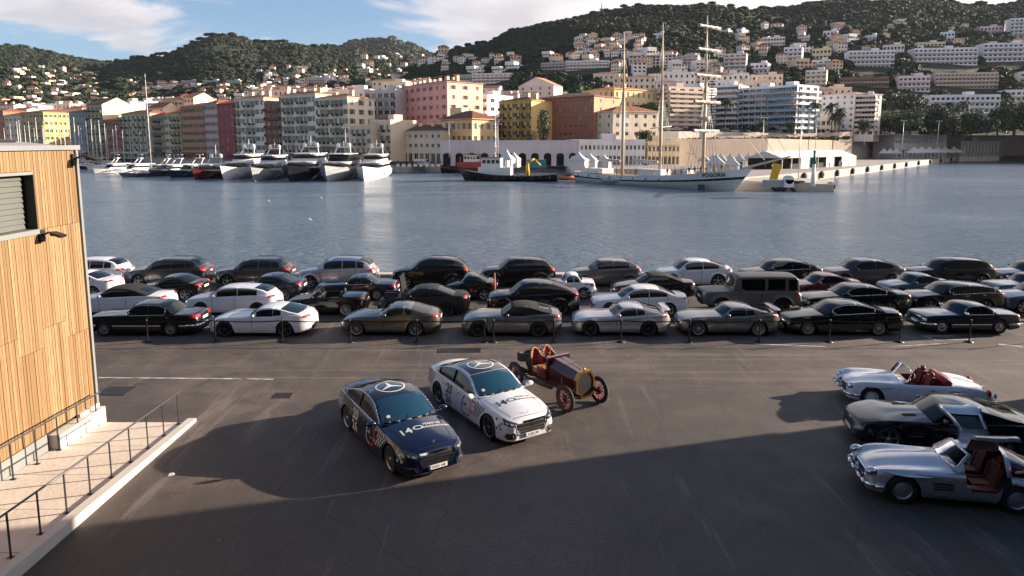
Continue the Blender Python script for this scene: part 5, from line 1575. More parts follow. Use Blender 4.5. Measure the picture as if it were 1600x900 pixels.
# ---- shapes of the cars (all in metres, x from the nose)
def sc_pts(pts, L, H): return [(x * L, z * H) for x, z in pts]
PL = {'std': [(0, .58), (.006, .66), (.02, .76), (.05, .86), (.12, .93), (.25, .965), (.5, 1.0), (.8, .98), (.9, .93), (.96, .86), (.985, .78), (1, .68)],
  'box': [(0, .80), (.01, .86), (.04, .90), (.1, .92), (.3, .97), (.9, .97), (.98, .95), (1, .92)],
  'clas': [(0, .70), (.005, .80), (.02, .88), (.06, .93), (.15, .96), (.5, 1.0), (.85, .97), (.95, .93), (.985, .88), (1, .80)],
  'gt': [(0, .54), (.006, .64), (.02, .76), (.05, .86), (.1, .93), (.19, .975), (.35, .95), (.5, .94), (.68, .985), (.8, 1.0), (.9, .95), (.965, .82), (1, .62)]}
KIND = {
 'sedan': dict(L=4.95, W=1.88, H=1.46, wf=.175, wr=.775, r=.34, pl='std',
 t=[(0, .40), (.008, .46), (.03, .52), (.08, .58), (.18, .635), (.28, .675), (.33, .69), (.8, .735), (.9, .735), (.975, .71), (.992, .66), (1, .52)],
 s=[(0, .40), (.03, .50), (.1, .56), (.25, .61), (.5, .65), (.8, .685), (.95, .67), (1, .52)],
 g=[(.265, .66), (.31, .75), (.38, .91), (.44, .975), (.53, 1.0), (.63, .985), (.73, .92), (.80, .83), (.86, .745), (.88, .72)]),
 'coupe': dict(L=4.75, W=1.83, H=1.38, wf=.18, wr=.77, r=.33, pl='std',
 t=[(0, .40), (.008, .47), (.03, .54), (.08, .60), (.18, .65), (.30, .695), (.35, .70), (.8, .755), (.9, .755), (.975, .73), (.992, .68), (1, .52)],
 s=[(0, .40), (.03, .52), (.1, .58), (.25, .63), (.5, .67), (.8, .71), (.95, .69), (1, .52)],
 g=[(.29, .69), (.34, .79), (.41, .94), (.46, .985), (.54, 1.0), (.62, .985), (.71, .91), (.78, .83), (.84, .76), (.86, .735)]),
 'gt': dict(L=4.55, W=1.94, H=1.29, wf=.175, wr=.765, r=.345, pl='gt',
 t=[(0, .40), (.007, .48), (.02, .53), (.06, .60), (.14, .665), (.25, .70), (.40, .735), (.8, .79), (.9, .80), (.96, .775), (.985, .72), (1, .56)],
 s=[(0, .40), (.03, .52), (.1, .60), (.19, .655), (.35, .66), (.6, .68), (.78, .745), (.9, .75), (.97, .69), (1, .55)],
 g=[(.385, .715), (.43, .82), (.49, .945), (.54, .985), (.60, 1.0), (.67, .985), (.76, .92), (.84, .845), (.90, .80), (.92, .785)]),
 'suv': dict(L=4.68, W=1.90, H=1.66, wf=.185, wr=.795, r=.37, pl='std', flare=.035, arch=.06,
 t=[(0, .42), (.008, .50), (.03, .56), (.08, .605), (.16, .64), (.25, .665), (.3, .68), (.85, .70), (.96, .70), (.985, .66), (1, .50)],
 s=[(0, .42), (.03, .52), (.1, .57), (.25, .615), (.5, .635), (.85, .665), (.96, .65), (1, .50)],
 g=[(.235, .66), (.28, .74), (.35, .90), (.41, .965), (.52, 1.0), (.68, .99), (.80, .96), (.88, .90), (.94, .78), (.975, .685)]),
 'suvcoupe': dict(L=4.85, W=1.95, H=1.64, wf=.18, wr=.785, r=.38, pl='std', flare=.035, arch=.06,
 t=[(0, .42), (.008, .50), (.03, .56), (.08, .605), (.16, .64), (.25, .665), (.3, .68), (.85, .73), (.93, .735), (.975, .72), (1, .52)],
 s=[(0, .42), (.03, .52), (.1, .57), (.25, .615), (.5, .64), (.85, .685), (.96, .67), (1, .52)],
 g=[(.235, .66), (.28, .745), (.35, .90), (.42, .975), (.52, 1.0), (.63, .985), (.74, .93), (.83, .85), (.91, .765), (.93, .735)]),
 'hatch': dict(L=4.32, W=1.80, H=1.43, wf=.20, wr=.82, r=.335, pl='std',
 t=[(0, .42), (.008, .50), (.03, .56), (.08, .61), (.18, .655), (.28, .685), (.33, .70), (.85, .74), (.96, .74), (.985, .70), (1, .52)],
 s=[(0, .42), (.03, .52), (.1, .58), (.25, .625), (.5, .66), (.85, .70), (.96, .68), (1, .52)],
 g=[(.25, .685), (.30, .77), (.38, .93), (.44, .98), (.54, 1.0), (.68, .985), (.80, .95), (.88, .89), (.94, .80), (.97, .73)]),
 'wagon': dict(L=4.95, W=1.88, H=1.45, wf=.175, wr=.76, r=.345, pl='std',
 t=[(0, .42), (.008, .49), (.03, .55), (.08, .60), (.18, .65), (.28, .685), (.33, .70), (.85, .74), (.96, .74), (.985, .70), (1, .52)],
 s=[(0, .42), (.03, .52), (.1, .58), (.25, .63), (.5, .665), (.85, .71), (.96, .69), (1, .52)],
 g=[(.265, .685), (.31, .77), (.38, .92), (.44, .98), (.54, 1.0), (.68, .98), (.82, .93), (.90, .86), (.955, .77), (.97, .735)]),
 'classic': dict(L=4.95, W=1.80, H=1.44, wf=.165, wr=.76, r=.325, pl='clas', flare=.012,
 t=[(0, .44), (.006, .56), (.02, .60), (.08, .63), (.2, .655), (.32, .68), (.75, .70), (.85, .70), (.97, .68), (.992, .64), (1, .48)],
 s=[(0, .44), (.01, .54), (.05, .59), (.2, .62), (.5, .645), (.8, .655), (.97, .63), (1, .46)],
 g=[(.315, .67), (.35, .76), (.405, .93), (.44, .98), (.50, 1.0), (.64, .99), (.70, .94), (.76, .80), (.79, .715), (.80, .695)]),
 'classcoupe': dict(L=4.55, W=1.76, H=1.36, wf=.175, wr=.765, r=.325, pl='clas', flare=.012,
 t=[(0, .44), (.006, .56), (.02, .60), (.08, .635), (.2, .66), (.32, .69), (.75, .71), (.85, .71), (.97, .69), (.992, .64), (1, .48)],
 s=[(0, .44), (.01, .54), (.05, .60), (.2, .635), (.5, .66), (.8, .67), (.97, .64), (1, .46)],
 g=[(.33, .685), (.37, .78), (.42, .93), (.46, .98), (.52, 1.0), (.62, .985), (.67, .93), (.73, .80), (.765, .72), (.775, .70)]),
 'boxy': dict(L=4.45, W=1.90, H=1.95, wf=.185, wr=.80, r=.40, pl='box', sill=.42, nose_z=.55, tail_z=.55, flare=.07, arch=.09, tumble=.12, bow=.05,
 t=[(0, .46), (.004, .56), (.015, .59), (.1, .605), (.25, .615), (.9, .62), (.985, .62), (.995, .60), (1, .40)],
 s=[(0, .46), (.01, .55), (.1, .575), (.3, .585), (.95, .59), (1, .50)],
 g=[(.285, .61), (.30, .68), (.335, .93), (.35, .975), (.40, .99), (.65, 1.0), (.93, .985), (.965, .96), (.985, .80), (.99, .62)]),
}
def make_car(kind, label, pmat, loc, rz=0.0, L=None, H=None, wheel='five', rimmat=None, roofmat=None, soft=False, cat='car', group=None, rails=False, chrome=False,
    head=None, spoiler=False, name='parked_car', plate=True, W=None, glass=None, tailw=.22, wheel_r=None, doors=4, open_top=False, seatm=None, bars=False, grille='dark', hoodopen=False, amber=False):
 K = dict(KIND[kind]); L = L or K['L']; H = H or K['H']; W = W or K['W']; r = wheel_r or K['r']
 c = Car(L, W, H, K['wf'] * L, K['wr'] * L, r, sc_pts(K['t'], L, H), sc_pts(K['s'], L, H), [(x * L, w_ * W / 2) for x, w_ in PL[K['pl']]], sc_pts(K['g'], L, H),
   sill=K.get('sill', .19), nose_z=K.get('nose_z', .22), tail_z=K.get('tail_z', .28), flare=K.get('flare', .02), arch=K.get('arch', .045), tumble=K.get('tumble', .34), bow=K.get('bow', .18))
 t = empty(name, (0, 0, 0), 0, label, cat, group)
 g0, g1 = c.gp[0][0], c.gp[-1][0]; gl = g1 - g0
 gm = glass or M_glassd
 topskip = None
 if open_top: topskip = lambda x, y: g0 + .25 * gl < x < g0 + .74 * gl and y < c.w(x) * .78
 c.body('body', [pmat, M_under], t, topskip=topskip)
 zmax = max(p[1] for p in c.gp)
 # where the windscreen ends and the roof begins
 xs = [g0 + gl * i / 60 for i in range(61)]
 thr = .955 * zmax
 xw = next(x for x in xs if c.g(x) > thr); xe = [x for x in xs if c.g(x) > thr][-1]
 classic = kind in ('classic', 'classcoupe')
 if open_top:
  q = MB()      # tub, seats, windscreen frame
  xa, xb = g0 + .22 * gl, g0 + .76 * gl; wi = c.w((xa + xb) / 2) * .80; zt = c.s((xa + xb) / 2)
  q.bb(xa, xb, -wi, wi, c.sill + .06, c.sill + .1); q.bb(xa, xa + .03, -wi, wi, c.sill + .1, zt + .03); q.bb(xb, xb + .03, -wi, wi, c.sill + .1, zt + .04)
  for s_ in (-1, 1): q.bb(xa, xb, s_ * wi - .02, s_ * wi + .02, c.sill + .1, zt + .02)
  q.build('cockpit', M_inner, t)
  for s_ in (-1, 1): add_seat(t, (xa + xb) / 2 + .12, s_ * .38, c.sill + .14, seatm or M_inner, h=.62)
  steering(t, xa + .28, -.38, zt + .04)
  c.windscreen_frame = c.pane('windscreen', g0 + .03, xw - .02, 1.06, 2.0, gm, t, n=8, full=True, off=0)
  q = MB()
  for sg in (-1, 1):
   pts = [c.cabn(g0 + .0 + (xw - g0) * i / 8, 1.0, sg, 0) for i in range(9)]
   q.path(pts, .022, 6)
  pts = [c.cabn(xw, k, 1, 0) for k in (1, 1.1, 1.3, 1.6, 2)]; q.path(pts, .02, 6); q.path([Vector((p.x, -p.y, p.z)) for p in pts], .02, 6)
  q.build('windscreen_frame', M_chrome if chrome else pmat, t)
 else:
  cm = [pmat, roofmat or (M_soft if soft else pmat)]
  if soft: cm = [M_soft, M_soft]
  c.cabin('cabin', cm, t)
  c.pane('windscreen', g0 + .04, xw - .03, 1.07, 2.0, gm, t, n=10, full=True)
  re1 = g1 - .05
  if kind in ('suv', 'hatch', 'wagon', 'boxy'):
   c.pane('rear_window', xe + .02, xe + (g1 - xe) * .80, 1.12, 2.0, gm, t, n=8, full=True)
  elif soft:
   c.pane('rear_window', xe + (g1 - xe) * .30, xe + (g1 - xe) * .78, 1.5, 2.0, gm, t, n=8, full=True)
  else:
   c.pane('rear_window', xe + .04, re1, 1.10, 2.0, gm, t, n=10, full=True)
  # side glass: from the front pillar to the rear pillar
  a = g0 + gl * (.14 if not classic else .12)
  e = {'suv': .86, 'hatch': .80, 'wagon': .86, 'boxy': .95, 'suvcoupe': .84, 'sedan': .84, 'coupe': .80, 'gt': .66, 'classic': .84, 'classcoupe': .86}[kind]
  e = g0 + gl * (e - (.14 if soft else 0))
  two = kind in ('gt', 'coupe', 'classcoupe') or doors == 2
  splits = [a, e] if (kind == 'gt' or (two and not classic and not soft)) else ([a, a + (e - a) * .60, e] if two else ([a, a + (e - a) * .45, a + (e - a) * .82, e] if kind in ('suv', 'wagon', 'boxy') else [a, a + (e - a) * .50, e]))
  if soft: splits = [a, e]
  gap = .085 if kind == 'boxy' else .022
  for s_ in (-1, 1):
   for i_, (x0, x1) in enumerate(zip(splits[:-1], splits[1:])):
    o = c.pane('side_window', x0 + (gap if i_ else 0), x1 - (gap if i_ < len(splits) - 2 else 0), .10, .86, gm, t, sides=(s_,), n=8)
  if chrome:
   for s_ in (-1,):
    q = MB()
    top_ = [c.cabn(a - .03 + (e + .03 - a + .03) * i / 14, .92, s_, .012) for i in range(15)]
    bot_ = [c.cabn(a - .03 + (e + .06 - a) * i / 14, .04, s_, .014) for i in range(15)]
    q.path(top_, .011, 4); q.path(bot_, .011, 4); q.tube(top_[-1], bot_[-1], .011, .011, 4); q.tube(top_[0], bot_[0], .011, .011, 4)
    q.build('window_trim', M_chrome, t)
  if rails:
   for s_ in (-1, 1):
    q = MB(); pts = [c.cabn(g0 + gl * (.30 + .5 * i / 10), 1.06, s_, .045 if 0 < i < 10 else .0) for i in range(11)]
    q.path(pts, .017, 6); q.build('roof_rail', M_chrome if chrome else M_black, t)
 zs = c.s(L * .5)
 # wheels
 rw = wheel; rm = rimmat or M_alloy
 for x, rr in ((c.xf, 1), (c.xr, 1)):
  y = c.w(x) - c.wheelw * .5 - .02
  add_wheel(t, x, -y, r, c.wheelw, r * (.72 if not classic else .58), rw, rm)
  add_wheel(t, x, y, r, c.wheelw, r * (.72 if not classic else .58), rw, rm, mirror=True)
 # front: grille, lamps, plate
 FD = (1, 0, 0)
 gz0, gz1 = (.30, .37 * H) if not classic else (.30 * H, .50 * H)
 gz1 = c.t(.03) - .05; gz0 = gz1 - (.24 if kind in ('suv', 'suvcoupe', 'boxy') else .18)
 gw = W * .24
 c.patch('grille', [(-gw * .8, gz0), (gw * .8, gz0), (gw, gz1), (-gw, gz1)], (0, 0, 0), (0, 1, 0), (0, 0, 1), FD, M_black, t, n=4)
 if grille == 'chrome':
  q = MB()
  for zz_ in (gz0, (gz0 + gz1) / 2, gz1): c.ribbon('x', [(-gw * .95, zz_), (gw * .95, zz_)], .028, (0, 0, 0), (0, 1, 0), (0, 0, 1), FD, M_chrome, t, off=.012, q=q)
  q.build('grille_bars', M_chrome, t)
 c.patch('air_intake', [(-W * .36, c.nose_z + .03), (W * .36, c.nose_z + .03), (W * .33, gz0 - .06), (-W * .33, gz0 - .06)], (0, 0, 0), (0, 1, 0), (0, 0, 1), FD, M_black, t, n=6)
 hd = head or ('round' if classic else 'slant')
 for s_ in (-1, 1):
  if classic: pts = [(s_ * W * .29, gz0 + .0), (s_ * W * .44, gz0 + .0), (s_ * W * .44, gz1 + .0), (s_ * W * .29, gz1 + .0)]
  else: pts = [(s_ * W * .27, gz1 - .10), (s_ * W * .43, gz1 - .06), (s_ * W * .455, gz1 + .05), (s_ * W * .30, gz1 + .0)]
  c.patch('headlight', pts, (0, 0, 0), (0, 1, 0), (0, 0, 1), (1, -s_ * .45, 0), M_headl, t, off=.008, n=4)
 # rear: lamps, plate, lower apron
 tz = c.t(L * .97) - .06
 th = .10 if kind in ('gt', 'coupe', 'sedan', 'hatch', 'suvcoupe') else .14
 for s_ in (-1, 1):
  c.patch('tail_light', [(s_ * W * .22, tz - th), (s_ * W * .47, tz - th + .01), (s_ * W * .47, tz), (s_ * W * .24, tz)], (L, 0, 0), (0, 1, 0), (0, 0, 1), (-1, -s_ * .5, 0), M_tail, t, off=.008, n=5)
  # wrap-round on the flank
  c.patch('tail_light', [(-.34, tz - th + .03), (-.10, tz - th), (-.10, tz - .005), (-.30, tz - .02)], (L, 0, 0), (1, 0, 0), (0, 0, 1), (0, -s_, 0), M_tail, t, off=.007, n=4)
 if amber:
  c.patch('marker_light', [(-.09, tz - th), (-.045, tz - th), (-.045, tz), (-.09, tz)], (L, 0, 0), (1, 0, 0), (0, 0, 1), (0, 1, 0), M_amber, t, off=.012, n=2)
 if plate:
  q = MB(); q.box((L + .012, 0, .52 * H if kind in ('suv', 'hatch', 'wagon', 'suvcoupe') else tz - .2), (.015, .50, .11)); q.build('number_plate', M_plate, t)
  q = MB(); q.box((-.012, 0, gz0 - .03), (.015, .50, .11)); q.build('number_plate', M_plate, t)
 c.patch('rear_apron', [(-W * .40, c.tail_z + .01), (W * .40, c.tail_z + .01), (W * .40, c.tail_z + .14), (-W * .40, c.tail_z + .14)], (L, 0, 0), (0, 1, 0), (0, 0, 1), (-1, 0, 0), M_black, t, n=5)
 # doors: shut lines, handles, sill strip
 xd0 = g0 + gl * .10
 dl = [xd0, xd0 + (1.15 if doors == 4 else 1.35)]
 if doors == 4: dl.append(min(dl[1] + .95, c.xr + .05))
 q = MB()
 for s_ in (-1,):
  for k_, x in enumerate(dl):
   zt = c.s(x) - .005; zl = c.sill + .08
   if abs(x - c.xr) < c.r + .08: zl = c.r * 2 + .12
   if abs(x - c.xf) < c.r + .08: zl = c.r * 2 + .10
   c.ribbon('x', [(x + (.04 if k_ == 0 else -.02), zl), (x, zt)], .018, (0, 0, 0), (1, 0, 0), (0, 0, 1), (0, -s_, 0), M_under, t, off=.003, q=q)
  c.ribbon('x', [(dl[0] + .04, c.sill + .09), (min(dl[-1], c.xr - c.r - .06), c.sill + .09)], .010, (0, 0, 0), (1, 0, 0), (0, 0, 1), (0, -s_, 0), M_under, t, off=.003, q=q)
 q.build('door_seam', M_under, t)
 for x in dl[1:]:
  for s_ in (-1, 1):
   q = MB(); z = c.s(x) * .90
   c.ribbon('x', [(x - .24, z), (x - .06, z)], .028, (0, 0, 0), (1, 0, 0), (0, 0, 1), (0, -s_, 0), M_chrome, t, off=.022, q=q)
   q.build('door_handle', M_chrome if (chrome or classic) else pmat, t)
 if bars or (chrome and not classic):
  q = MB(); c.ribbon('x', [(c.xf + c.r + .1, c.sill + .05), (c.xr - c.r - .1, c.sill + .05)], .022, (0, 0, 0), (1, 0, 0), (0, 0, 1), (0, 1, 0), M_chrome, t, off=.010, q=q); q.build('sill_strip', M_chrome, t)
 if classic:
  q = MB(); c.ribbon('x', [(.25, .34 * H), (c.xf - c.r - .06, .34 * H)], .04, (0, 0, 0), (1, 0, 0), (0, 0, 1), (0, 1, 0), M_chrome, t, off=.012, q=q)
  c.ribbon('x', [(c.xf + c.r + .07, .34 * H), (c.xr - c.r - .07, .34 * H)], .04, (0, 0, 0), (1, 0, 0), (0, 0, 1), (0, 1, 0), M_chrome, t, off=.012, q=q)
  c.ribbon('x', [(c.xr + c.r + .07, .34 * H), (L - .12, .34 * H)], .04, (0, 0, 0), (1, 0, 0), (0, 0, 1), (0, 1, 0), M_chrome, t, off=.012, q=q)
  q.build('side_trim', M_chrome, t)
  for nm, x0, x1 in (('front_bumper', -.07, .12), ('rear_bumper', L - .12, L + .07)):
   q = MB(); z = .34 * H; wv = W * .44
   xx = x0 if nm[0] == 'f' else x1; xi = x1 if nm[0] == 'f' else x0
   pts = [(xi + (.35 if nm[0] == 'f' else -.35), -W * .47, z), (xi, -W * .465, z), (xx + (xi - xx) * .2, -W * .40, z), (xx, -W * .3, z), (xx, W * .3, z), (xx + (xi - xx) * .2, W * .40, z), (xi, W * .465, z), (xi + (.35 if nm[0] == 'f' else -.35), W * .47, z)]
   q.path(pts, .055, 8); q.build(nm, M_chrome, t)
 # mirrors
 for s_ in (-1, 1):
  q = MB(); x = g0 + gl * .15; z = c.s(x) + .06; y = c.w(x) * .93
  q.ell((x, s_ * (y + .10), z + .03), (.07, .12, .075), 10, 6); q.box((x + .01, s_ * (y - .0), z - .02), (.05, .12, .03))
  q.build('mirror', pmat if not chrome or not classic else M_chrome, t)
 if spoiler:
  q = MB(); z = c.t(L * .95) + .16; wv = W * .42
  rows = [[(L - .34 + dx, y, z + dz - .05 * (abs(y) / wv) ** 4) for y in [-wv + 2 * wv * i / 8 for i in range(9)]] for dx, dz in ((0, 0), (.1, .02), (.26, .045), (.27, .03), (.1, 0), (0, -.015))]
  q.grid(rows, 0, True)
  for s_ in (-1, 1): q.bb(L - .26, L - .14, s_ * wv * .6 - .015, s_ * wv * .6 + .015, z - .2, z)
  q.build('rear_wing', pmat, t)
 t.location = loc; t.rotation_euler = (0, 0, rz)
 c.root = t; c.pm = pmat
 return c
def add_seat(t, x, y, z, m, h=.7, w=.5, name='seat', stripe=None):
 q = MB()
 q.box((x, y, z + .12), (.52, w, .16), 0, taper=.92)
 rot = Matrix.Rotation(R(14), 3, 'Y')
 q.box((x + .30, y, z + .18 + h * .42), (.14, w, h * .8), 0, rot=rot, taper=.85)
 q.ell((x + .36 + .02, y, z + .22 + h * .82), (.06, w * .30, .09), 8, 6)
 for s_ in (-1, 1):
  q.box((x, y + s_ * w * .46, z + .19), (.50, .07, .08), 0, taper=.8)
  q.box((x + .26, y + s_ * w * .46, z + .18 + h * .36), (.12, .07, h * .6), 0, rot=rot)
 o = q.build(name, stripe or m, t)
 return o
def steering(t, x, y, z, r=.19, col=None, tilt=25):
 q = MB(); rot = Matrix.Rotation(R(tilt), 3, 'Y'); n = 18
 P = [Vector((x, y, z)) + rot @ Vector((0, r * math.cos(2 * math.pi * i / n), r * math.sin(2 * math.pi * i / n))) for i in range(n + 1)]
 q.path(P, .015, 6)
 for a in (0, 2.1, 4.2): q.tube((x, y, z), P[0].lerp(P[0], 0) if False else Vector((x, y, z)) + rot @ Vector((0, r * math.cos(a), r * math.sin(a))), .012, .012, 4)
 q.build('steering_wheel', col or M_black, t)
# ---- the four rows of parked cars: nose and tail in the photo, row by contact line
def park(kind, label, pm, px0, px1, pyc, **kw):
 """px0/px1: nose and tail columns of the near flank; pyc: row where the near tyres touch the ground"""
 s = (pyc - 223.0) / CAM_H
 Y = PZ(800, pyc, 0).y
 L = (px1 - px0) / s if kw.pop('fit', True) else kw.get('L', KIND[kind]['L'])
 W = kw.get('W', KIND[kind]['W'])
 kw['L'] = L
 x = (px1 - 800) / s - L
 return make_car(kind, label, pm, (x, Y + W / 2 - .05, 0), **kw)
R4, R3, R2, R1 = 449, 470, 494, 526
park('suv', 'white compact SUV whose tail shows beside the timber building in the back row', P_white, 64, 185, R4)
park('suv', 'dark brownish grey crossover in the back row, first from the timber building', P_dkgrey, 188, 315, R4, rails=True)
park('suv', 'dark grey SUV in the back row left of the silver SUV', P_dkgrey, 329, 449, R4, rails=True)
park('suv', 'silver SUV with roof rails parked against the water', P_silver, 459, 584, R4 + 2, rails=True, H=1.75, chrome=False)
park('suv', 'large glossy black SUV behind the car with the raised bonnet', P_black, 609, 732, R4 + 2, rails=True, H=1.74)
park('suv', 'glossy black SUV directly behind the orange post', P_black, 750, 869, R4, H=1.68)
park('hatch', 'slate grey compact crossover with a sloping nose left of the white crossover', P_grey, 892, 1006, R4, H=1.60, W=1.84)
park('suvcoupe', 'white compact crossover with dark glass in the back row', P_white, 1031, 1150, R4, H=1.58)
park('suvcoupe', 'black coupe shaped SUV half hidden behind the boxy off-roader', P_black, 1167, 1294, R4, H=1.58, chrome=True)
park('suvcoupe', 'dark grey compact crossover behind the dark red coupe', P_dkgrey, 1301, 1425, R4, H=1.60)
park('suv', 'black SUV with a chrome grille near the right end of the back row', P_black, 1432, 1568, R4, grille='chrome')
park('sedan', 'dark saloon cut by the right picture edge in the back row', P_dkgrey, 1571, 1700, R4)
park('coupe', 'white coupe whose tail shows beside the timber building in the third row', P_white, 50, 167, R3 - 4)
park('coupe', 'black folding roof roadster behind the white convertible with black top', P_black, 205, 308, R3, doors=2, wheel='five', H=1.30)
park('coupe', 'dark navy coupe behind the white hatchback', P_navy, 356, 467, R3, doors=2, wheel='multi', H=1.36)
park('classcoupe', 'navy blue classic coupe with a vinyl roof and light interior left of the raised bonnet', P_navy, 489, 617, R3, wheel='disc', doors=2, chrome=True, H=1.32, bars=True)
park('coupe', 'black older coupe with five spoke wheels left of the orange post', P_black, 690, 776, R3, doors=2, wheel='five', H=1.36)
park('classcoupe', 'small white classic saloon with amber lamps behind the black coupe SUV', P_white, 852, 932, R3 - 2, doors=2, H=1.36, wheel='disc', amber=True)
park('coupe', 'black convertible with a raised black fabric roof in the third row', P_black, 960, 1092, R3, soft=True, doors=2, wheel='five')
park('coupe', 'dark red coupe right of the boxy off-roader', P_red, 1238, 1357, R3, doors=2)
park('coupe', 'steel blue coupe between the dark red coupe and the black wagon', P_blue, 1394, 1500, R3, doors=2)
park('classcoupe', 'grey teal classic coupe in the third row at the right edge', P_teal, 1566, 1690, R3, doors=2, chrome=True)
park('coupe', 'white convertible with a long black fabric roof beside the timber building', P_white, 95, 252, R2, soft=True, doors=2)
park('hatch', 'white hatchback with black wheels in the second row', P_white, 281, 425, R2, wheel='ten', rimmat=M_alloyd)
park('coupe', 'black open two seat roadster with its roof down', P_black, 439, 567, R2, open_top=True, doors=2, wheel='multi', H=1.30)
c_hood = park('coupe', 'matt black coupe with its bonnet raised showing the engine', P_mattb, 586, 731, R2, doors=2, wheel='ten', rimmat=M_alloyd, spoiler=False)
park('suvcoupe', 'black coupe shaped SUV with black wheels in the middle of the second row', P_black, 760, 907, R2, wheel='ten', rimmat=M_alloyd, H=1.66)
park('sedan', 'white four door coupe with a sunroof in the second row', P_white, 928, 1081, R2 + 1, wheel='twin', H=1.40)
park('boxy', 'dark grey boxy off-road wagon with a tall upright cabin', P_matt, 1102, 1256, R2 - 2, wheel='five', rimmat=M_alloyd, bars=False)
park('coupe', 'black large coupe with chrome window trim in the second row', P_black, 1264, 1435, R2 - 2, doors=2, chrome=True, grille='chrome', H=1.42)
park('wagon', 'black shooting brake estate with a chrome window line', P_black, 1434, 1582, R2 - 4, chrome=True)
park('sedan', 'slate blue saloon cut by the right picture edge in the second row', P_blue, 1580, 1730, R2 - 4)
park('classic', 'black square cut classic saloon with chrome strips in the front row beside the timber building', P_black, 128, 304, R1, wheel='disc', chrome=True)
park('gt', 'white low sports coupe with a long bonnet in the front row', P_white, 319, 480, R1 + 1, doors=2, wheel='five2', rimmat=M_alloyd)
park('gt', 'bronze grey sports coupe with side gills in the front row', P_gun, 527, 685, R1, doors=2, wheel='ten')
park('gt', 'grey roadster with a raised black fabric roof in the front row', P_grey, 719, 879, R1 + 1, doors=2, soft=True, wheel='ten', rimmat=M_alloyd, H=1.34)
park('gt', 'silver sports coupe with a rear wing in the front row', P_silver, 896, 1052, R1, doors=2, wheel='ten', rimmat=M_alloyd, spoiler=True)
park('gt', 'metallic grey sports coupe with a rear wing and dark wheels in the front row', P_grey, 1066, 1226, R1, doors=2, wheel='ten', spoiler=True)
park('coupe', 'black luxury coupe with chrome window line and silver multi spoke wheels', P_black, 1233, 1421, R1 - 1, doors=2, chrome=True, wheel='multi', grille='chrome', H=1.42)
park('classcoupe', 'dark blue classic hardtop roadster with chrome bumper at the right end of the front row', P_navy, 1451, 1604, R1 - 4, doors=2, chrome=True, wheel='cap', H=1.30, grille='chrome')
# raised bonnet and engine of the matt black coupe
c = c_hood; q = MB()
rot = Matrix.Rotation(R(-8), 3, 'Y')
q.box((1.22, 0, 1.32), (.05, 1.45, 1.15), 0, rot=rot, taper=.86); q.build('raised_bonnet', P_mattb, c.root)
q = MB(); q.box((.62, 0, .92), (.75, .95, .14), 0, taper=.8); q.build('engine', M_black, c.root)
for s_ in (-1, 1):
 q = MB(); q.box((.62, s_ * .22, 1.01), (.62, .16, .06), 0); q.build('engine_cover', M_leatherr, c.root)
# spare wheel and tail box of the boxy off-roader sits on its own tail
# ================================================================== HERO CARS
def star(c, parent, r, o, u, v, d, m, which, name='star_emblem', ring=.07, off=.006, seg=40):
 """three pointed star in a ring, printed on a panel"""
 q = MB()
 C = [(r * math.cos(2 * math.pi * i / seg), r * math.sin(2 * math.pi * i / seg)) for i in range(seg)]
 A = [(x, y) for x, y in C]; B = [(x * (1 - ring * 1.6), y * (1 - ring * 1.6)) for x, y in C]
 P = c.proj(A + B, o, u, v, d, off, which)
 q.grid([[P[i % seg], P[seg + i % seg]] for i in range(seg + 1)])
 for k in range(3):
  a = math.pi / 2 + k * 2 * math.pi / 3
  tip = (r * .97 * math.cos(a), r * .97 * math.sin(a))
  l = (r * .17 * math.cos(a + math.pi / 3), r * .17 * math.sin(a + math.pi / 3)); rr = (r * .17 * math.cos(a - math.pi / 3), r * .17 * math.sin(a - math.pi / 3))
  n = 8
  pts = []
  for i in range(n + 1):
   s = i / n
   pts += [(l[0] * (1 - s) + tip[0] * s, l[1] * (1 - s) + tip[1] * s), (rr[0] * (1 - s) + tip[0] * s, rr[1] * (1 - s) + tip[1] * s)]
  P = c.proj(pts, o, u, v, d, off, which)
  q.grid([[P[2 * i], P[2 * i + 1]] for i in range(n + 1)])
 P = c.proj([(0, 0)] + [(r * .17 * math.cos(math.pi / 6 + i * 2 * math.pi / 3), r * .17 * math.sin(math.pi / 6 + i * 2 * math.pi / 3)) for i in range(3)], o, u, v, d, off, which)
 q.poly([P[1], P[2], P[3]])
 return q.build(name, m, parent)
def ptext(c, s, size, o, u, v, d, m, parent, name='lettering', which=0, off=.006, bold=0.0, cx=True):
 pts, fs = text_geo(s, size, bold, sub=size * .25)
 if cx:
  xs = [p[0] for p in pts]; mx = (min(xs) + max(xs)) / 2; pts = [(p[0] - mx, p[1]) for p in pts]
 P = c.proj(pts, o, u, v, d, off, which)
 q = MB(); ids = [q.pt(p) for p in P]
 for f in fs: q.face([ids[i] for i in f])
 return q.build(name, m, parent)
def flat_text(s, size, parent, loc, u, v, m, name='lettering', bold=0.0):
 pts, fs = text_geo(s, size, bold); xs = [p[0] for p in pts]; mx = (min(xs) + max(xs)) / 2
 q = MB(); u, v, loc = Vector(u), Vector(v), Vector(loc)
 ids = [q.pt(loc + u * (p[0] - mx) + v * p[1]) for p in pts]
 for f in fs: q.face([ids[i] for i in f])
 return q.build(name, m, parent)
SL_, SW, SH = 5.20, 1.92, 1.50
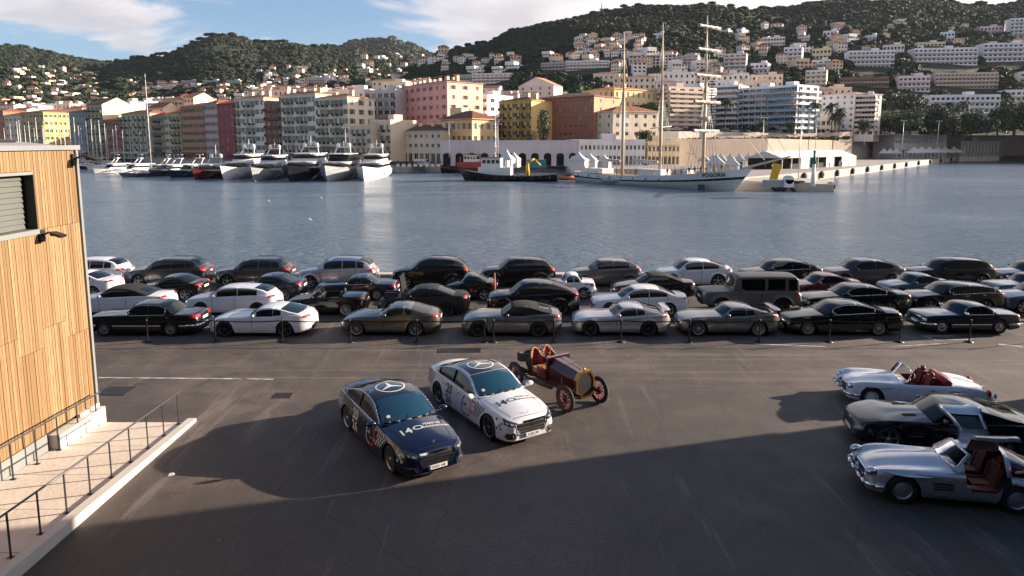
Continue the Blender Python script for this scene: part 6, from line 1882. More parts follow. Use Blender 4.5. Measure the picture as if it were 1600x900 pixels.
def s_class(label, pm, loc, rz, printm, plate_s, roofm, white):
 K = KIND['sedan']; L, W, H = SL_, SW, SH
 t_ = [(0, .56), (.02, .66), (.10, .78), (.30, .87), (.70, .95), (1.15, 1.00), (1.55, 1.035), (1.75, 1.04), (4.2, 1.10), (4.7, 1.10), (5.08, 1.06), (5.16, .98), (5.20, .78)]
 s_ = [(0, .56), (.06, .66), (.30, .76), (.8, .84), (1.5, .91), (2.6, .96), (4.2, 1.01), (4.9, .99), (5.12, .92), (5.20, .76)]
 w_ = [(0, .62), (.03, .70), (.10, .78), (.22, .84), (.50, .90), (1.0, .945), (2.5, .96), (4.1, .95), (4.7, .90), (5.0, .83), (5.14, .76), (5.2, .66)]
 g_ = [(1.42, .99), (1.60, 1.06), (1.95, 1.26), (2.20, 1.39), (2.45, 1.46), (2.85, 1.50), (3.25, 1.485), (3.65, 1.42), (4.05, 1.31), (4.40, 1.19), (4.62, 1.12), (4.70, 1.09)]
 c = Car(L, W, H, .88, 4.05, .36, t_, s_, w_, g_, sill=.19, nose_z=.20, tail_z=.28, bow=.24, tumble=.36, flare=.02, wheelw=.26)
 t = empty('liveried_saloon', (0, 0, 0), 0, label, 'car')
 c.body('body', [pm, M_under], t); c.cabin('cabin', [pm, pm], t)
 c.pane('roof_panel', 2.36, 3.55, 1.10, 2.0, M_gloss, t, n=10, full=True, off=.004)
 c.pane('windscreen', 1.50, 2.34, 1.06, 2.0, m_ws, t, n=12, full=True)
 c.pane('rear_window', 3.72, 4.60, 1.10, 2.0, M_glassd, t, n=10, full=True)
 for sg in (-1, 1):
  c.pane('door_frame', 1.66, 4.30, .05, .91, M_gloss, t, sides=(sg,), n=16, off=.003)
  for x0, x1 in ((1.72, 2.78), (2.83, 3.72), (3.76, 4.22)):
   c.pane('side_window', x0, x1, .08, .88, M_glassd, t, sides=(sg,), n=8)
  q = MB(); e0, e1 = 1.60, 4.36
  top_ = [c.cabn(e0 + (e1 - e0) * i / 24, .93, sg, .012) for i in range(25)]; bot_ = [c.cabn(e0 - .05 + (e1 - e0 + .07) * i / 24, .02, sg, .015) for i in range(25)]
  q.path(top_, .013, 5); q.path(bot_, .013, 5); q.tube(top_[-1], bot_[-1], .013, .013, 5); q.tube(top_[0], bot_[0], .013, .013, 5)
  q.build('window_trim', M_chrome, t)
 for x in (c.xf, c.xr):
  y = .93 - .26 * .5
  add_wheel(t, x, -y, .36, .26, .262, 'multi' if not white else 'ten', M_alloy if not white else M_allm, steer=R(0))
  add_wheel(t, x, y, .36, .26, .262, 'multi' if not white else 'ten', M_alloy if not white else M_allm, mirror=True)
 O, Uy, Uz, FD = (0, 0, 0), (0, 1, 0), (0, 0, 1), (1, 0, 0)
 # grille: dark field, chrome surround, three bars, centre stem
 gp = [(-.40, .36), (.40, .36), (.50, .60), (.46, .68), (-.46, .68), (-.50, .60)]
 c.patch('grille', [(-.40, .36), (.40, .36), (.48, .675), (-.48, .675)], O, Uy, Uz, FD, M_black, t, off=.004, n=8)
 q = MB(); c.ribbon('x', gp + [gp[0]], .046, O, Uy, Uz, FD, M_chrome, t, off=.020, q=q); q.build('grille_frame', M_chrome, t)
 for z in (.44, .52, .60):
  q = MB(); c.ribbon('x', [(-.44, z), (-.03, z)], .024, O, Uy, Uz, FD, M_chrome, t, off=.018, q=q); c.ribbon('x', [(.03, z), (.44, z)], .020, O, Uy, Uz, FD, M_chrome, t, off=.018, q=q)
  q.build('grille_bar', M_chrome, t)
 q = MB(); c.ribbon('x', [(0, .37), (0, .67)], .016, O, Uy, Uz, FD, M_chrome, t, off=.022, q=q); q.build('grille_bar', M_chrome, t)
 for sg in (-1, 1):
  # head lamp: smoked glass with two bright elements
  c.patch('headlight', [(sg * .53, .585), (sg * .91, .65), (sg * .95, .79), (sg * .55, .70)], O, Uy, Uz, (1, -sg * .55, 0), M_headd, t, off=.008, n=6)
  for a in (.62, .76):
   c.patch('lamp_element', [(sg * a, .635 + (a - .62) * .2), (sg * (a + .09), .65 + (a - .62) * .2), (sg * (a + .09), .69 + (a - .62) * .2), (sg * a, .67 + (a - .62) * .2)], O, Uy, Uz, (1, -sg * .55, 0), M_headl, t, off=.013, n=3)
  # lower intakes with bright frames
  ip = [(sg * .56, .24), (sg * .80, .24), (sg * .90, .34), (sg * .80, .43), (sg * .60, .43), (sg * .50, .34)] if white else [(sg * .56, .24), (sg * .84, .24), (sg * .88, .40), (sg * .64, .40)]
  c.patch('air_intake', [(sg * .52, .25), (sg * .86, .25), (sg * .86, .42), (sg * .54, .42)], O, Uy, Uz, (1, -sg * .35, 0), M_black, t, off=.004, n=6)
  q = MB(); c.ribbon('x', (ip + [ip[0]]) if white else [ip[0], ip[3], ip[2]][0:3], (.034 if white else .028), O, Uy, Uz, (1, -sg * .35, 0), M_chrome, t, off=.012, q=q); q.build('intake_frame', M_chrome, t)
  # tail lamp wraps the rear corner
  c.patch('tail_light', [(-.50, .84), (-.12, .78), (-.12, .90), (-.46, .92)], (L, 0, 0), (1, 0, 0), Uz, (0, -sg, 0), M_tail, t, off=.006, n=5)
  c.patch('tail_light', [(sg * .40, .80), (sg * .84, .78), (sg * .84, .90), (sg * .42, .90)], (L, 0, 0), Uy, Uz, (-1, -sg * .4, 0), M_tail, t, off=.006, n=5)
  q = MB(); x, z = 1.72, 1.04
  q.ell((x, sg * 1.06, z), (.085, .14, .08), 12, 8); q.box((x + .02, sg * .93, z - .07), (.07, .16, .03)); q.build('mirror', P_white if white else P_bluevio, t)
  q = MB(); c.ribbon('x', [(1.32, .235), (3.62, .235)], .030, O, (1, 0, 0), Uz, (0, -sg, 0), M_chrome, t, off=.012, q=q); q.build('sill_strip', M_chrome, t)
  q = MB()
  for x in (1.55, 2.80, 3.78):
   zl = .28 if x < 3.5 else .80
   c.ribbon('x', [(x, zl), (x - .02, .70), (x + .05, c.s(x) - .005)], .010, O, (1, 0, 0), Uz, (0, -sg, 0), M_under, t, off=.003, q=q)
  q.build('door_seam', M_under, t)
  for x in (2.52, 3.46):
   q = MB(); c.ribbon('x', [(x, .80), (x + .22, .815)], .030, O, (1, 0, 0), Uz, (0, -sg, 0), M_chrome, t, off=.016, q=q); q.build('door_handle', M_chrome, t)
 q = MB()
 for sg in (-1, 1): c.ribbon('x', [(.16, sg * .52), (.7, sg * .64), (1.45, sg * .70)], .014, (0, 0, 1.5), (1, 0, 0), (0, 1, 0), (0, 0, -1), M_under, t, off=.004, q=q)
 c.ribbon('x', [(.17, -.50), (.13, 0), (.17, .50)], .014, (0, 0, 1.5), (1, 0, 0), (0, 1, 0), (0, 0, -1), M_under, t, off=.004, q=q)
 for sg in (-1, 1): c.ribbon('x', [(4.74, sg * .60), (5.05, sg * .58)], .012, (0, 0, 1.6), (1, 0, 0), (0, 1, 0), (0, 0, -1), M_under, t, off=.004, q=q)
 q.build('bonnet_seam', M_under, t)
 q = MB(); P = [c.cabn(1.50, k, sg, .012) for sg, ks in ((1, (1.1, 1.3, 1.6, 2.0)), (-1, (1.6, 1.3, 1.1))) for k in ks]; q.path(P, .022, 5)
 q.build('cowl', M_black, t)
 for a in (1.35, 1.95): q = MB(); q.tube(c.cabn(1.53, a, 1, .03), c.cabn(1.68, min(2, a + .04), -1 if a > 1.9 else 1, .03), .010, .007, 5); q.build('wiper', M_black, t)
 # lower lip
 q = MB(); c.ribbon('x', [(-.66, .215), (-.3, .20), (.3, .20), (.66, .215)], .020, O, Uy, Uz, FD, M_chrome, t, off=.014, q=q); q.build('chrome_lip', M_chrome, t)
 # bonnet star
 q = MB(); q.tube((.20, 0, c.t(.2) - .02), (.20, 0, c.t(.2) + .03), .006, .006, 6)
 n = 16; P = [(.20, .028 * math.cos(2 * math.pi * i / n), c.t(.2) + .058 + .028 * math.sin(2 * math.pi * i / n)) for i in range(n + 1)]
 q.path(P, .004, 5)
 for k in range(3):
  a = math.pi / 2 + k * 2.094; q.tube((.20, 0, c.t(.2) + .058), (.20, .028 * math.cos(a), c.t(.2) + .058 + .028 * math.sin(a)), .004, .002, 4)
 q.build('bonnet_star', M_chrome, t)
 # plate
 q = MB(); q.bb(-.045, -.03, -.26, .26, .27, .38, 0); q.bb(-.048, -.0455, .215, .26, .272, .378, 1); pl = q.build('number_plate', [M_plate, M_plateb], t)
 flat_text(plate_s, .092, pl, (-.047, -.02, .293), (0, -1, 0), (0, 0, 1), M_text, 'lettering', .0015)
 # ---- livery
 hx = lambda x, y: (x, y, 1.5)
 # bonnet text reads from the front: right = -Y ... the reader faces +X, so his right hand is -Y
 o1 = (.88, .18, 1.4)
 D = (0, 0, -1)
 ur, vr = (0, -1, 0), (1, 0, 0)
 # the figure 140 with an open ring for the nought
 ptext(c, '14', .36, (.84, .40, 1.5), ur, vr, D, printm, t, off=.008, bold=.008)
 q = MB(); sg_ = 28; A = []
 for i in range(sg_): a = 2 * math.pi * i / sg_; A += [(.140 * math.cos(a), .100 * math.sin(a)), (.105 * math.cos(a), .068 * math.sin(a))]
 P = c.proj(A, (.975, .07, 1.5), ur, vr, D, .008)
 q.grid([[P[(2 * i) % (2 * sg_)], P[(2 * i + 1) % (2 * sg_)]] for i in range(sg_ + 1)]); q.build('lettering', printm, t)
 ptext(c, 'YEARS OF', .12, (1.035, -.36, 1.5), ur, vr, D, printm, t, off=.008, bold=.002)
 ptext(c, 'INNOVATION', .12, (.875, -.42, 1.5), ur, vr, D, printm, t, off=.008, bold=.002)
 star(c, t, .42, (2.93, 0, 2.0), (0, -1, 0), (1, 0, 0), D, M_textw, 1, off=.011, ring=.055)
 # round sticker low in the windscreen
 q = MB(); n = 16; cpt = c.cabn(1.70, 1.30, 1, .012)
 a_, b__ = c.cabn(1.74, 1.30, 1, .012) - cpt, c.cabn(1.70, 1.36, 1, .012) - cpt; a_.normalize(); b__ = (b__ - a_ * b__.dot(a_)).normalized()
 q.poly([cpt + (a_ * math.cos(2 * math.pi * i / n) + b__ * math.sin(2 * math.pi * i / n)) * .055 for i in range(n)]); q.build('windscreen_sticker', M_textw, t)
 for sg in (-1, 1):
  U = (1, 0, 0) if sg < 0 else (-1, 0, 0); Dd = (0, 1, 0) if sg < 0 else (0, -1, 0)
  ptext(c, '20', .40, (3.28, sg, .62), U, Uz, Dd, printm if not white else M_livg, t, off=.006, bold=.012)
  ptext(c, '26', .40, (3.28, sg, .29), U, Uz, Dd, printm if not white else M_livg, t, off=.006, bold=.012)
  # rounded ring badge, one half in the print colour, the other red
  for half, mm in ((0, M_textr), (1, printm)):
   q = MB(); A = []
   n = 16
   for i in range(n + 1):
    a = -math.pi / 2 + math.pi * i / n + (math.pi if (half == 0) == (sg < 0) else 0)
    ce, se = math.cos(a), math.sin(a)
    ex = math.copysign(abs(ce) ** .65, ce); ez = math.copysign(abs(se) ** .65, se)
    A += [(.27 * ex, .29 * ez), (.225 * ex, .245 * ez)]
   P = c.proj(A, (2.14, sg, .58), U, Uz, Dd, .008)
   q.grid([[P[2 * i], P[2 * i + 1]] for i in range(n + 1)]); q.build('ring_badge', mm, t)
  ptext(c, '140', .13, (2.22, sg, .58), U, Uz, Dd, printm, t, off=.008, bold=.003)
  ptext(c, 'YEARS', .06, (2.06, sg, .50), U, Uz, Dd, printm, t, off=.008)
  # chequered flag fading along the front wing and behind the rear wheel
  rnd = random.Random(4); q = MB(); q2 = MB()
  for i in range(22):
   for j in range(6):
    if (i + j) % 2: continue
    x = 1.78 - i * .072; z = .80 - j * .072 - max(0, (x - 1.45)) * .15 + .03
    if z > c.s(x) - .085: continue
    if rnd.random() < (.2 if i < 3 else (.0 if i < 18 else .2)): continue
    if math.hypot(x - c.xf, z - .36) < .425: continue
    P = c.proj([(0, 0), (.068, .012), (.068, .078), (0, .066)], (x, sg, z), (1, 0, 0), Uz, Dd, .006); q.poly(P)
  for i in range(12):
   for j in range(9):
    if (i + j) % 2: continue
    x = 4.40 + i * .058; z = .50 + j * .055
    if z > c.s(x) - .03 or rnd.random() < .10: continue
    if math.hypot(x - c.xr, z - .36) < .45: continue
    P = c.proj([(0, 0), (.052, .0), (.052, .046), (0, .046)], (x, sg, z), (1, 0, 0), Uz, Dd, .006); q.poly(P)
  tag(q.build('chequered_print', printm if not white else M_livb, t), kind='stuff')
 # local origin moves to the car's middle
 t.rotation_euler = (0, 0, rz)
 M = Matrix.Rotation(rz, 3, 'Z')
 off = M @ Vector((L / 2, 0, 0))
 t.location = (loc[0] - off.x, loc[1] - off.y, 0)
 return c
M_gloss = mat('gloss_black_roof', (.010, .011, .014), .04, coat=1.0)
M_allm = mat('alloy_graphite', (.16, .16, .17), .3, .8)
M_livg = mat('livery_grey', (.06, .06, .07), .4)
M_livb = mat('livery_slate', (.09, .10, .14), .4)
def place_by_wheels(fw, rw_, xf, xr, y_side):
 """returns heading and centre so that local (xf, y_side) lands on fw and local (xr, y_side) on rw"""
 d = Vector((rw_.x - fw.x, rw_.y - fw.y)); ang = math.atan2(d.y, d.x)
 mid = (Vector((fw.x, fw.y)) + Vector((rw_.x, rw_.y))) / 2
 u = Vector((math.cos(ang), math.sin(ang))); v = Vector((-u.y, u.x))
 nose = mid - u * (xf + xr) / 2 - v * y_side
 cen = nose + u * (SL_ / 2)
 return ang, cen
fw, rr_ = PZ(611.6, 738, 0), PZ(544.4, 671, 0)
ang, cen = place_by_wheels(fw, rr_, .88, 4.05, .88)
s_class('midnight blue show saloon with white 2026 lettering and chequered print', P_bluevio, (cen.x, cen.y), ang, M_textw, 'S·DD 140', M_gloss, False)
fw, rr_ = PZ(764, 686, 0), PZ(687.5, 631, 0)
ang, cen = place_by_wheels(fw, rr_, .88, 4.05, .88)
s_class('white show saloon with black roof and grey 2026 lettering beside the vintage racer', P_white, (cen.x, cen.y), ang, M_text, 'S·GB 140', M_gloss, True)
def put_by_front_wheel(t, contact, xf, yl, rz):
 """local point (xf, -yl) of the car goes to the contact point"""
 M = Matrix.Rotation(rz, 3, 'Z'); o = M @ Vector((xf, -yl, 0))
 t.location = (contact.x - o.x, contact.y - o.y, 0); t.rotation_euler = (0, 0, rz)
# ---------------- white open roadster with red leather
RZ = R(-10)
def roadster():
 t = empty('open_roadster', (0, 0, 0), 0, 'white open classic roadster with dark red leather seats and folded hood', 'car')
 L, W = 4.29, 1.74
 t_ = [(0, .50), (.02, .58), (.12, .66), (.4, .74), (.9, .80), (1.4, .845), (1.6, .85), (3.1, .84), (3.6, .79), (4.0, .70), (4.22, .60), (4.29, .46)]
 s_ = [(0, .50), (.03, .62), (.15, .72), (.45, .78), (.9, .79), (1.4, .77), (2.0, .76), (2.8, .78), (3.3, .79), (3.8, .73), (4.15, .62), (4.29, .46)]
 w_ = [(0, .60), (.02, .66), (.08, .73), (.2, .79), (.5, .835), (1.2, .85), (2.2, .845), (3.3, .86), (3.8, .82), (4.1, .74), (4.24, .64), (4.29, .54)]
 g_ = [(1.52, .82), (1.58, .90), (1.72, 1.08), (1.84, 1.22), (1.9, 1.24), (2.4, 1.2), (3.1, .84)]
 fen = lambda x, k: -.075 * math.exp(-((k - .42) / .16) ** 2) * (1 if x < 1.3 else max(0, 1 - (x - 1.3) / .25) if x < 1.55 else min(1, max(0, (x - 3.2) / .3)))
 c = Car(L, W, 1.24, .66, 3.06, .315, t_, s_, w_, g_, sill=.20, nose_z=.22, tail_z=.30, bow=.20, tumble=.30, flare=.018, wheelw=.18, topw=.88, fender=fen)
 c.body('body', [P_white, M_under], t, topskip=lambda x, y: 1.72 < x < 3.02 and y < .70)
 q = MB()
 xa, xb, wi = 1.66, 3.04, .70
 q.bb(xa, xb, -wi, wi, .24, .28); q.bb(xa, xa + .03, -wi, wi, .28, .80); q.bb(xb - .03, xb, -wi, wi, .28, .80)
 for s in (-1, 1): q.bb(xa, xb, s * wi - .025, s * wi + .025, .28, .755)
 q.build('cockpit', M_leatherr, t)
 for s in (-1, 1): add_seat(t, 2.18, s * .34, .30, M_leatherr, h=.62, w=.50)
 q = MB(); q.tube((2.95, -.62, .83), (2.95, .62, .83), .115, .115, 10); q.ell((3.0, 0, .84), (.20, .66, .10), 14, 6); q.build('folded_hood_cover', vary('dull_red_cover', (.26, .045, .05), .2, 3.0, .6, False), t)
 q = MB(); q.bb(1.70, 1.80, -.66, .66, .70, .83); q.build('dashboard', M_leatherr, t)
 steering(t, 1.94, -.34, .86, .19, M_tan, 28)
 q = MB()
 A = [c.cabn(1.54 + .30 * i / 6, 1.0, -1, 0) for i in range(7)]; B_ = [Vector((p.x, -p.y, p.z)) for p in A]
 T_ = [c.cabn(1.84, k, -1, 0) for k in (1.0, 1.2, 1.5, 1.8, 2.0)]; T2 = [Vector((p.x, -p.y, p.z)) for p in T_[::-1]]
 lo = [c.cabn(1.54, k, -1, 0) for k in (1.0, 1.2, 1.5, 1.8, 2.0)]; lo2 = [Vector((p.x, -p.y, p.z)) for p in lo[::-1]]
 q.path(A, .018, 6); q.path(B_, .018, 6); q.path(T_ + T2, .018, 6); q.path(lo + lo2, .012, 6); q.build('windscreen_frame', M_chrome, t)
 c.pane('windscreen', 1.55, 1.83, 1.03, 2.0, M_clear, t, n=6, full=True, off=0)
 for x in (.66, 3.06):
  add_wheel(t, x, -.735, .315, .17, .20, 'cap', P_white); add_wheel(t, x, .735, .315, .17, .20, 'cap', P_white, mirror=True)
 chrome_bits(c, t, L, W, .36, tail_x=4.12)
 for s in (-1, 1):
  q = MB(); q.ell((L - .20, s * .66, .60), (.09, .09, .13), 10, 8); q.build('tail_light', M_tail, t)
  q = MB(); q.lathe([(.001, 0), (.07, .01), (.095, .05), (.10, .09)], 16, (.035, s * .60, .60), 'X'); q.build('headlight', M_headl, t)
  q = MB(); q.ell((.10, s * .60, .60), (.13, .115, .115), 14, 8); q.build('headlight_ring', M_chrome, t)
  q = MB(); c.ribbon('x', [(1.42, .30), (1.40, .5), (1.50, c.s(1.5) - .03)], .010, (0, 0, 0), (1, 0, 0), (0, 0, 1), (0, -s, 0), M_under, t, off=.003, q=q)
  c.ribbon('x', [(2.56, c.s(2.56) - .01), (2.57, .45), (2.50, .30), (1.42, .30)], .010, (0, 0, 0), (1, 0, 0), (0, 0, 1), (0, -s, 0), M_under, t, off=.003, q=q); q.build('door_seam', M_under, t)
  q = MB(); c.ribbon('x', [(2.36, .64), (2.50, .64)], .022, (0, 0, 0), (1, 0, 0), (0, 0, 1), (0, -s, 0), M_chrome, t, off=.02, q=q); q.build('door_handle', M_chrome, t)
  q = MB(); x0 = .46; rows = [[(x0 + .78 * i / 12, s * (c.side_y(x0 + .78 * i / 12, .60) + .012 + .035 * math.sin(math.pi * i / 12) * (1 - abs(k))), .665 + .018 * k) for k in (-1, 0, 1)] for i in range(13)]
  q.grid(rows, 0, True); q.build('wing_eyebrow', P_white, t)
 put_by_front_wheel(t, PZ(1361, 636, 0), .66, .82, RZ)
 return c
M_clear, N, b = nmat('clear_windscreen', .02)
b.inputs['Base Color'].default_value = (.8, .85, .85, 1); b.inputs['Transmission Weight'].default_value = 1.0; b.inputs['IOR'].default_value = 1.08
def chrome_bits(c, t, L, W, z, tail_x=None):
 for nm, s0 in (('front_bumper', 1), ('rear_bumper', -1)):
  for sg in (-1, 1):
   q = MB(); X = 0 if s0 > 0 else L
   pts = [(X - s0 * .07, sg * .06 if s0 > 0 else sg * .12, z), (X - s0 * .07, sg * .40, z), (X - s0 * .06, sg * W * .38, z + .01), (X + s0 * .12, sg * W * .475, z + .02), (X + s0 * .34, sg * W * .50, z + .02)]
   for a, b_ in zip(pts[:-1], pts[1:]): q.tube(a, b_, .048, .048, 10)
   q.build(nm, M_chrome, t)
   if s0 < 0:
    q = MB(); q.ell((L + .13, sg * .38, z + .06), (.05, .05, .13), 10, 8); q.build('overrider', M_chrome, t)
 # wide mouth grille with a star
 q = MB(); O, Uy, Uz, FD = (0, 0, 0), (0, 1, 0), (0, 0, 1), (1, 0, 0)
 c.patch('grille', [(-.42, .36), (.42, .36), (.36, .58), (-.36, .58)], O, Uy, Uz, FD, M_black, t, off=.006, n=6)
 c.ribbon('x', [(-.44, .36), (-.38, .59), (.38, .59), (.44, .36), (-.44, .36)], .024, O, Uy, Uz, FD, M_chrome, t, off=.016, q=q)
 c.ribbon('x', [(-.40, .47), (.40, .47)], .022, O, Uy, Uz, FD, M_chrome, t, off=.02, q=q); q.build('grille_frame', M_chrome, t)
 q = MB(); n = 20
 q.path([(-.045, .10 * math.cos(2 * math.pi * i / n), .47 + .10 * math.sin(2 * math.pi * i / n)) for i in range(n + 1)], .012, 6)
 for k in range(3): a = math.pi / 2 + k * 2.0944; q.tube((-.045, 0, .47), (-.045, .1 * math.cos(a), .47 + .1 * math.sin(a)), .016, .005, 5)
 q.build('star_emblem', M_chrome, t)
roadster()
# ---------------- silver gullwing coupe, both doors raised
m_plaid, N, b = nmat('red_tartan_cloth', .85)
g = N.n('ShaderNodeTexCoord').outputs['Object']
def stripes(ax, sc_, th):
 sp = N.n('ShaderNodeSeparateXYZ', ins={0: g}).outputs[ax]
 f = N.math('FRACT', N.math('MULTIPLY', sp, sc_)); return N.ramp(f, [(0, 1.0), (th, 1.0), (th + .02, 0.0)], 'CONSTANT')
cc = N.mix(N.math('MULTIPLY', stripes(1, 11, .35), .75), (.20, .022, .02), (.02, .008, .008))
cc = N.mix(N.math('MULTIPLY', stripes(2, 11, .35), .65), cc, (.02, .008, .008))
cc = N.mix(N.math('MULTIPLY', stripes(2, 22, .14), .7), cc, (.42, .22, .14))
N.t.links.new(cc, b.inputs['Base Color'])
def gullwing():
 t = empty('gullwing_coupe', (0, 0, 0), 0, 'silver classic gullwing coupe with both doors raised and red tartan seats', 'car')
 L, W = 4.52, 1.79
 t_ = [(0, .48), (.02, .56), (.10, .64), (.35, .75), (.8, .84), (1.3, .895), (1.75, .93), (3.2, .90), (3.7, .86), (4.1, .77), (4.40, .65), (4.52, .46)]
 s_ = [(0, .48), (.03, .60), (.15, .70), (.45, .775), (.85, .80), (1.4, .79), (2.2, .80), (3.0, .83), (3.4, .83), (3.9, .76), (4.35, .62), (4.52, .46)]
 w_ = [(0, .58), (.02, .64), (.08, .71), (.2, .78), (.5, .845), (.9, .87), (1.6, .86), (2.4, .86), (3.2, .89), (3.8, .86), (4.2, .76), (4.42, .64), (4.52, .54)]
 g_ = [(1.70, .90), (1.80, .97), (2.00, 1.14), (2.14, 1.235), (2.32, 1.285), (2.60, 1.30), (2.90, 1.285), (3.20, 1.20), (3.55, 1.05), (3.85, .93), (3.98, .88)]
 fen = lambda x, k: -.085 * math.exp(-((k - .40) / .15) ** 2) * (min(1, x / .2) if x < 1.5 else max(0, 1 - (x - 1.5) / .35)) + .02 * math.exp(-((k - .92) / .10) ** 2) * (1 if .3 < x < 1.7 else 0)
 c = Car(L, W, 1.30, .72, 3.12, .335, t_, s_, w_, g_, sill=.22, nose_z=.22, tail_z=.30, bow=.22, tumble=.62, flare=.02, wheelw=.19, topw=.86, fender=fen)
 DX0, DX1 = 2.02, 2.98
 c.body('body', [P_silver, M_under], t, skip=lambda x, z, sg: DX0 + .02 < x < DX1 and z > .50 + .10 * (abs((x - (DX0 + DX1) / 2) / .48)) ** 6, topskip=lambda x, y: DX0 - .06 < x < DX1 + .04)
 c.cabin('cabin', [P_silver, P_silver], t, skip=lambda x, k, sg: (DX0 + .16 < x < DX1 and k < 1.62) or (x <= DX0 + .16 and x > 1.93 and k < .92) or (1.78 < x < 2.08 and k > 1.12))
 c.pane('windscreen', 1.75, 2.10, 1.08, 2.0, M_clear2, t, n=10, full=True)
 q = MB(); A = [c.cabn(1.74 + .37 * i / 8, 1.03, -1, .01) for i in range(9)]
 Tt = [c.cabn(2.11, k, -1, .01) for k in (1.03, 1.25, 1.5, 1.8, 2.0)]; lo = [c.cabn(1.74, k, -1, .01) for k in (1.03, 1.25, 1.5, 1.8, 2.0)]
 for P in (A, Tt, lo): q.path(P, .016, 6); q.path([Vector((p.x, -p.y, p.z)) for p in P], .016, 6)
 q.build('windscreen_frame', M_chrome, t)
 c.pane('rear_window', 3.06, 3.80, 1.12, 2.0, M_glassd, t, n=8, full=True)
 for sg in (-1, 1):
  c.pane('side_window', 3.08, 3.44, .10, .84, M_glassd, t, sides=(sg,), n=5)
  q = MB(); P = [c.cabn(3.05 + .43 * i / 8, .90, sg, .012) for i in range(9)]; P2 = [c.cabn(3.05 + .46 * i / 8, .04, sg, .014) for i in range(9)]
  q.path(P, .010, 5); q.path(P2, .010, 5); q.tube(P[0], P2[0], .010, .010, 5); q.tube(P[-1], P2[-1], .01, .01, 5); q.build('window_trim', M_chrome, t)
 # red tub with wide sills
 q = MB(); q.bb(1.90, 3.10, -.62, .62, .25, .29); q.bb(1.90, 1.93, -.66, .66, .29, .84); q.bb(3.07, 3.10, -.62, .62, .29, .96)
 for s in (-1, 1):
  q.box((2.36, s * .725, .40), (.78, .22, .22), 0, taper=.96)
 q.bb(1.93, 3.07, -.06, .06, .29, .48)
 q.build('cockpit', M_leatherr, t)
 q = MB(); q.bb(1.95, 2.04, -.58, .58, .72, .86); q.build('dashboard', M_leatherr, t)
 for s in (-1, 1): add_seat(t, 2.55, s * .34, .30, M_leatherr, h=.66, w=.46, stripe=m_plaid)
 steering(t, 2.16, -.34, .90, .19, mat('ivory_wheel', (.6, .55, .42), .3), 30)
 q = MB()
 for s in (-1, 1): q.tube((DX1 + .02, s * .78, .84), (DX1 - .02, s * .42, 1.24), .018, .018, 6)
 q.build('door_frame', M_chrome, t)
 # doors: the outer skin sampled on the car's own surface, then swung up about the roof hinge
 def door(sg):
  d = bpy.data.objects.new('door', None); COL.objects.link(d); d.parent = t; d.empty_display_size = .1
  hy, hz = .20, 1.275; A_ = R(84)
  d.location = (0, sg * hy, hz)
  M = Matrix.Rotation(-sg * -A_, 3, 'X') if sg < 0 else Matrix.Rotation(A_, 3, 'X')
  if sg < 0: M = Matrix.Rotation(-A_, 3, 'X')
  d.rotation_euler = (0, 0, 0)
  def loc(p): v = Vector((p.x, p.y - sg * hy, p.z - hz)); return M @ v
  def surf(x, u):
   """u 0 bottom of the door .. 1 hinge"""
   if u < .42: z = .52 + (c.s(x) - .52) * u / .42; return Vector((x, sg * c.side_y(x, z), z))
   k = (u - .42) / .58 * 1.62; return c.cabn(min(x, DX1), max(.02, k), sg, .004)
  xs = [DX0 + .03 + (DX1 - DX0 - .05) * i / 12 for i in range(13)]; us = [0, .1, .2, .3, .42, .47, .6, .7, .78, .86, .93, 1.0]
  q = MB(); wi_ = (.47, .78)
  for inner in (0, 1):
   P = []
   for x in xs:
    row = []
    for u in us:
     xx = x
     if u > .47: xx = DX0 + .06 + .14 * min(1, (u - .47) / .35) + (x - DX0 - .03) * (DX1 - DX0 - .10 - .14 * min(1, (u - .47) / .35)) / (DX1 - DX0 - .05)
     p = surf(xx, u)
     if inner: p = p + Vector((0, -sg * .06, -.03))
     row.append(loc(p))
    P.append(row)
   ids = [[q.pt(p) for p in r_] for r_ in P]
   for i in range(12):
    for j in range(11):
     if 1 <= i < 11 and 5 <= j < 8: continue
     f = (ids[i][j], ids[i][j + 1], ids[i + 1][j + 1], ids[i + 1][j]); q.face(f if not inner else f[::-1], 0 if not inner else 1, True)
   if not inner: o_ = ids
  for i in range(12):
   for j in (0, 11): q.face((o_[i][j], o_[i + 1][j], ids[i + 1][j], ids[i][j]), 0)
  for j in range(11):
   for i in (0, 12): q.face((o_[i][j], o_[i][j + 1], ids[i][j + 1], ids[i][j]), 0)
  q.build('door_skin', [P_silver, P_silver], d)
  q = MB(); q.grid([[loc(surf(DX0 + .16 + .66 * i / 8, .47 + .31 * j / 4) + Vector((0, -sg * .03, -.01))) for j in range(5)] for i in range(9)]); q.build('door_glass', M_glassd, d)
 for sg in (-1, 1): door(sg)
 for x in (.72, 3.12):
  add_wheel(t, x, -.76, .335, .18, .215, 'cap', P_silver); add_wheel(t, x, .76, .335, .18, .215, 'cap', P_silver, mirror=True)
 chrome_bits(c, t, L, W, .37)
 for s in (-1, 1):
  q = MB(); q.ell((.10, s * .62, .64), (.15, .125, .125), 16, 8); q.build('headlight_ring', M_chrome, t)
  q = MB(); q.ell((.055, s * .62, .64), (.115, .105, .105), 16, 8); q.build('headlight', M_headl, t)
  q = MB(); q.ell((L - .18, s * .70, .60), (.10, .08, .08), 10, 8); q.build('tail_light', M_tail, t)
  q = MB(); c.ribbon('x', [(1.22, .265), (2.86, .265)], .045, (0, 0, 0), (1, 0, 0), (0, 0, 1), (0, -s, 0), M_chrome, t, off=.015, q=q); q.build('sill_strip', M_chrome, t)
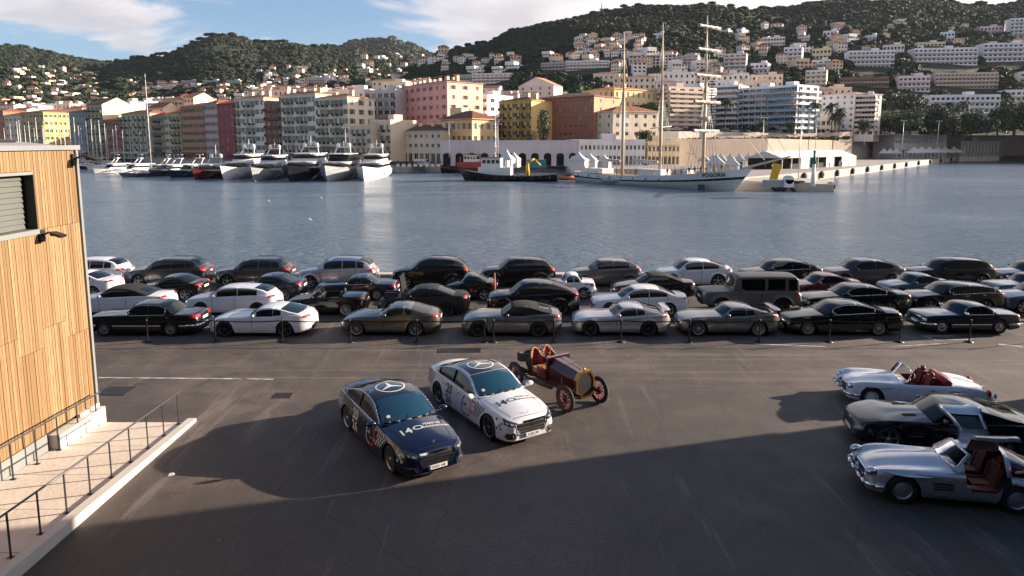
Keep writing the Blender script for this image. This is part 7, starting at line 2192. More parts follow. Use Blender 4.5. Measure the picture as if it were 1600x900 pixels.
  for xc in (.72, 3.12):
   q = MB(); rows = []
   for i in range(17):
    x = (xc - .46 + 1.16 * i / 16) if xc < 2 else (xc - .06 + .80 * i / 16); u = i / 16
    z = .715 - .03 * u; yb = c.side_y(x, z)
    bul = .075 * math.sin(math.pi * min(1, u * 1.02)) ** .7
    rows.append([(x, s * (yb + .004), z + .030), (x, s * (yb + bul * .8), z + .018), (x, s * (yb + bul), z), (x, s * (yb + .004), z - .028)])
   q.grid(rows, 0, True); q.build('wing_eyebrow', P_silver, t)
  # side vent with three bright strakes
  c.patch('side_vent', [(1.36, .42), (1.80, .42), (1.80, .60), (1.36, .60)], (0, 0, 0), (1, 0, 0), (0, 0, 1), (0, -s, 0), M_black, t, off=.004, n=3)
  for i in range(4):
   q = MB(); z = .43 + i * .052; c.ribbon('x', [(1.34 - i * .01, z), (1.82 - i * .01, z)], .020, (0, 0, 0), (1, 0, 0), (0, 0, 1), (0, -s, 0), M_chrome, t, off=.02, q=q); q.build('vent_strake', M_chrome, t)
 put_by_front_wheel(t, PZ(1409, 788, 0), .72, .85, R(-11))
 return c, t
M_clear2 = mat('tinted_windscreen', (.55, .60, .60), .02, trans=1.0); M_clear2.node_tree.nodes['Principled BSDF'].inputs['IOR'].default_value = 1.15
gw, gwt = gullwing()
# ---------------- black roadster with a hard roof between the two classics
c = make_car('gt', 'glossy black modern roadster coupe parked between the two classic cars', P_black, (0, 0, 0), 0, L=4.63, W=1.88, H=1.31, wheel='five', rimmat=M_alloy, doors=2, name='black_roadster', glass=M_glassd, chrome=False)
t = c.root
q = MB()
for s in (-1, 1):
 for i in range(2): c.ribbon('x', [(c.xf + .52, .50 + i * .085), (c.xf + .86, .51 + i * .085)], .020, (0, 0, 0), (1, 0, 0), (0, 0, 1), (0, -s, 0), M_chrome, t, off=.015, q=q)
q.build('side_gill', M_chrome, t)
for s in (-1, 1):
 q = MB(); c.ribbon('x', [(c.xf + .15, s * .42), (c.xf + .62, s * .40)], .10, (0, 0, 0), (1, 0, 0), (0, 1, 0), (0, 0, -1), M_under, t, off=.008, q=q) if False else None
 c.patch('bonnet_vent', [(1.25, s * .34), (1.60, s * .34), (1.60, s * .47), (1.25, s * .47)], (0, 0, 1.5), (1, 0, 0), (0, 1, 0), (0, 0, -1), M_under, t, off=.006, n=3)
q = MB(); c.ribbon('x', [(-.62, .36), (-.34, .33), (.34, .33), (.62, .36)], .03, (0, 0, 0), (0, 1, 0), (0, 0, 1), (1, 0, 0), M_chrome, t, off=.014, q=q); q.build('chrome_lip', M_chrome, t)
put_by_front_wheel(t, PZ(1389, 707, 0), c.xf, .93, R(-11))
# ---------------- vintage racing car
def vintage():
 P_mar = paint('maroon_paint', (.050, .006, .008), .1, .3)
 M_brass = mat('brass', (.40, .24, .07), .3, 1.0)
 M_mred = vary('red_painted_wood', (.22, .022, .022), .25, 3.0, .5, False)
 M_oldr = vary('grey_black_rubber', (.035, .034, .032), .3, 3.0, .85, False)
 t = empty('vintage_racing_car', (0, 0, 0), 0, 'maroon vintage racing car with brass radiator, spoked wheels and no bodywork', 'car')
 def bx(name, x0, x1, y0, y1, z0, z1, m): q = MB(); q.bb(x0, x1, y0, y1, z0, z1); return q.build(name, m, t)
 for s in (-1, 1):
  bx('frame_rail', -.45, 3.35, s * .40 - .035, s * .40 + .035, .52, .62, P_mar)
  q = MB(); P = [(-.42 + .84 * i / 8, s * .40, .42 + .10 * (2 * i / 8 - 1) ** 2) for i in range(9)]; q.path(P, .022, 6); q.path([(2.3 + .9 * i / 8, s * .44, .42 + .10 * (2 * i / 8 - 1) ** 2) for i in range(9)], .022, 6); q.build('leaf_spring', M_steel, t)
 q = MB(); q.tube((0, -.62, .44), (0, .62, .44), .035, .035, 8); q.tube((2.75, -.62, .44), (2.75, .62, .44), .05, .05, 8); q.tube((.22, -.55, .42), (.22, .55, .42), .018, .018, 6); q.build('axle', M_steel, t)
 q = MB(); q.ell((2.75, 0, .44), (.2, .18, .2), 10, 6); q.build('differential', M_steel, t)
 # bonnet: eight sided, widening to the rear
 def sec(x, w, zt, zb): return [(x, -w, zb), (x, -w, zt - .20), (x, -w * .55, zt), (x, w * .55, zt), (x, w, zt - .20), (x, w, zb)]
 q = MB(); q.grid([sec(-.02, .30, 1.10, .62), sec(.58, .33, 1.16, .62)], 0, False); q.grid([sec(.60, .333, 1.165, .62), sec(1.22, .37, 1.21, .62)], 0, False); q.build('bonnet', P_mar, t)
 q = MB(); q.grid([sec(.585, .326, 1.152, .62), sec(.60, .328, 1.155, .62)], 0, False)
 for s in (-1, 1): q.tube((-.02, s * .305, .90), (1.22, s * .375, 1.01), .008, .008, 5); q.tube((-.02, s * .17, 1.103), (1.22, s * .205, 1.213), .008, .008, 5)
 q.tube((-.02, 0, 1.104), (1.22, 0, 1.214), .010, .010, 5); q.build('bonnet_hinge', M_brass, t)
 # radiator
 o = [(-.33, .58), (-.20, .40), (.20, .40), (.33, .58), (.33, .92), (.19, 1.12), (-.19, 1.12), (-.33, .92)]
 q = MB(); F_ = [q.pt((-.16, y, z)) for y, z in o]; B_ = [q.pt((-.02, y, z)) for y, z in o]
 i_ = [(y * .84, .77 + (z - .77) * .84) for y, z in o]; I_ = [q.pt((-.16, y, z)) for y, z in i_]; J_ = [q.pt((-.13, y, z)) for y, z in i_]
 for k in range(8):
  j = (k + 1) % 8; q.face((F_[k], F_[j], B_[j], B_[k]), 0); q.face((F_[k], I_[k], I_[j], F_[j]), 0); q.face((I_[k], J_[k], J_[j], I_[j]), 0)
 q.face(B_, 0)
 q.tube((-.08, 0, 1.11), (-.08, 0, 1.19), .035, .03, 8); q.build('radiator_shell', M_brass, t)
 q = MB(); q.poly([(-.135, y, z) for y, z in i_]); q.build('radiator_core', M_black, t)
 # body tub, seats
 bx('scuttle', 1.22, 1.34, -.40, .40, .62, 1.24, P_mar)
 bx('floor', 1.20, 2.35, -.42, .42, .60, .66, P_mar)
 for s in (-1, 1): bx('side_panel', 1.34, 1.80, s * .42 - .012, s * .42 + .012, .64, .96, M_mred)
 for s in (-1, 1):
  q = MB(); n = 10
  rows = []
  for i in range(n + 1):
   a = -math.pi * .5 + math.pi * i / n
   y, x = s * .22 + .20 * math.sin(a), 2.02 + .20 * math.cos(a)
   hh = 1.12 + .28 * math.cos(a) ** 2
   rows.append([(x, y, .66), (x + .02, y, .9), (x + .06, y * 1.02, hh)])
  q.grid(rows, 0, True); 
  q.bb(1.72, 2.1, s * .22 - .19, s * .22 + .19, .70, .86, 1)
  q.path([Vector(r_[2]) for r_ in rows], .028, 6, 1)
  q.build('bucket_seat', [M_mred, M_tan], t)
 q = MB(); cst = Vector((1.70, .22, 1.42)); q.tube((1.20, .22, .95), cst, .016, .016, 8); q.build('steering_column', M_brass, t)
 rot = Matrix.Rotation(R(38), 3, 'Y'); n = 20
 q = MB(); P = [cst + rot @ Vector((0, .20 * math.cos(2 * math.pi * i / n), .20 * math.sin(2 * math.pi * i / n))) for i in range(n + 1)]; q.path(P, .016, 6)
 for a in (.5, 2.1, 3.7, 5.2): q.tube(cst, cst + rot @ Vector((0, .2 * math.cos(a), .2 * math.sin(a))), .010, .010, 4)
 q.build('steering_wheel', M_mred, t)
 q = MB(); q.tube((2.42, -.36, .88), (2.42, .36, .88), .22, .22, 14); q.build('fuel_tank', M_black, t)
 for k in range(2):
  q = MB(); a = Matrix.Translation((2.95, 0, .86 + k * .15)) @ Matrix.Rotation(R(8), 4, 'Y')
  q.M = a; q.lathe([(.30, -.05), (.34, -.07), (.40, -.06), (.43, 0), (.40, .06), (.34, .07), (.30, .05), (.30, -.05)], 26); q.build('spare_tyre', M_oldr, t)
 q = MB(); q.tube((.4, .46, .60), (1.9, .50, .42), .045, .045, 8); q.tube((1.0, .48, .47), (1.7, .50, .43), .085, .085, 10); q.tube((1.9, .50, .42), (3.1, .5, .42), .035, .035, 8); q.build('exhaust', vary('rusty_exhaust', (.12, .07, .04), .3, 4.0, .6, False, metal=.6), t)
 q = MB(); q.tube((1.45, .46, .7), (1.40, .50, 1.10), .014, .014, 6); q.tube((1.55, .46, .7), (1.52, .52, 1.02), .014, .014, 6); q.build('lever', M_brass, t)
 # artillery wheels
 q = MB(); r = .44; q.lathe([(.335, -.045), (.36, -.055), (.41, -.05), (.44, -.015), (.44, .015), (.41, .05), (.36, .055), (.335, .045)], 36, axis='Y'); ty = q.mesh('tyre', M_oldr)
 q = MB(); q.lathe([(.335, -.045), (.30, -.035), (.30, .035), (.335, .045)], 36, axis='Y', m=0)
 for i in range(12):
  a = 2 * math.pi * i / 12; q.tube((.07 * math.cos(a), 0, .07 * math.sin(a)), (.31 * math.cos(a), 0, .31 * math.sin(a)), .018, .014, 6, 0)
 q.lathe([(.001, -.10), (.04, -.09), (.045, -.03), (.09, -.025), (.09, .025), (.045, .03), (.001, .09)], 16, axis='Y', m=1)
 rm = q.mesh('rim', [vary('red_wheel_paint', (.28, .03, .03), .3, 3.0, .5, False), M_steel])
 for x, st_ in ((0, R(0)), (2.75, 0)):
  for s in (-1, 1):
   e = bpy.data.objects.new('wheel', None); COL.objects.link(e); e.parent = t; e.location = (x, s * .70, .44); e.rotation_euler = (R(-s * 2), 0, st_); e.empty_display_size = .1
   put('tyre', ty, e); put('rim', rm, e)
 for ch in kids(t):
  if ch.name.split('.')[0] in ('bonnet', 'bonnet_hinge', 'radiator_shell', 'radiator_core', 'scuttle', 'side_panel', 'bucket_seat', 'steering_column', 'steering_wheel', 'lever'):
   k = 1.24 if ch.name.split('.')[0] in ('bonnet', 'bonnet_hinge', 'radiator_shell', 'radiator_core', 'scuttle') else 1.06
   ch.scale = (1, 1.14, k); ch.location.z = -.62 * (k - 1)
 a_, b_ = PZ(882, 644, 0), PZ(936, 629, 0)
 ax = Vector((b_.x - a_.x, b_.y - a_.y)).normalized()      # from the near (+Y) to the far (-Y) wheel
 mid = Vector(((a_.x + b_.x) / 2, (a_.y + b_.y) / 2, 0))
 v = -ax; u = Vector((v.y, -v.x))
 t.location = mid; t.rotation_euler = (0, 0, math.atan2(u.y, u.x))
vintage()
# ================================================================== HARBOUR LIFE
M_hullw = vary('white_hull_paint', (.74, .73, .72), .08, .3, .25, False)
M_hullb = vary('black_hull_paint', (.012, .013, .018), .2, .3, .2, False)
M_hullr = vary('dark_red_hull_paint', (.09, .012, .012), .3, .3, .35, False)
M_hulln = vary('navy_hull_paint', (.015, .025, .06), .2, .3, .25, False)
M_hullg = vary('pale_grey_hull_paint', (.34, .36, .38), .1, .3, .25, False)
M_deckw = vary('white_superstructure', (.76, .75, .74), .06, .3, .35, False)
M_teak = vary('teak_deck', (.32, .20, .11), .25, 1.0, .7, False)
M_spar = vary('cream_spar', (.62, .48, .32), .15, .5, .5, False)
M_spw = vary('white_spar', (.72, .70, .67), .1, .5, .4, False)
M_canvas = vary('white_canvas', (.60, .58, .56), .08, .6, .8, False)
M_orange = vary('orange_rubber', (.62, .17, .04), .2, 1.0, .6, False)
M_yellow = vary('yellow_paint', (.75, .42, .02), .15, 1.0, .5, False)
def hull_mesh(q, L, B, d0, dm, d1, full=.35, draft=.8, m=0, mdeck=1, stripe=None, rake=.08, trans=.85, n=26):
 """x runs stern (0) to bow (L); deck height d0 stern, dm midships, d1 bow; z=0 is the water"""
 rows = []; deck = []
 for i in range(n + 1):
  u = i / n
  w = B / 2 * min(1.0, (trans + (1 - trans) * math.sin(min(1, u / .4) * math.pi / 2)))
  if u > 1 - full - .15: w *= max(0.0, 1 - ((u - (1 - full - .15)) / (full + .15)) ** 2.2)
  dz = (d0 * (1 - u) * (1 - 2 * u) + dm * 4 * u * (1 - u) + d1 * u * (2 * u - 1))
  row = []
  for v in (0.0, .25, .5, .62, .72, .86, 1.0):
   z = -draft + (dz + draft) * v
   f = (.35 + .65 * min(1, v / .45)) * (.86 + .14 * v) if u < .6 else (.35 + .65 * min(1, v / .45)) * (.86 + .14 * v) * (1 - (1 - v) * .45 * ((u - .6) / .4))
   x = u * L + rake * L * (v - 1) * max(0, (u - .55) / .45) ** 1.5
   row.append((x, w * f, z))
  rows.append(row); deck.append((u * L, w, dz))
 for s in (1, -1):
  ids = [[q.pt((a, b_ * s, c)) for a, b_, c in r_] for r_ in rows]
  for i in range(n):
   for j in range(6):
    mi = m
    if stripe is not None and j == stripe[0]: mi = stripe[1]
    if stripe is not None and len(stripe) > 2 and j < stripe[0]: mi = stripe[2]
    f = (ids[i][j], ids[i + 1][j], ids[i + 1][j + 1], ids[i][j + 1]); q.face(f if s < 0 else f[::-1], mi, True)
 ids = [(q.pt((a, -b_, c - .12)), q.pt((a, b_, c - .12))) for a, b_, c in deck]
 for i in range(n): q.face((ids[i][0], ids[i + 1][0], ids[i + 1][1], ids[i][1]), mdeck)
 r0 = rows[0]
 for j in range(6): q.poly([(r0[j][0], -r0[j][1], r0[j][2]), (r0[j][0], r0[j][1], r0[j][2]), (r0[j + 1][0], r0[j + 1][1], r0[j + 1][2]), (r0[j + 1][0], -r0[j + 1][1], r0[j + 1][2])], m)
 return rows, deck
def tier(q, x0, x1, w0, w1, z0, z1, rake=1.5, m=0, aft=.3):
 """superstructure block: rounded raked front (towards the bow)"""
 def ring(z, sh, k):
  P = []
  for i in range(9):
   a = -math.pi / 2 + math.pi * i / 8
   P.append((x1 - sh + (w1 * .9) * (math.cos(a) - 1) * .55 - 0, w0 * k * math.sin(a) if abs(math.sin(a)) < .99 else w0 * k * math.copysign(1, math.sin(a)), z))
  return [(x0 + aft * (z - z0), -w0 * k, z)] + P + [(x0 + aft * (z - z0), w0 * k, z)]
 A, B_ = ring(z0, 0, 1), ring(z1, rake, .93)
 a = [q.pt(p) for p in A]; b_ = [q.pt(p) for p in B_]; n = len(a)
 for i in range(n):
  j = (i + 1) % n; q.face((a[i], a[j], b_[j], b_[i]), m, False)
 q.face(b_, m)
def yacht(px, py, L, B, label, hullm, dark_top=False, levels=2, heading=(.03, -1.0), d=(2.6, 2.6, 4.2), dome=True, bandm=None, name='motor_yacht', stripe=None, mh=5.5):
 p = PZ(px, py, WATER_Z); h = Vector(heading).normalized()
 st = Vector((p.x, p.y)) - h * L
 t = empty(name, (st.x, st.y, WATER_Z), math.atan2(h.y, h.x), label, 'yacht')
 q = MB(); hull_mesh(q, L, B, *d, m=0, stripe=stripe); q.build('hull', [hullm, M_teak, M_deckw, M_glassd], t)
 z = d[1] - .15; w = B * .42; x0, x1 = L * .10, L * .70
 sm = M_deckw
 for k in range(levels):
  hgt = 1.95
  q = MB(); tier(q, x0, x1, w, w, z, z + hgt, 2.2, 0); q.build('superstructure', M_steel if dark_top and k else sm, t)
  q = MB(); tier(q, x0 + .3, x1 - .55, w * 1.006, w, z + hgt * .42, z + hgt * .82, .9, 0); q.build('window_band', M_glassd, t)
  q = MB(); q.prism([(x0 - 1.5, -w * 1.02), (x1 - 2.4, -w * 1.02), (x1 - 1.0, -w * .55), (x1 - .8, 0), (x1 - 1.0, w * .55), (x1 - 2.4, w * 1.02), (x0 - 1.5, w * 1.02)], z + hgt, z + hgt + .18); q.build('deck_roof', sm, t)
  z += hgt + .18; x0 += L * .03; x1 -= L * .17; w *= .84
 # radar arch, mast and domes
 q = MB(); xm = (x0 + x1) / 2
 for s in (-1, 1): q.tube((xm + 1.2, s * w * .9, z), (xm - .4, s * w * .7, z + 1.7), .16, .14, 6)
 q.box((xm - .4, 0, z + 1.75), (1.0, w * 1.6, .2)); q.tube((xm - .4, 0, z + 1.8), (xm - .6, 0, z + mh), .14, .05, 6); q.box((xm - .5, 0, z + 2.9), (.4, 2.4, .12)); q.build('radar_mast', M_deckw, t)
 if dome:
  for s in (-1, 1): q = MB(); q.ell((xm - .4, s * w * .62, z + 2.35), (.55, .55, .6), 12, 8); q.build('radar_dome', M_spw, t)
 # bow rail and mooring lines
 q = MB(); n = 9; P = []
 for s in (-1, 1):
  pts = []
  for i in range(n):
   u = .70 + .29 * i / (n - 1); wv = B / 2 * max(0.0, 1 - ((u - .5) / .5) ** 2.2) ; dz = (d[0] * (1 - u) * (1 - 2 * u) + d[1] * 4 * u * (1 - u) + d[2] * u * (2 * u - 1))
   pts.append(Vector((u * L, s * wv * .95, dz + .9))); q.tube((u * L, s * wv * .95, dz), pts[-1], .025, .025, 4)
  q.path(pts, .03, 4)
 q.build('bow_rail', M_chrome, t)
 for s in (-1, 1): q = MB(); q.tube((L * .97, s * .5, d[2] * .8), (L + 6, s * 3.2, -.2), .03, .03, 4); q.build('mooring_line', M_steel, t)
 for s in (-1, 1):
  for i in range(4): q = MB(); x = L * (.42 + .09 * i); wv = B / 2 * .985; q.box((x, s * wv * .97, d[1] * .58), (.9, .12, .32)); q.build('porthole', M_glassd, t)
 return t
yacht(301, 281.5, 24, 6.4, 'low dark red motor yacht with a grey canvas cover left of the white yachts', M_hullr, levels=1, d=(2.0, 1.9, 3.0), dome=True, dark_top=True)
yacht(345, 282, 30, 7.4, 'white yacht with two window bands just right of the dark red yacht', M_hullw, levels=2, d=(2.6, 2.6, 3.9), mh=4.5)
yacht(393, 283.5, 27, 6.8, 'pale grey white yacht with a pointed bow left of the black yacht', M_hullg, levels=2, d=(2.4, 2.4, 3.7), mh=3.5)
yacht(449, 285, 32, 9.6, 'large black hulled yacht with white decks and twin radar domes', M_hullb, levels=2, d=(3.0, 3.0, 4.4), mh=5)
yacht(508, 285, 31, 8.6, 'grey and white yacht with dark tinted upper deck right of the black yacht', M_hullg, levels=2, d=(2.9, 2.9, 4.3), dark_top=True, mh=3.5)
yacht(567, 284, 30, 7.8, 'sunlit white yacht with portholes at the right end of the yacht row', M_hullw, levels=2, d=(2.7, 2.7, 4.0), mh=4)
yacht(206, 275.5, 16, 4.4, 'small white motor cruiser with a dark window stripe near the left quay', M_hullw, levels=1, d=(1.5, 1.4, 2.2), dome=False, mh=2.5, heading=(-.6, -.8))
yacht(178, 272, 13, 4.0, 'small white cruiser low in the water beside the timber building corner', M_hullw, levels=1, d=(1.3, 1.2, 1.9), dome=False, mh=2, heading=(-.5, -.86))
yacht(232, 276, 18, 4.8, 'low black motor boat moored right of the small white cruiser', M_hullb, levels=1, d=(1.6, 1.4, 2.1), dome=False, mh=2, heading=(-.3, -.95))
yacht(262, 278, 20, 5.2, 'navy hulled motor boat left of the dark red yacht', M_hulln, levels=1, d=(1.7, 1.6, 2.4), dome=False, mh=3, heading=(-.25, -.97), dark_top=True)
yacht(145, 270.5, 12, 3.8, 'small dinghy like cruiser half hidden by the timber building', M_hullw, levels=1, d=(1.2, 1.1, 1.7), dome=False, mh=2, heading=(-.5, -.86))
# sailing boats
def sail_proto(L, H, hm, label, group):
 t = empty('sailing_boat', (0, 0, WATER_Z), 0, label, 'sailing boat', group)
 q = MB(); hull_mesh(q, L, L * .28, 1.0, .9, 1.4, m=0, n=14); q.bb(L * .3, L * .6, -L * .08, L * .08, .8, 1.5, 2); q.build('hull', [hm, M_teak, M_deckw], t)
 q = MB(); q.tube((L * .55, 0, .8), (L * .55, 0, H), .13, .09, 6); q.box((L * .55, 0, H * .62), (.1, 1.8, .08)); q.build('mast', M_spw, t)
 q = MB(); q.tube((L * .55, 0, 2.2), (L * .14, 0, 2.3), .22, .16, 6); q.build('furled_sail', M_canvas if hm is not M_hulln else vary('blue_sail_cover', (.03, .06, .18), .2), t)
 q = MB()
 for a, b_ in (((L * .98, 0, 1.4), (L * .55, 0, H)), ((0.2, 0, 1.0), (L * .55, 0, H)), ((L * .52, L * .13, 1), (L * .55, .9, H * .62)), ((L * .52, -L * .13, 1), (L * .55, -.9, H * .62)), ((L * .55, .9, H * .62), (L * .55, 0, H)), ((L * .55, -.9, H * .62), (L * .55, 0, H))): q.tube(a, b_, .02, .02, 3)
 q.build('rigging', M_steel, t)
 return t
rnd = random.Random(12)
sg = 'sailing boats moored before the left quay'
SB = [(70, 190), (79, 196), (88, 198), (96, 201), (103, 194), (111, 199), (118, 203), (138, 204), (145, 201), (151, 205), (159, 203), (26, 190), (38, 196), (58, 184), (66, 196), (75, 180), (84, 186), (92, 178), (99, 190), (107, 176), (115, 183), (122, 196), (128, 200), (134, 190), (142, 186), (148, 196), (154, 188), (163, 193), (168, 200), (176, 202), (183, 196), (191, 204), (32, 188), (18, 194), (6, 200), (47, 190), (53, 200), (218, 207), (228, 212), (204, 199)]
cache = {}
protos_s = [sail_proto(11, 15, M_hullw, '', sg), sail_proto(12, 16, M_hulln, '', sg)]
for c_ in bpy.data.objects:
 if c_.parent: cache.setdefault(c_.parent.name, []).append(c_)
def ordinal(i): return nth(i) if i > 26 else ['first', 'second', 'third', 'fourth', 'fifth', 'sixth', 'seventh', 'eighth', 'ninth', 'tenth', 'eleventh', 'twelfth', 'thirteenth', 'fourteenth', 'fifteenth', 'sixteenth', 'seventeenth', 'eighteenth', 'nineteenth', 'twentieth', 'twenty first', 'twenty second', 'twenty third', 'twenty fourth', 'twenty fifth', 'twenty sixth', 'twenty seventh'][i]
for i, (px, pt) in enumerate(sorted(SB)):
 k = i % 2
 o = protos_s[k] if i < 2 else copy_tree(protos_s[k], None, cache)
 Y = rnd.uniform(255, 330) if px > 60 else rnd.uniform(270, 340)
 p = PY(px, pt, Y); s = (p.z - WATER_Z) / (15 if k == 0 else 16)
 o.scale = (s, s, s); h = R(rnd.uniform(215, 250)); o.rotation_euler = (0, 0, h)
 o.location = (p.x - math.cos(h) * 6 * s, Y - math.sin(h) * 6 * s, WATER_Z)
 o['label'] = ['white', 'navy'][k] + ' hulled sailing boat, ' + ordinal(i) + ' mast from the left picture edge'
t = sail_proto(24, 30.3, M_hulln, 'large navy sailing yacht with the tallest white mast and a furled boom', None)
p = PZ(256, 274, WATER_Z); t.location = (p.x + 4, p.y + 8, WATER_Z); t.rotation_euler = (0, 0, R(245))
# ---- the tall ship
def tall_ship():
 A, Bq = PZ(906, 283, WATER_Z), PZ(1144, 298.5, WATER_Z)
 d = Vector((Bq.x - A.x, Bq.y - A.y)); LW = d.length; ang = math.atan2(d.y, d.x); L = LW * 1.10
 t = empty('tall_ship', (A.x, A.y, WATER_Z), ang, 'white three masted training ship with furled sails, black stripe and people on deck', 'ship')
 q = MB(); rows, deck = hull_mesh(q, L, 8.0, 2.7, 2.5, 4.9, m=0, full=.42, stripe=(3, 2, 3), rake=.10, trans=.55, draft=1.2, n=34)
 q.build('hull', [M_hullw, M_teak, M_hullb, vary('cream_boot_top', (.58, .56, .50), .1, .5, .5)], t)
 q = MB(); q.bb(L * .05, L * .20, -2.0, 2.0, 2.4, 3.6); q.bb(L * .42, L * .56, -1.7, 1.7, 2.4, 3.9); q.bb(L * .64, L * .70, -1.3, 1.3, 2.6, 4.0); q.build('deckhouse', M_deckw, t)
 q = MB()
 for s in (-1, 1):
  pts = [Vector((x, s * w * .98, z + .95)) for x, w, z in deck[1:-1:2]]; q.path(pts, .045, 4)
  for x, w, z in deck[1:-1]: q.tube((x, s * w * .98, z), (x, s * w * .98, z + .95), .03, .03, 4)
 q.build('deck_rail', M_spar, t)
 q = MB(); q.tube((L * .95, 0, 4.7), (L * 1.16, 0, 7.4), .28, .14, 8); q.build('bowsprit', M_spar, t)
 fx = []
 for (px, top, nm) in ((971.5, 50, 'mizzen'), (1030, 35, 'main'), (1097, 24, 'fore')):
  r = (px - 800) / F_PX; uu = Vector((d.x, d.y)).normalized()
  # station along the hull seen in that column
  x = (r * A.y - A.x) / (uu.x - r * uu.y)
  P = Vector((A.x, A.y)) + uu * x; z = PY(px, top, P.y).z - WATER_Z; fx.append((x, z))
  q = MB(); q.tube((x, 0, 2.2), (x + .0, 0, z * .62), .38, .32, 10); q.tube((x, 0, z * .60), (x - .3, 0, z), .24, .11, 8); q.build('mast', M_spar, t)
  if nm == 'fore':
   for k, (yy, w) in enumerate(((44, 7.6), (80, 8.0), (120, 8.8), (161, 9.2), (206, 9.2))):
    zz_ = PY(px, yy, P.y).z - WATER_Z; q = MB()
    q.tube((x + .45, -w / 2, zz_), (x + .45, w / 2, zz_), .12, .12, 6); q.build('yard', M_spar, t)
    q = MB()
    for i in range(12):
     a = -w / 2 * .93 + w * .93 * i / 12; b_ = a + w * .93 / 12; rr = .30 + .06 * math.sin(i * 2.1)
     q.tube((x + .5, a, zz_ + .22), (x + .5, b_, zz_ + .22), rr, .30 + .06 * math.sin((i + 1) * 2.1), 7, caps=False)
    q.build('furled_sail', M_canvas if k < 2 else vary('cream_canvas', (.72, .66, .54), .12, .8, .8, False), t)
   q = MB(); q.tube((x, 0, z * .40), (x, 0, z * .425), 1.1, 1.2, 12); q.build('mast_top', M_spar, t)
  else:
   q = MB(); zz_ = 5.2; q.tube((x - .3, 0, zz_), (x - 9, 0, zz_ + .5), .16, .12, 6); q.tube((x - .6, 0, zz_ + .35), (x - 8.6, 0, zz_ + .8), .32, .22, 7); q.build('boom', M_canvas, t)
   if nm == 'main':
    q = MB(); zz_ = PY(px, 201, P.y).z - WATER_Z; q.tube((x, -3.6, zz_), (x, 3.6, zz_ + .6), .12, .1, 6); q.build('yard', M_spar, t)
 q = MB()      # standing rigging
 for x, z in fx:
  for s in (-1, 1):
   for k in range(4):
    q.tube((x - 1.8 + k * 1.1, s * 3.7, 3.2), (x, s * .3, z * .60), .035, .03, 3)
   for k in range(2): q.tube((x - .8 + k * 1.1, s * 1.6, z * .6), (x - .2, 0, z * .93), .03, .02, 3)
   for k in range(1, 9): u = k / 10; q.tube((x - 1.8 + 1.8 * u, s * (3.7 + (.3 - 3.7) * u), 3.2 + (z * .6 - 3.2) * u), (x + 1.5 - 1.5 * u, s * (3.7 + (.3 - 3.7) * u), 3.2 + (z * .6 - 3.2) * u), .02, .02, 3)
 for (x, z), (x2, z2) in ((fx[0], fx[1]), (fx[1], fx[2])): q.tube((x, 0, z * .92), (x2, 0, z2 * .55), .03, .03, 3); q.tube((x, 0, z * .6), (x2, 0, 4), .03, .03, 3)
 x, z = fx[2]
 for a, b_ in ((.95, 1.14), (.80, 1.10), (.58, 1.05)): q.tube((x, 0, z * a), (L * b_, 0, 4.9 + (b_ - .95) * L * .32), .035, .035, 3)
 q.tube((fx[0][0], 0, fx[0][1] * .95), (.5, 0, 3), .03, .03, 3)
 q.build('rigging', M_steel, t)
 for s in (-1, 1):
  for i in range(9):
   q = MB(); x = L * (.06 + i * .075); w = 4 * .99 * (1 if i > 1 else .9); q.lathe([(.001, -.04), (.2, -.04), (.2, .04)], 10, (x, s * w * .985, 1.8), 'Y'); q.build('porthole', M_dark, t)
 # name on the bow
 pts, fs = text_geo('POGORIA', 1.15, .02); q = MB(); ids = []
 for px_, pz_ in pts:
  x = L * .795 + px_ * 1.0
  u = x / L; i = min(33, int(u * 34)); f = u * 34 - i
  def wz(zt):
   r0, r1 = rows[i], rows[i + 1]; r_ = [tuple(a * (1 - f) + b_ * f for a, b_ in zip(p0, p1)) for p0, p1 in zip(r0, r1)]
   for j in range(6):
    if r_[j][2] <= zt <= r_[j + 1][2]:
     k = (zt - r_[j][2]) / (r_[j + 1][2] - r_[j][2]); return r_[j][1] * (1 - k) + r_[j + 1][1] * k
   return r_[6][1]
  z = 2.75 + pz_ + (x - L * .795) * .055
  ids.append(q.pt((x, -(wz(z) + .05), z)))
 for f in fs: q.face([ids[i] for i in f])
 q.build('name_lettering', M_text, t)
 q = MB(); q.tube((L * .24, -3.9, 1.0), (L * .30, -3.9, 1.0), .5, .5, 10); q.tube((L * .30, -3.9, 1.0), (L * .35, -3.7, 1.1), .5, .2, 10); q.build('rubber_tender', M_hullg, t)
 q = MB(); q.box((L * .80, -3.0, -.1), (1.6, .3, 2.6)); q.build('fender', M_black, t)
 return t, L, ang, deck
ship, SHL, SHA, SHD = tall_ship()
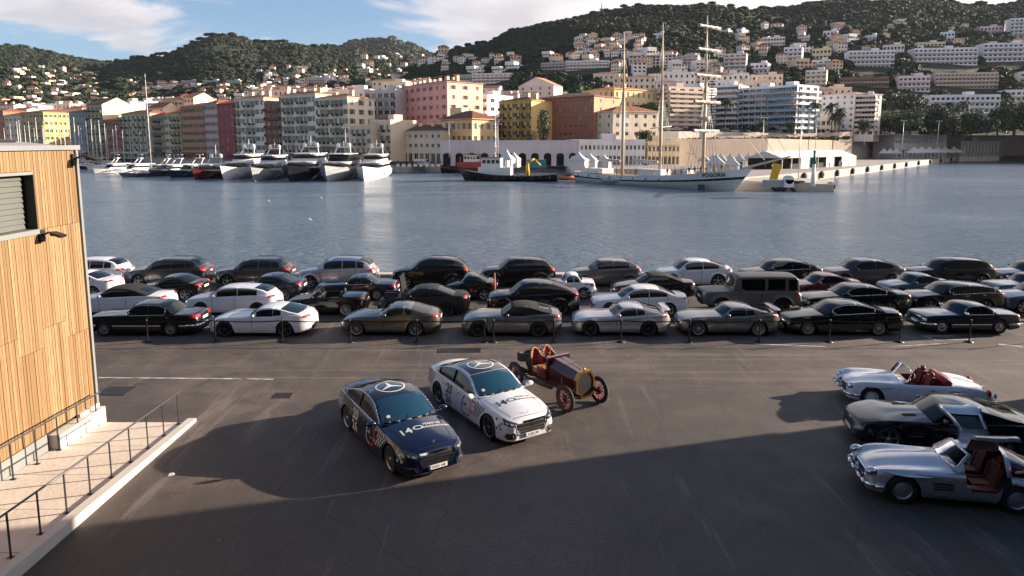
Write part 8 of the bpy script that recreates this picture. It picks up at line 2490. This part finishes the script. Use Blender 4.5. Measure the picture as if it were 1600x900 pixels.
# ---- people
_PM = {}
def person_mesh(key, joints, edges, radii):
 if key in _PM: return _PM[key]
 me = bpy.data.meshes.new('body'); me.from_pydata(joints, edges, [])
 ob = bpy.data.objects.new('body', me); COL.objects.link(ob)
 ob.modifiers.new('skin', 'SKIN')
 for i, r in enumerate(radii): me.skin_vertices[0].data[i].radius = (r, r)
 me.skin_vertices[0].data[0].use_root = True
 sb = ob.modifiers.new('sub', 'SUBSURF'); sb.levels = 1
 dg = bpy.context.evaluated_depsgraph_get(); dg.update()
 m2 = bpy.data.meshes.new_from_object(ob.evaluated_get(dg)); bpy.data.objects.remove(ob)
 m2.name = 'body'
 for p in m2.polygons: p.use_smooth = True
 _PM[key] = m2; return m2
def human(key, pose='stand', reach=None, h=1.76):
 k = h / 1.76
 J = [(0, 0, .95), (0, 0, 1.12), (0, 0, 1.32), (0, 0, 1.46), (0, .01, 1.56), (0, .02, 1.66), (0, .01, 1.76),
   (.10, 0, .90), (.11, .02, .50), (.11, 0, .09), (.11, .13, .04), (-.10, 0, .90), (-.11, .02, .50), (-.11, 0, .09), (-.11, .13, .04),
   (.19, 0, 1.42), (.24, 0, 1.16), (.24, .07, .92), (.24, .10, .83), (-.19, 0, 1.42), (-.24, 0, 1.16), (-.24, .07, .92), (-.24, .10, .83)]
 if pose == 'step': J[8] = (.11, .12, .52); J[9] = (.11, .20, .10); J[10] = (.11, .32, .05); J[12] = (-.11, -.02, .50); J[13] = (-.11, -.20, .12); J[14] = (-.11, -.10, .04); J[16] = (.25, -.12, 1.18); J[17] = (.24, -.05, .95); J[18] = (.24, 0, .86)
 if pose == 'lean': J[16] = (.26, .18, 1.25); J[17] = (.18, .34, 1.12); J[18] = (.12, .40, 1.10)
 if reach is not None:
  J[19] = (-.18, .05, 1.40); J[20] = tuple(Vector(J[19]).lerp(Vector(reach), .47) + Vector((-.02, 0, -.07))); J[21] = tuple(Vector(J[19]).lerp(Vector(reach), .88)); J[22] = reach
 E = [(0, 1), (1, 2), (2, 3), (3, 4), (4, 5), (5, 6), (0, 7), (7, 8), (8, 9), (9, 10), (0, 11), (11, 12), (12, 13), (13, 14), (3, 15), (15, 16), (16, 17), (17, 18), (3, 19), (19, 20), (20, 21), (21, 22)]
 Rr = [.15, .14, .16, .10, .055, .095, .07, .10, .065, .045, .04, .10, .065, .045, .04, .075, .055, .04, .035, .075, .055, .04, .035]
 return person_mesh(key, [tuple(c * k for c in j) for j in J], E, [r * k for r in Rr])
SKIN = mat('skin', (.50, .28, .19), .5); 
def cloth(col): return mat('cloth_%02d_%02d_%02d' % tuple(int(c * 99) for c in col), col, .85)
def person(loc, rz, top, legs, label, key='a', pose='stand', reach=None, hair=(.03, .02, .015), group=None, parent_h=None):
 t = empty('person', loc, rz, label, 'person', group)
 me = human(key, pose, reach)
 nk = key + str(top) + str(legs)
 if nk not in _PM:
  m2 = me.copy()
  for m in (cloth(top), cloth(legs), SKIN): m2.materials.append(m)
  for p in m2.polygons:
   c = p.center
   hand = (reach is not None and (c - Vector(reach)).length < .09) or (c.z < .90 and abs(c.x) > .20 and c.z > .75)
   p.material_index = 2 if (c.z > 1.50 or hand) else (1 if c.z < .98 and abs(c.x) < .22 else 0)
  _PM[nk] = m2
 put('body', _PM[nk], t)
 hk = 'hair' + str(hair)
 if hk not in _PM: q = MB(); q.ell((0, -.005, 1.735), (.098, .11, .09), 10, 7); _PM[hk] = q.mesh('hair', cloth(hair))
 put('hair', _PM[hk], t)
 return t
rnd = random.Random(8)
cols = [((.03, .03, .035), 'black jacket'), ((.25, .03, .03), 'red jacket'), ((.05, .05, .07), 'dark blue coat'), ((.12, .02, .03), 'maroon coat'), ((.02, .02, .02), 'long black coat')]
places = ['by the foremast', 'just right of the foremast', 'at the rail beside the foremast', 'in the foredeck crowd middle', 'near the centre of the foredeck crowd', 'right of the foredeck crowd centre', 'near the name lettering', 'just above the ship name', 'towards the bow', 'alone close to the bowsprit', 'by the stern deckhouse', 'at the stern rail', 'near the mizzen mast', 'between the two after masts', 'near the main mast']
for i, fpos in enumerate([.60, .64, .67, .70, .72, .745, .77, .795, .83, .87, .10, .06, .16, .30, .42]):
 x = SHL * fpos; w, z = [(b_, c_) for a, b_, c_ in SHD if a <= x][-1]
 cx, cy = math.cos(SHA), math.sin(SHA); yy = -w * rnd.uniform(.4, .8)
 c_ = cols[(i * 3 + i // 4) % 5]
 person((ship.location.x + cx * x - cy * yy, ship.location.y + cy * x + cx * yy, WATER_Z + z - .1), rnd.uniform(0, 6.28), c_[0], (.02, .02, .03), 'person in a ' + c_[1] + ' on the ship ' + places[i], 'a' if i % 2 else 'b', 'stand' if i % 2 else 'lean', group='people on the deck of the tall ship')
# person by the tail of the gullwing car, one hand on the rear wing
hp = PY(1583, 737, 14.62)
pl = Vector((hp.x + .95, hp.y - .32, 0)); dv = Vector((hp.x - pl.x, hp.y - pl.y, 0)); rz = math.atan2(dv.y, dv.x) - math.pi / 2
M = Matrix.Rotation(-rz, 3, 'Z'); rc = M @ Vector((hp.x - pl.x, hp.y - pl.y, hp.z))
rc = Vector((rc.x * 1, rc.y * .86, min(max(rc.z, 1.0), 1.25)))
pp = person(tuple(pl), rz, (.025, .025, .028), (.03, .03, .035), 'person in a black jacket touching the rear window pillar of the silver gullwing car', 'reach', 'stand', tuple(rc))
q = MB()      # the reaching hand: palm, four fingers and a thumb
for i, (dx, ln) in enumerate(((-.030, .068), (-.010, .080), (.011, .076), (.031, .060))):
 a = rc + Vector((dx, .03, 0)); b_ = a + Vector((dx * .2, ln * .55, -.006)); e = b_ + Vector((0, ln * .4, -.03)); q.tube(a, b_, .0095, .009, 7); q.tube(b_, e, .009, .007, 7)
a = rc + Vector((.04, .0, -.01)); q.tube(a, a + Vector((.025, .035, -.012)), .011, .009, 7); q.box((rc.x, rc.y + .012, rc.z), (.082, .075, .028), 0)
q.build('hand', SKIN, pp)
# ---- tugs and work boats
def tug(px, py, L, B, hullm, stripem, label, ang, mastz=15, house_x=.55, crane=False, d=(1.9, 1.5, 3.2), housem=None):
 p = PZ(px, py, WATER_Z)
 t = empty('tug_boat', (p.x, p.y, WATER_Z), R(ang), label, 'tug boat')
 q = MB(); hull_mesh(q, L, B, *d, m=0, full=.25, stripe=(4, 2), trans=.8, n=20); q.build('hull', [hullm, M_steel, stripem], t)
 hm = housem or M_deckw
 q = MB(); q.bb(L * (house_x - .16), L * (house_x + .16), -B * .28, B * .28, 1.5, 3.6); q.build('deckhouse', hm, t)
 q = MB(); q.bb(L * (house_x - .06), L * (house_x + .13), -B * .24, B * .24, 3.6, 6.0); q.build('wheelhouse', M_deckw, t)
 for i in range(4):
  for s in (-1, 1): q = MB(); q.bb(L * (house_x - .05) + i * L * .045, L * (house_x - .05) + i * L * .045 + L * .032, s * B * .24 - .03, s * B * .24 + .03, 4.6, 5.5); q.build('window', M_glassd, t)
 q = MB(); q.bb(L * (house_x + .13) - .02, L * (house_x + .13) + .03, -B * .2, B * .2, 4.6, 5.5); q.build('windscreen', M_glassd, t)
 q = MB(); q.bb(L * (house_x - .07), L * (house_x + .15), -B * .27, B * .27, 6.0, 6.15); q.build('roof', vary('red_brown_roof', (.25, .05, .04), .2), t)
 q = MB(); x = L * house_x; q.tube((x, 0, 6.1), (x, 0, mastz), .22, .08, 6)
 for k in range(4): zz_ = 6.5 + (mastz - 7) * k / 4; q.box((x, 0, zz_), (.15, 2.6 - .4 * k, .12)); q.tube((x, .9 - .12 * k, zz_), (x, .9 - .12 * k, zz_ + 1.1), .1, .1, 6)
 q.build('mast', M_spw, t)
 q = MB(); q.tube((L * (house_x - .12), B * .16, 3.5), (L * (house_x - .12), B * .16, 5.4), .35, .35, 10); q.tube((L * (house_x - .12), -B * .16, 3.5), (L * (house_x - .12), -B * .16, 5.4), .35, .35, 10); q.build('funnel', hm, t)
 for i in range(9):
  for s in (-1, 1):
   q = MB(); u = .08 + i * .085; q.lathe([(.28, -.14), (.5, -.14), (.5, .14), (.28, .14), (.28, -.14)], 12, (L * u, s * B * .5 * (1 if u < .55 else 1 - (u - .55) * .6), 1.1), 'Y'); q.build('tyre_fender', M_rubber, t)
 if crane:
  q = MB(); q.tube((L * .30, 0, 1.4), (L * .30, 0, 4.6), .55, .45, 8); q.tube((L * .30, 0, 4.6), (L * .24, -.8, 5.8), .35, .28, 6); q.tube((L * .24, -.8, 5.8), (L * .18, -1.4, 4.0), .25, .2, 6); q.build('crane', M_yellow, t)
 return t
tug(693, 269, 24, 7, M_hullb, vary('red_hull_band', (.38, .03, .03), .2), 'red and black tug with a big red white wheelhouse and tyre fenders', -18, 11, .40, d=(2.6, 1.6, 2.4), housem=vary('red_house_paint', (.45, .08, .06), .2))
tug(872, 283, 27, 8, M_hullb, M_hullb, 'black tug with a white wheelhouse, tall white mast and yellow crane', 170, 17, .62, crane=True)
p = PZ(872, 281, WATER_Z); t = empty('rubber_boat', (p.x, p.y, WATER_Z), R(8), 'orange and black inflatable boat between the black tug and the tall ship', 'inflatable boat')
q = MB()
for s in (-1, 1): q.tube((0, s * 1.1, .5), (6, s * 1.1, .5), .45, .45, 10); q.tube((6, s * 1.1, .5), (7.6, 0, .8), .45, .35, 10)
q.build('tube', M_orange, t)
q = MB(); q.bb(0, 6.2, -1, 1, .1, .5); q.bb(2.2, 3.4, -.5, .5, .5, 1.6); q.build('hull', M_black, t)
# ---- tents, canopies, quay furniture
def tent(px, py, Y, w, label, group=None, h0=2.3, h1=4.4, sides=False):
 p = PY(px, py, Y); t = empty('party_tent', (p.x, p.y, .6), R(-20), label, 'tent', group)
 q = MB()
 n = 6; rows = []
 for k in range(n + 1):
  u = k / n; s = (1 - u) ** 1.6 * w / 2 + .03; z = h0 + (h1 - h0) * u
  rows.append([(-s, -s, z), (s, -s, z), (s, s, z), (-s, s, z)])
 q.grid(rows, 0, False, closed=True)
 q.bb(-w / 2, w / 2, -w / 2, -w / 2 + .03, h0 - .35, h0); q.bb(w / 2 - .03, w / 2, -w / 2 + .035, w / 2, h0 - .35, h0); q.build('canopy', M_canvas, t)
 for sx in (-1, 1):
  for sy in (-1, 1): q = MB(); q.bb(sx * w / 2 * .96 - .05, sx * w / 2 * .96 + .05, sy * w / 2 * .96 - .05, sy * w / 2 * .96 + .05, 0, h0 - .36); q.build('pole', M_spw, t)
 if sides: q = MB(); q.bb(-w / 2 * .9, w / 2 * .9, -w / 2 * .9, w / 2 * .9, 0, h0 - .4); q.build('side_wall', M_canvas, t)
for i, px in enumerate((1100, 1114, 1127, 1141, 1155, 1169, 1182)):
 tent(px, 240, 205 + i * 2, 3.4, 'white pointed party tent, ' + ordinal(i) + ' of seven in the row before the beige wall', 'row of white party tents', h0=2.6, h1=5.0)
tent(1118, 262, 178, 4.6, 'white pointed tent behind the foremast deck crowd', h0=2.6, h1=5.2, sides=True)
tent(1144, 263, 178, 3.6, 'smaller white pointed tent right of the foremast', h0=2.3, h1=4.4, sides=True)
tent(904, 255, 204, 5.2, 'white pointed tent above the stern of the tall ship', h0=2.8, h1=5.4, sides=True)
tent(922, 255, 210, 4.4, 'second white tent right of the one above the ship stern', h0=2.6, h1=4.8, sides=True)
tent(943, 255, 214, 4.4, 'third white tent behind the mizzen mast', h0=2.4, h1=4.4, sides=True)
tent(792, 256, 212, 4.4, 'white tent behind the red tug and black tug', h0=2.8, h1=6.0, sides=True)
tent(803, 256, 220, 3.6, 'small white tent beside the taller one behind the tugs', h0=2.8, h1=5.0, sides=True)
for i, px in enumerate((1381, 1391, 1401)): tent(px, 235, 330, 4.5, ['left', 'middle', 'right'][i] + ' tent of three below the grey terminal', 'three tents below the terminal', h0=3, h1=5.5)
for i, px in enumerate((1428, 1440, 1452, 1464, 1476, 1490)): tent(px, 235.5, 325 + i * 4, 7, 'pale awning tent, ' + ordinal(i) + ' of six along the terminal front', 'awning tents along the terminal', h0=3.4, h1=6.2)
# marquee
A, Bq = PY(1222, 240, 200), PY(1338, 240, 236)
u = Vector((Bq.x - A.x, Bq.y - A.y)); L = u.length
t = empty('marquee', (A.x, A.y, .6), math.atan2(u.y, u.x), 'long white marquee with a ridged roof on the quay', 'marquee')
q = MB(); D_ = 11
for i in range(9):
 x0, x1 = L * i / 9, L * (i + 1) / 9 - .05
 q.poly([(x0, -.3, 3.3), (x1, -.3, 3.3), (x1, D_ / 2, 5.4), (x0, D_ / 2, 5.4)]); q.poly([(x0, D_ / 2, 5.4), (x1, D_ / 2, 5.4), (x1, D_ + .3, 3.3), (x0, D_ + .3, 3.3)])
q.poly([(0, -.3, 3.3), (0, D_ / 2, 5.4), (0, D_ + .3, 3.3)]); q.poly([(L, -.3, 3.3), (L, D_ + .3, 3.3), (L, D_ / 2, 5.4)])
q.build('roof', M_canvas, t)
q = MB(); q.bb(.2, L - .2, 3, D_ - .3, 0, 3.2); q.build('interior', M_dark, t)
for i in range(10):
 q = MB(); x = L * i / 9 * .995; q.bb(x - .08, x + .08, -.25, -.1, 0, 3.28); q.build('pole', M_spw, t)
for i in (2, 5, 7, 8): q = MB(); q.bb(L * i / 9 + .2, L * (i + 1) / 9 - .3, -.15, -.12, 0, 3.2); q.build('side_panel', M_canvas, t)
# pier with light
P1, P2, P3, P4 = PZ(1144, 297, WATER_Z), PZ(1303, 300, WATER_Z), PZ(1300, 291, WATER_Z), PZ(1165, 288, WATER_Z)
t = empty('stone_pier', (0, 0, 0), 0, 'low stone pier end with tyres beside the bow of the tall ship', 'pier')
q = MB(); q.prism([(P1.x, P1.y), (P2.x, P2.y), (P3.x, P3.y), (P4.x, P4.y)], -3, .0); q.prism([(P1.x + 3, P1.y + 1), (P2.x - 4, P2.y + 1), (P3.x - 4, P3.y - 1), (P4.x + 2, P4.y - 1)], -1, .25); q.build('stonework', m_quay, t)
for i, (px, s) in enumerate(((1212, 1.3), (1221, 1.3), (1241, 1.5), (1250, 1.5), (1296, 1.1))):
 p = PZ(px, 298.5, WATER_Z); q = MB(); q.lathe([(s * .4, -.35), (s * .8, -.4), (s * .8, .4), (s * .4, .35), (s * .4, -.35)], 16, (p.x, p.y - .35, -.6), 'Y'); q.build('tyre_fender', M_rubber, t)
p = PZ(1271, 290, 0); 
q = MB()
p = PY(1270, 288, PZ(1270, 291, 0).y)
t = empty('harbour_light', (p.x, p.y, 0), 0, 'slim white harbour light with a green lantern on the pier end', 'lighthouse')
q = MB(); q.tube((0, 0, 0), (0, 0, 4.4), .42, .32, 12); q.build('tower', M_spw, t)
q = MB(); q.tube((0, 0, 4.4), (0, 0, 5.6), .50, .28, 12); q.tube((0, 0, 5.6), (0, 0, 6.6), .2, .2, 8); q.tube((0, 0, 6.6), (0, 0, 7.0), .35, .05, 8); q.build('lantern', vary('harbour_green', (.02, .16, .07), .2), t)
p = PY(1211, 278, PZ(1211, 290, 0).y); t = empty('yellow_frame', (p.x, p.y, 0), R(-20), 'yellow loading ramp frame standing on the pier', 'frame')
q = MB(); q.box((0, 0, 2.6), (1.5, .3, 3.4), 0, rot=Matrix.Rotation(R(12), 3, 'Y')); q.bb(-.8, -.6, -.15, .15, 0, 1.2); q.bb(.3, .5, -.15, .15, 0, 1.2); q.build('panel', M_yellow, t)
p = PZ(1212, 292, .25); q = MB(); q.bb(-2.2, 1.2, -.8, .8, 0, 1.3); tag(q.build('equipment_box', M_hullg, loc=(p.x, p.y, .25)), 'grey equipment box on the pier', 'box')
p = PZ(1231, 292.5, .25); q = MB(); q.bb(-.8, .8, -.7, .7, 0, 1.4); q.tube((0, -.7, 1.4), (0, .7, 1.4), .8, .8, 12); tag(q.build('white_cabinet', M_deckw, loc=(p.x, p.y, .25)), 'round topped white cabinet on the pier', 'cabinet')
# tyres hung along the right quay
SH3 = [(Vector((SHORE[i].x, SHORE[i].y)), Vector((SHORE[i + 1].x, SHORE[i + 1].y))) for i in range(len(SHORE) - 1)]
tm = MB(); tm.lathe([(.45, -.3), (.95, -.35), (.95, .35), (.45, .3), (.45, -.3)], 16, axis='Y'); tm = tm.mesh('quay_tyre', M_rubber)
for i, px in enumerate((1254, 1281, 1305, 1329, 1352, 1374, 1394, 1412, 1431, 1449, 1465, 1481, 1496, 1510, 1523, 1537, 1550, 1562, 1574)):
 r = (px - 800) / F_PX
 for a, b_ in SH3:
  d = b_ - a; den = d.x - r * d.y
  if abs(den) < 1e-6: continue
  s = (r * a.y - a.x) / den
  if 0 <= s <= 1 and a.y > 130 and a.x > 30:
   P = a + d * s; nrm = Vector((d.y, -d.x)).normalized()
   tag(put('quay_tyre', tm, None, (P.x + nrm.x * .4, P.y + nrm.y * .4, -.35), math.atan2(d.y, d.x)), 'black tyre fender, ' + ordinal(i) + ' along the right quay edge counted from the marquee', 'tyre', 'tyre fenders along the right quay'); break
def lamp(px, pt, pb, Y, label, arms=2):
 p = PY(px, pb, Y); z1 = PY(px, pt, Y).z
 t = empty('street_lamp', (p.x, p.y, p.z), 0, label, 'street lamp'); H = z1 - p.z
 q = MB(); q.tube((0, 0, 0), (0, 0, H), .14, .08, 8); q.build('pole', M_spw, t)
 q = MB(); q.box((0, 0, H), (2.0, .15, .12)); q.build('arm', M_spw, t)
 for s in (-1, 1): q = MB(); q.box((s * 1.0, 0, H + .0), (.8, .45, .22)); q.build('lamp_head', M_spw, t)
for a in ((1191, 184, 243, 205, 'white twin lamp post left of the marquee'), (1247, 184, 287, 150, 'tall thin lamp post standing on the pier'), (1274, 190, 232, 280, 'lamp post behind the marquee roof'), (1350, 190, 226, 320, 'lamp post at the corner of the upper wall'), (1409, 188, 236, 320, 'twin lamp post before the grey terminal'), (1464, 189, 232, 335, 'twin lamp post right of the grey terminal roof'), (1570, 197, 230, 380, 'twin lamp post near the right picture edge'), (1618, 196, 230, 380, 'lamp post just beyond the right edge'), (1393, 190, 207, 350, 'lamp post between the park trees'), (1442, 189, 207, 350, 'lamp post under the big park tree'),
   (384, 196, 232, 262, 'white globe lamp post behind the white yacht'), (541, 200, 250, 236, 'thin lamp post behind the grey and white yacht'), (702, 190, 246, 228, 'dark thin post in front of the orange villa'), (778, 194, 246, 225, 'tall pale post left of the yellow house'), (1080, 240, 262, 190, 'short post among the white tents')):
 lamp(*a)
# parked cars on the high street and on the far quay: body and glass only, a few pixels each
def tiny():
 q = MB(); q.prism([(-2.1, -.85), (2.1, -.85), (2.1, .85), (-2.1, .85)], .25, .85); a = q.mesh('body', M_hullw)
 q = MB(); q.box((.1, 0, 1.12), (2.5, 1.5, .55), 0, taper=.78); return a, q.mesh('cabin', M_glassd)
ta, tb = tiny(); rnd = random.Random(5)
tcol = [(P_white, 'white'), (P_dkgrey, 'dark grey'), (P_black, 'black'), (P_silver, 'silver'), (P_blue, 'blue'), (P_red, 'red')]
def tinycar(x, y, z, rz, label, group):
 t = empty('parked_car', (x, y, z), rz, None, 'car', group); m, n_ = rnd.choice(tcol)
 t['label'] = n_ + ' ' + label
 o = put('body', ta, t); smat(o, 0, m); put('cabin', tb, t)
for i in range(46):
 px = 1070 + i * 6.1; Y = 286 + (px - 1060) / 275 * 55; p = PY(px, 207, Y - 2)
 tinycar(p.x, p.y, 13.0, R(90 + rnd.uniform(-8, 8)), 'car above the beige wall, ' + nth(i) + ' in line from the left', 'cars parked above the beige wall')
for i in range(32):
 px = 1352 + i * 8; p = PY(px, 208, 352 + i * 3.2); tinycar(p.x, p.y, 13.0, R(20), 'car below the park trees, ' + nth(i) + ' in line from the left', 'cars parked below the park trees')
for i, px in enumerate((616, 624, 634, 648, 660, 668)):
 p = PY(px, 256, 236); tinycar(p.x, p.y, .6, R(170), 'car on the quay before the low beige row, ' + ordinal(i) + ' from the left', 'cars on the quay before the beige row')
p = PZ(660, 259, .6); t = empty('delivery_van', (p.x, p.y, .6), R(-8), 'white van parked before the arched openings of the low beige row', 'van')
q = MB(); q.bb(-2.6, 1.6, -.95, .95, .4, 2.3); q.box((2.0, 0, .9), (1.4, 1.9, 1.1), 0, taper=.8); q.build('body', M_deckw, t)
q = MB(); q.box((1.5, 0, 1.75), (.9, 1.96, .6), 0, taper=.85); q.build('window', M_glassd, t)
# planters and bollards on the near left quay strip
for i in range(8):
 p = PY(622 + i * 9, 262, 226); t = empty('planter', (p.x, p.y, .6), 0, 'white planter with a brown shrub, ' + ordinal(i) + ' from the yachts', 'planter', 'planters on the quay right of the yachts')
 q = MB(); q.bb(-.5, .5, -.4, .4, 0, .9); q.build('box', M_deckw, t); q = MB(); leafy(q, (0, 0, 1.3), (.8, .7, .6), 60, .2, i); q.build('shrub', foliage_mat('dry_shrub', (.07, .05, .02), (.14, .10, .04), (.22, .16, .08), .8), t)
# wooden quay sheds between tents: teal container and wall of doors
p = PY(838, 250, 214); q = MB(); q.bb(-3, 3, -1.2, 1.2, 0, 2.6); tag(q.build('container', vary('teal_paint', (.05, .22, .24), .2), loc=(p.x, p.y, .6)), 'teal container on the quay behind the black tug', 'container')
p = PY(1148, 250, 200); q = MB(); q.bb(-2, 2, -1.2, 1.2, 0, 2.4); tag(q.build('container', vary('blue_paint', (.03, .16, .32), .2), loc=(p.x, p.y, .6)), 'bright blue container among the white tents', 'container')
# gulls
gm = MB(); gm.ell((0, 0, .12), (.22, .08, .08), 8, 6); gm.ell((.2, 0, .19), (.07, .05, .05), 8, 5)
for s in (-1, 1): gm.poly([(.08, 0, .15), (.0, s * .45, .30), (-.14, s * .50, .30), (-.1, 0, .14)]); gm.poly([(.0, s * .45, .30), (-.08, s * .8, .20), (-.14, s * .50, .30)])
gm = gm.mesh('seagull', M_canvas)
for (px, py, lab) in ((484, 345, 'white gull low over the water above the silver SUV'), (420, 315, 'white gull flying over the water in front of the yachts'), (399, 284, 'white gull skimming the water below the black yacht'), (502, 311, 'tiny gull right of the others over the water')):
 p = PZ(px, py, WATER_Z + .3); tag(put('seagull', gm, None, tuple(p), R(200), (1.0, 1.0, 1.0)), lab, 'gull')
for i, (px, py, Y, a, b_) in enumerate(((1196, 243, 200, (.04, .04, .05), 'person in dark clothes walking on the quay by the seventh party tent'), (1207, 244, 200, (.45, .42, .4), 'person in a pale jacket on the quay before the marquee'), (1316, 241, 220, (.04, .10, .05), 'person in green standing before the marquee right bay'), (1297, 242, 214, (.03, .03, .03), 'person in black at the marquee opening'), (812, 262, 226, (.5, .5, .5), 'person in a white shirt on the quay behind the tugs'), (640, 262, 230, (.05, .05, .08), 'person in navy on the quay by the planters'), (653, 262, 230, (.3, .05, .05), 'person in red on the quay by the planters'))):
 p = PY(px, py, Y); person((p.x, p.y, .6), i * 1.3, a, (.03, .03, .05), b_, 'cd'[i % 2], 'step' if i % 2 else 'stand')
# ================================================================== AIR
q = MB(); q.bb(-2600, 3600, -70, 4600, -6, 640)
m = bpy.data.materials.new('air'); m.use_nodes = True; nt_ = m.node_tree
for n in list(nt_.nodes): nt_.nodes.remove(n)
N = NT(nt_); pv = N.n('ShaderNodeVolumePrincipled', ins={'Color': (.80, .88, 1.0, 1), 'Density': 0.00002, 'Anisotropy': 0.3})
N.n('ShaderNodeOutputMaterial', ins={'Volume': pv.outputs[0]})
tag(q.build('haze', m), kind='stuff')
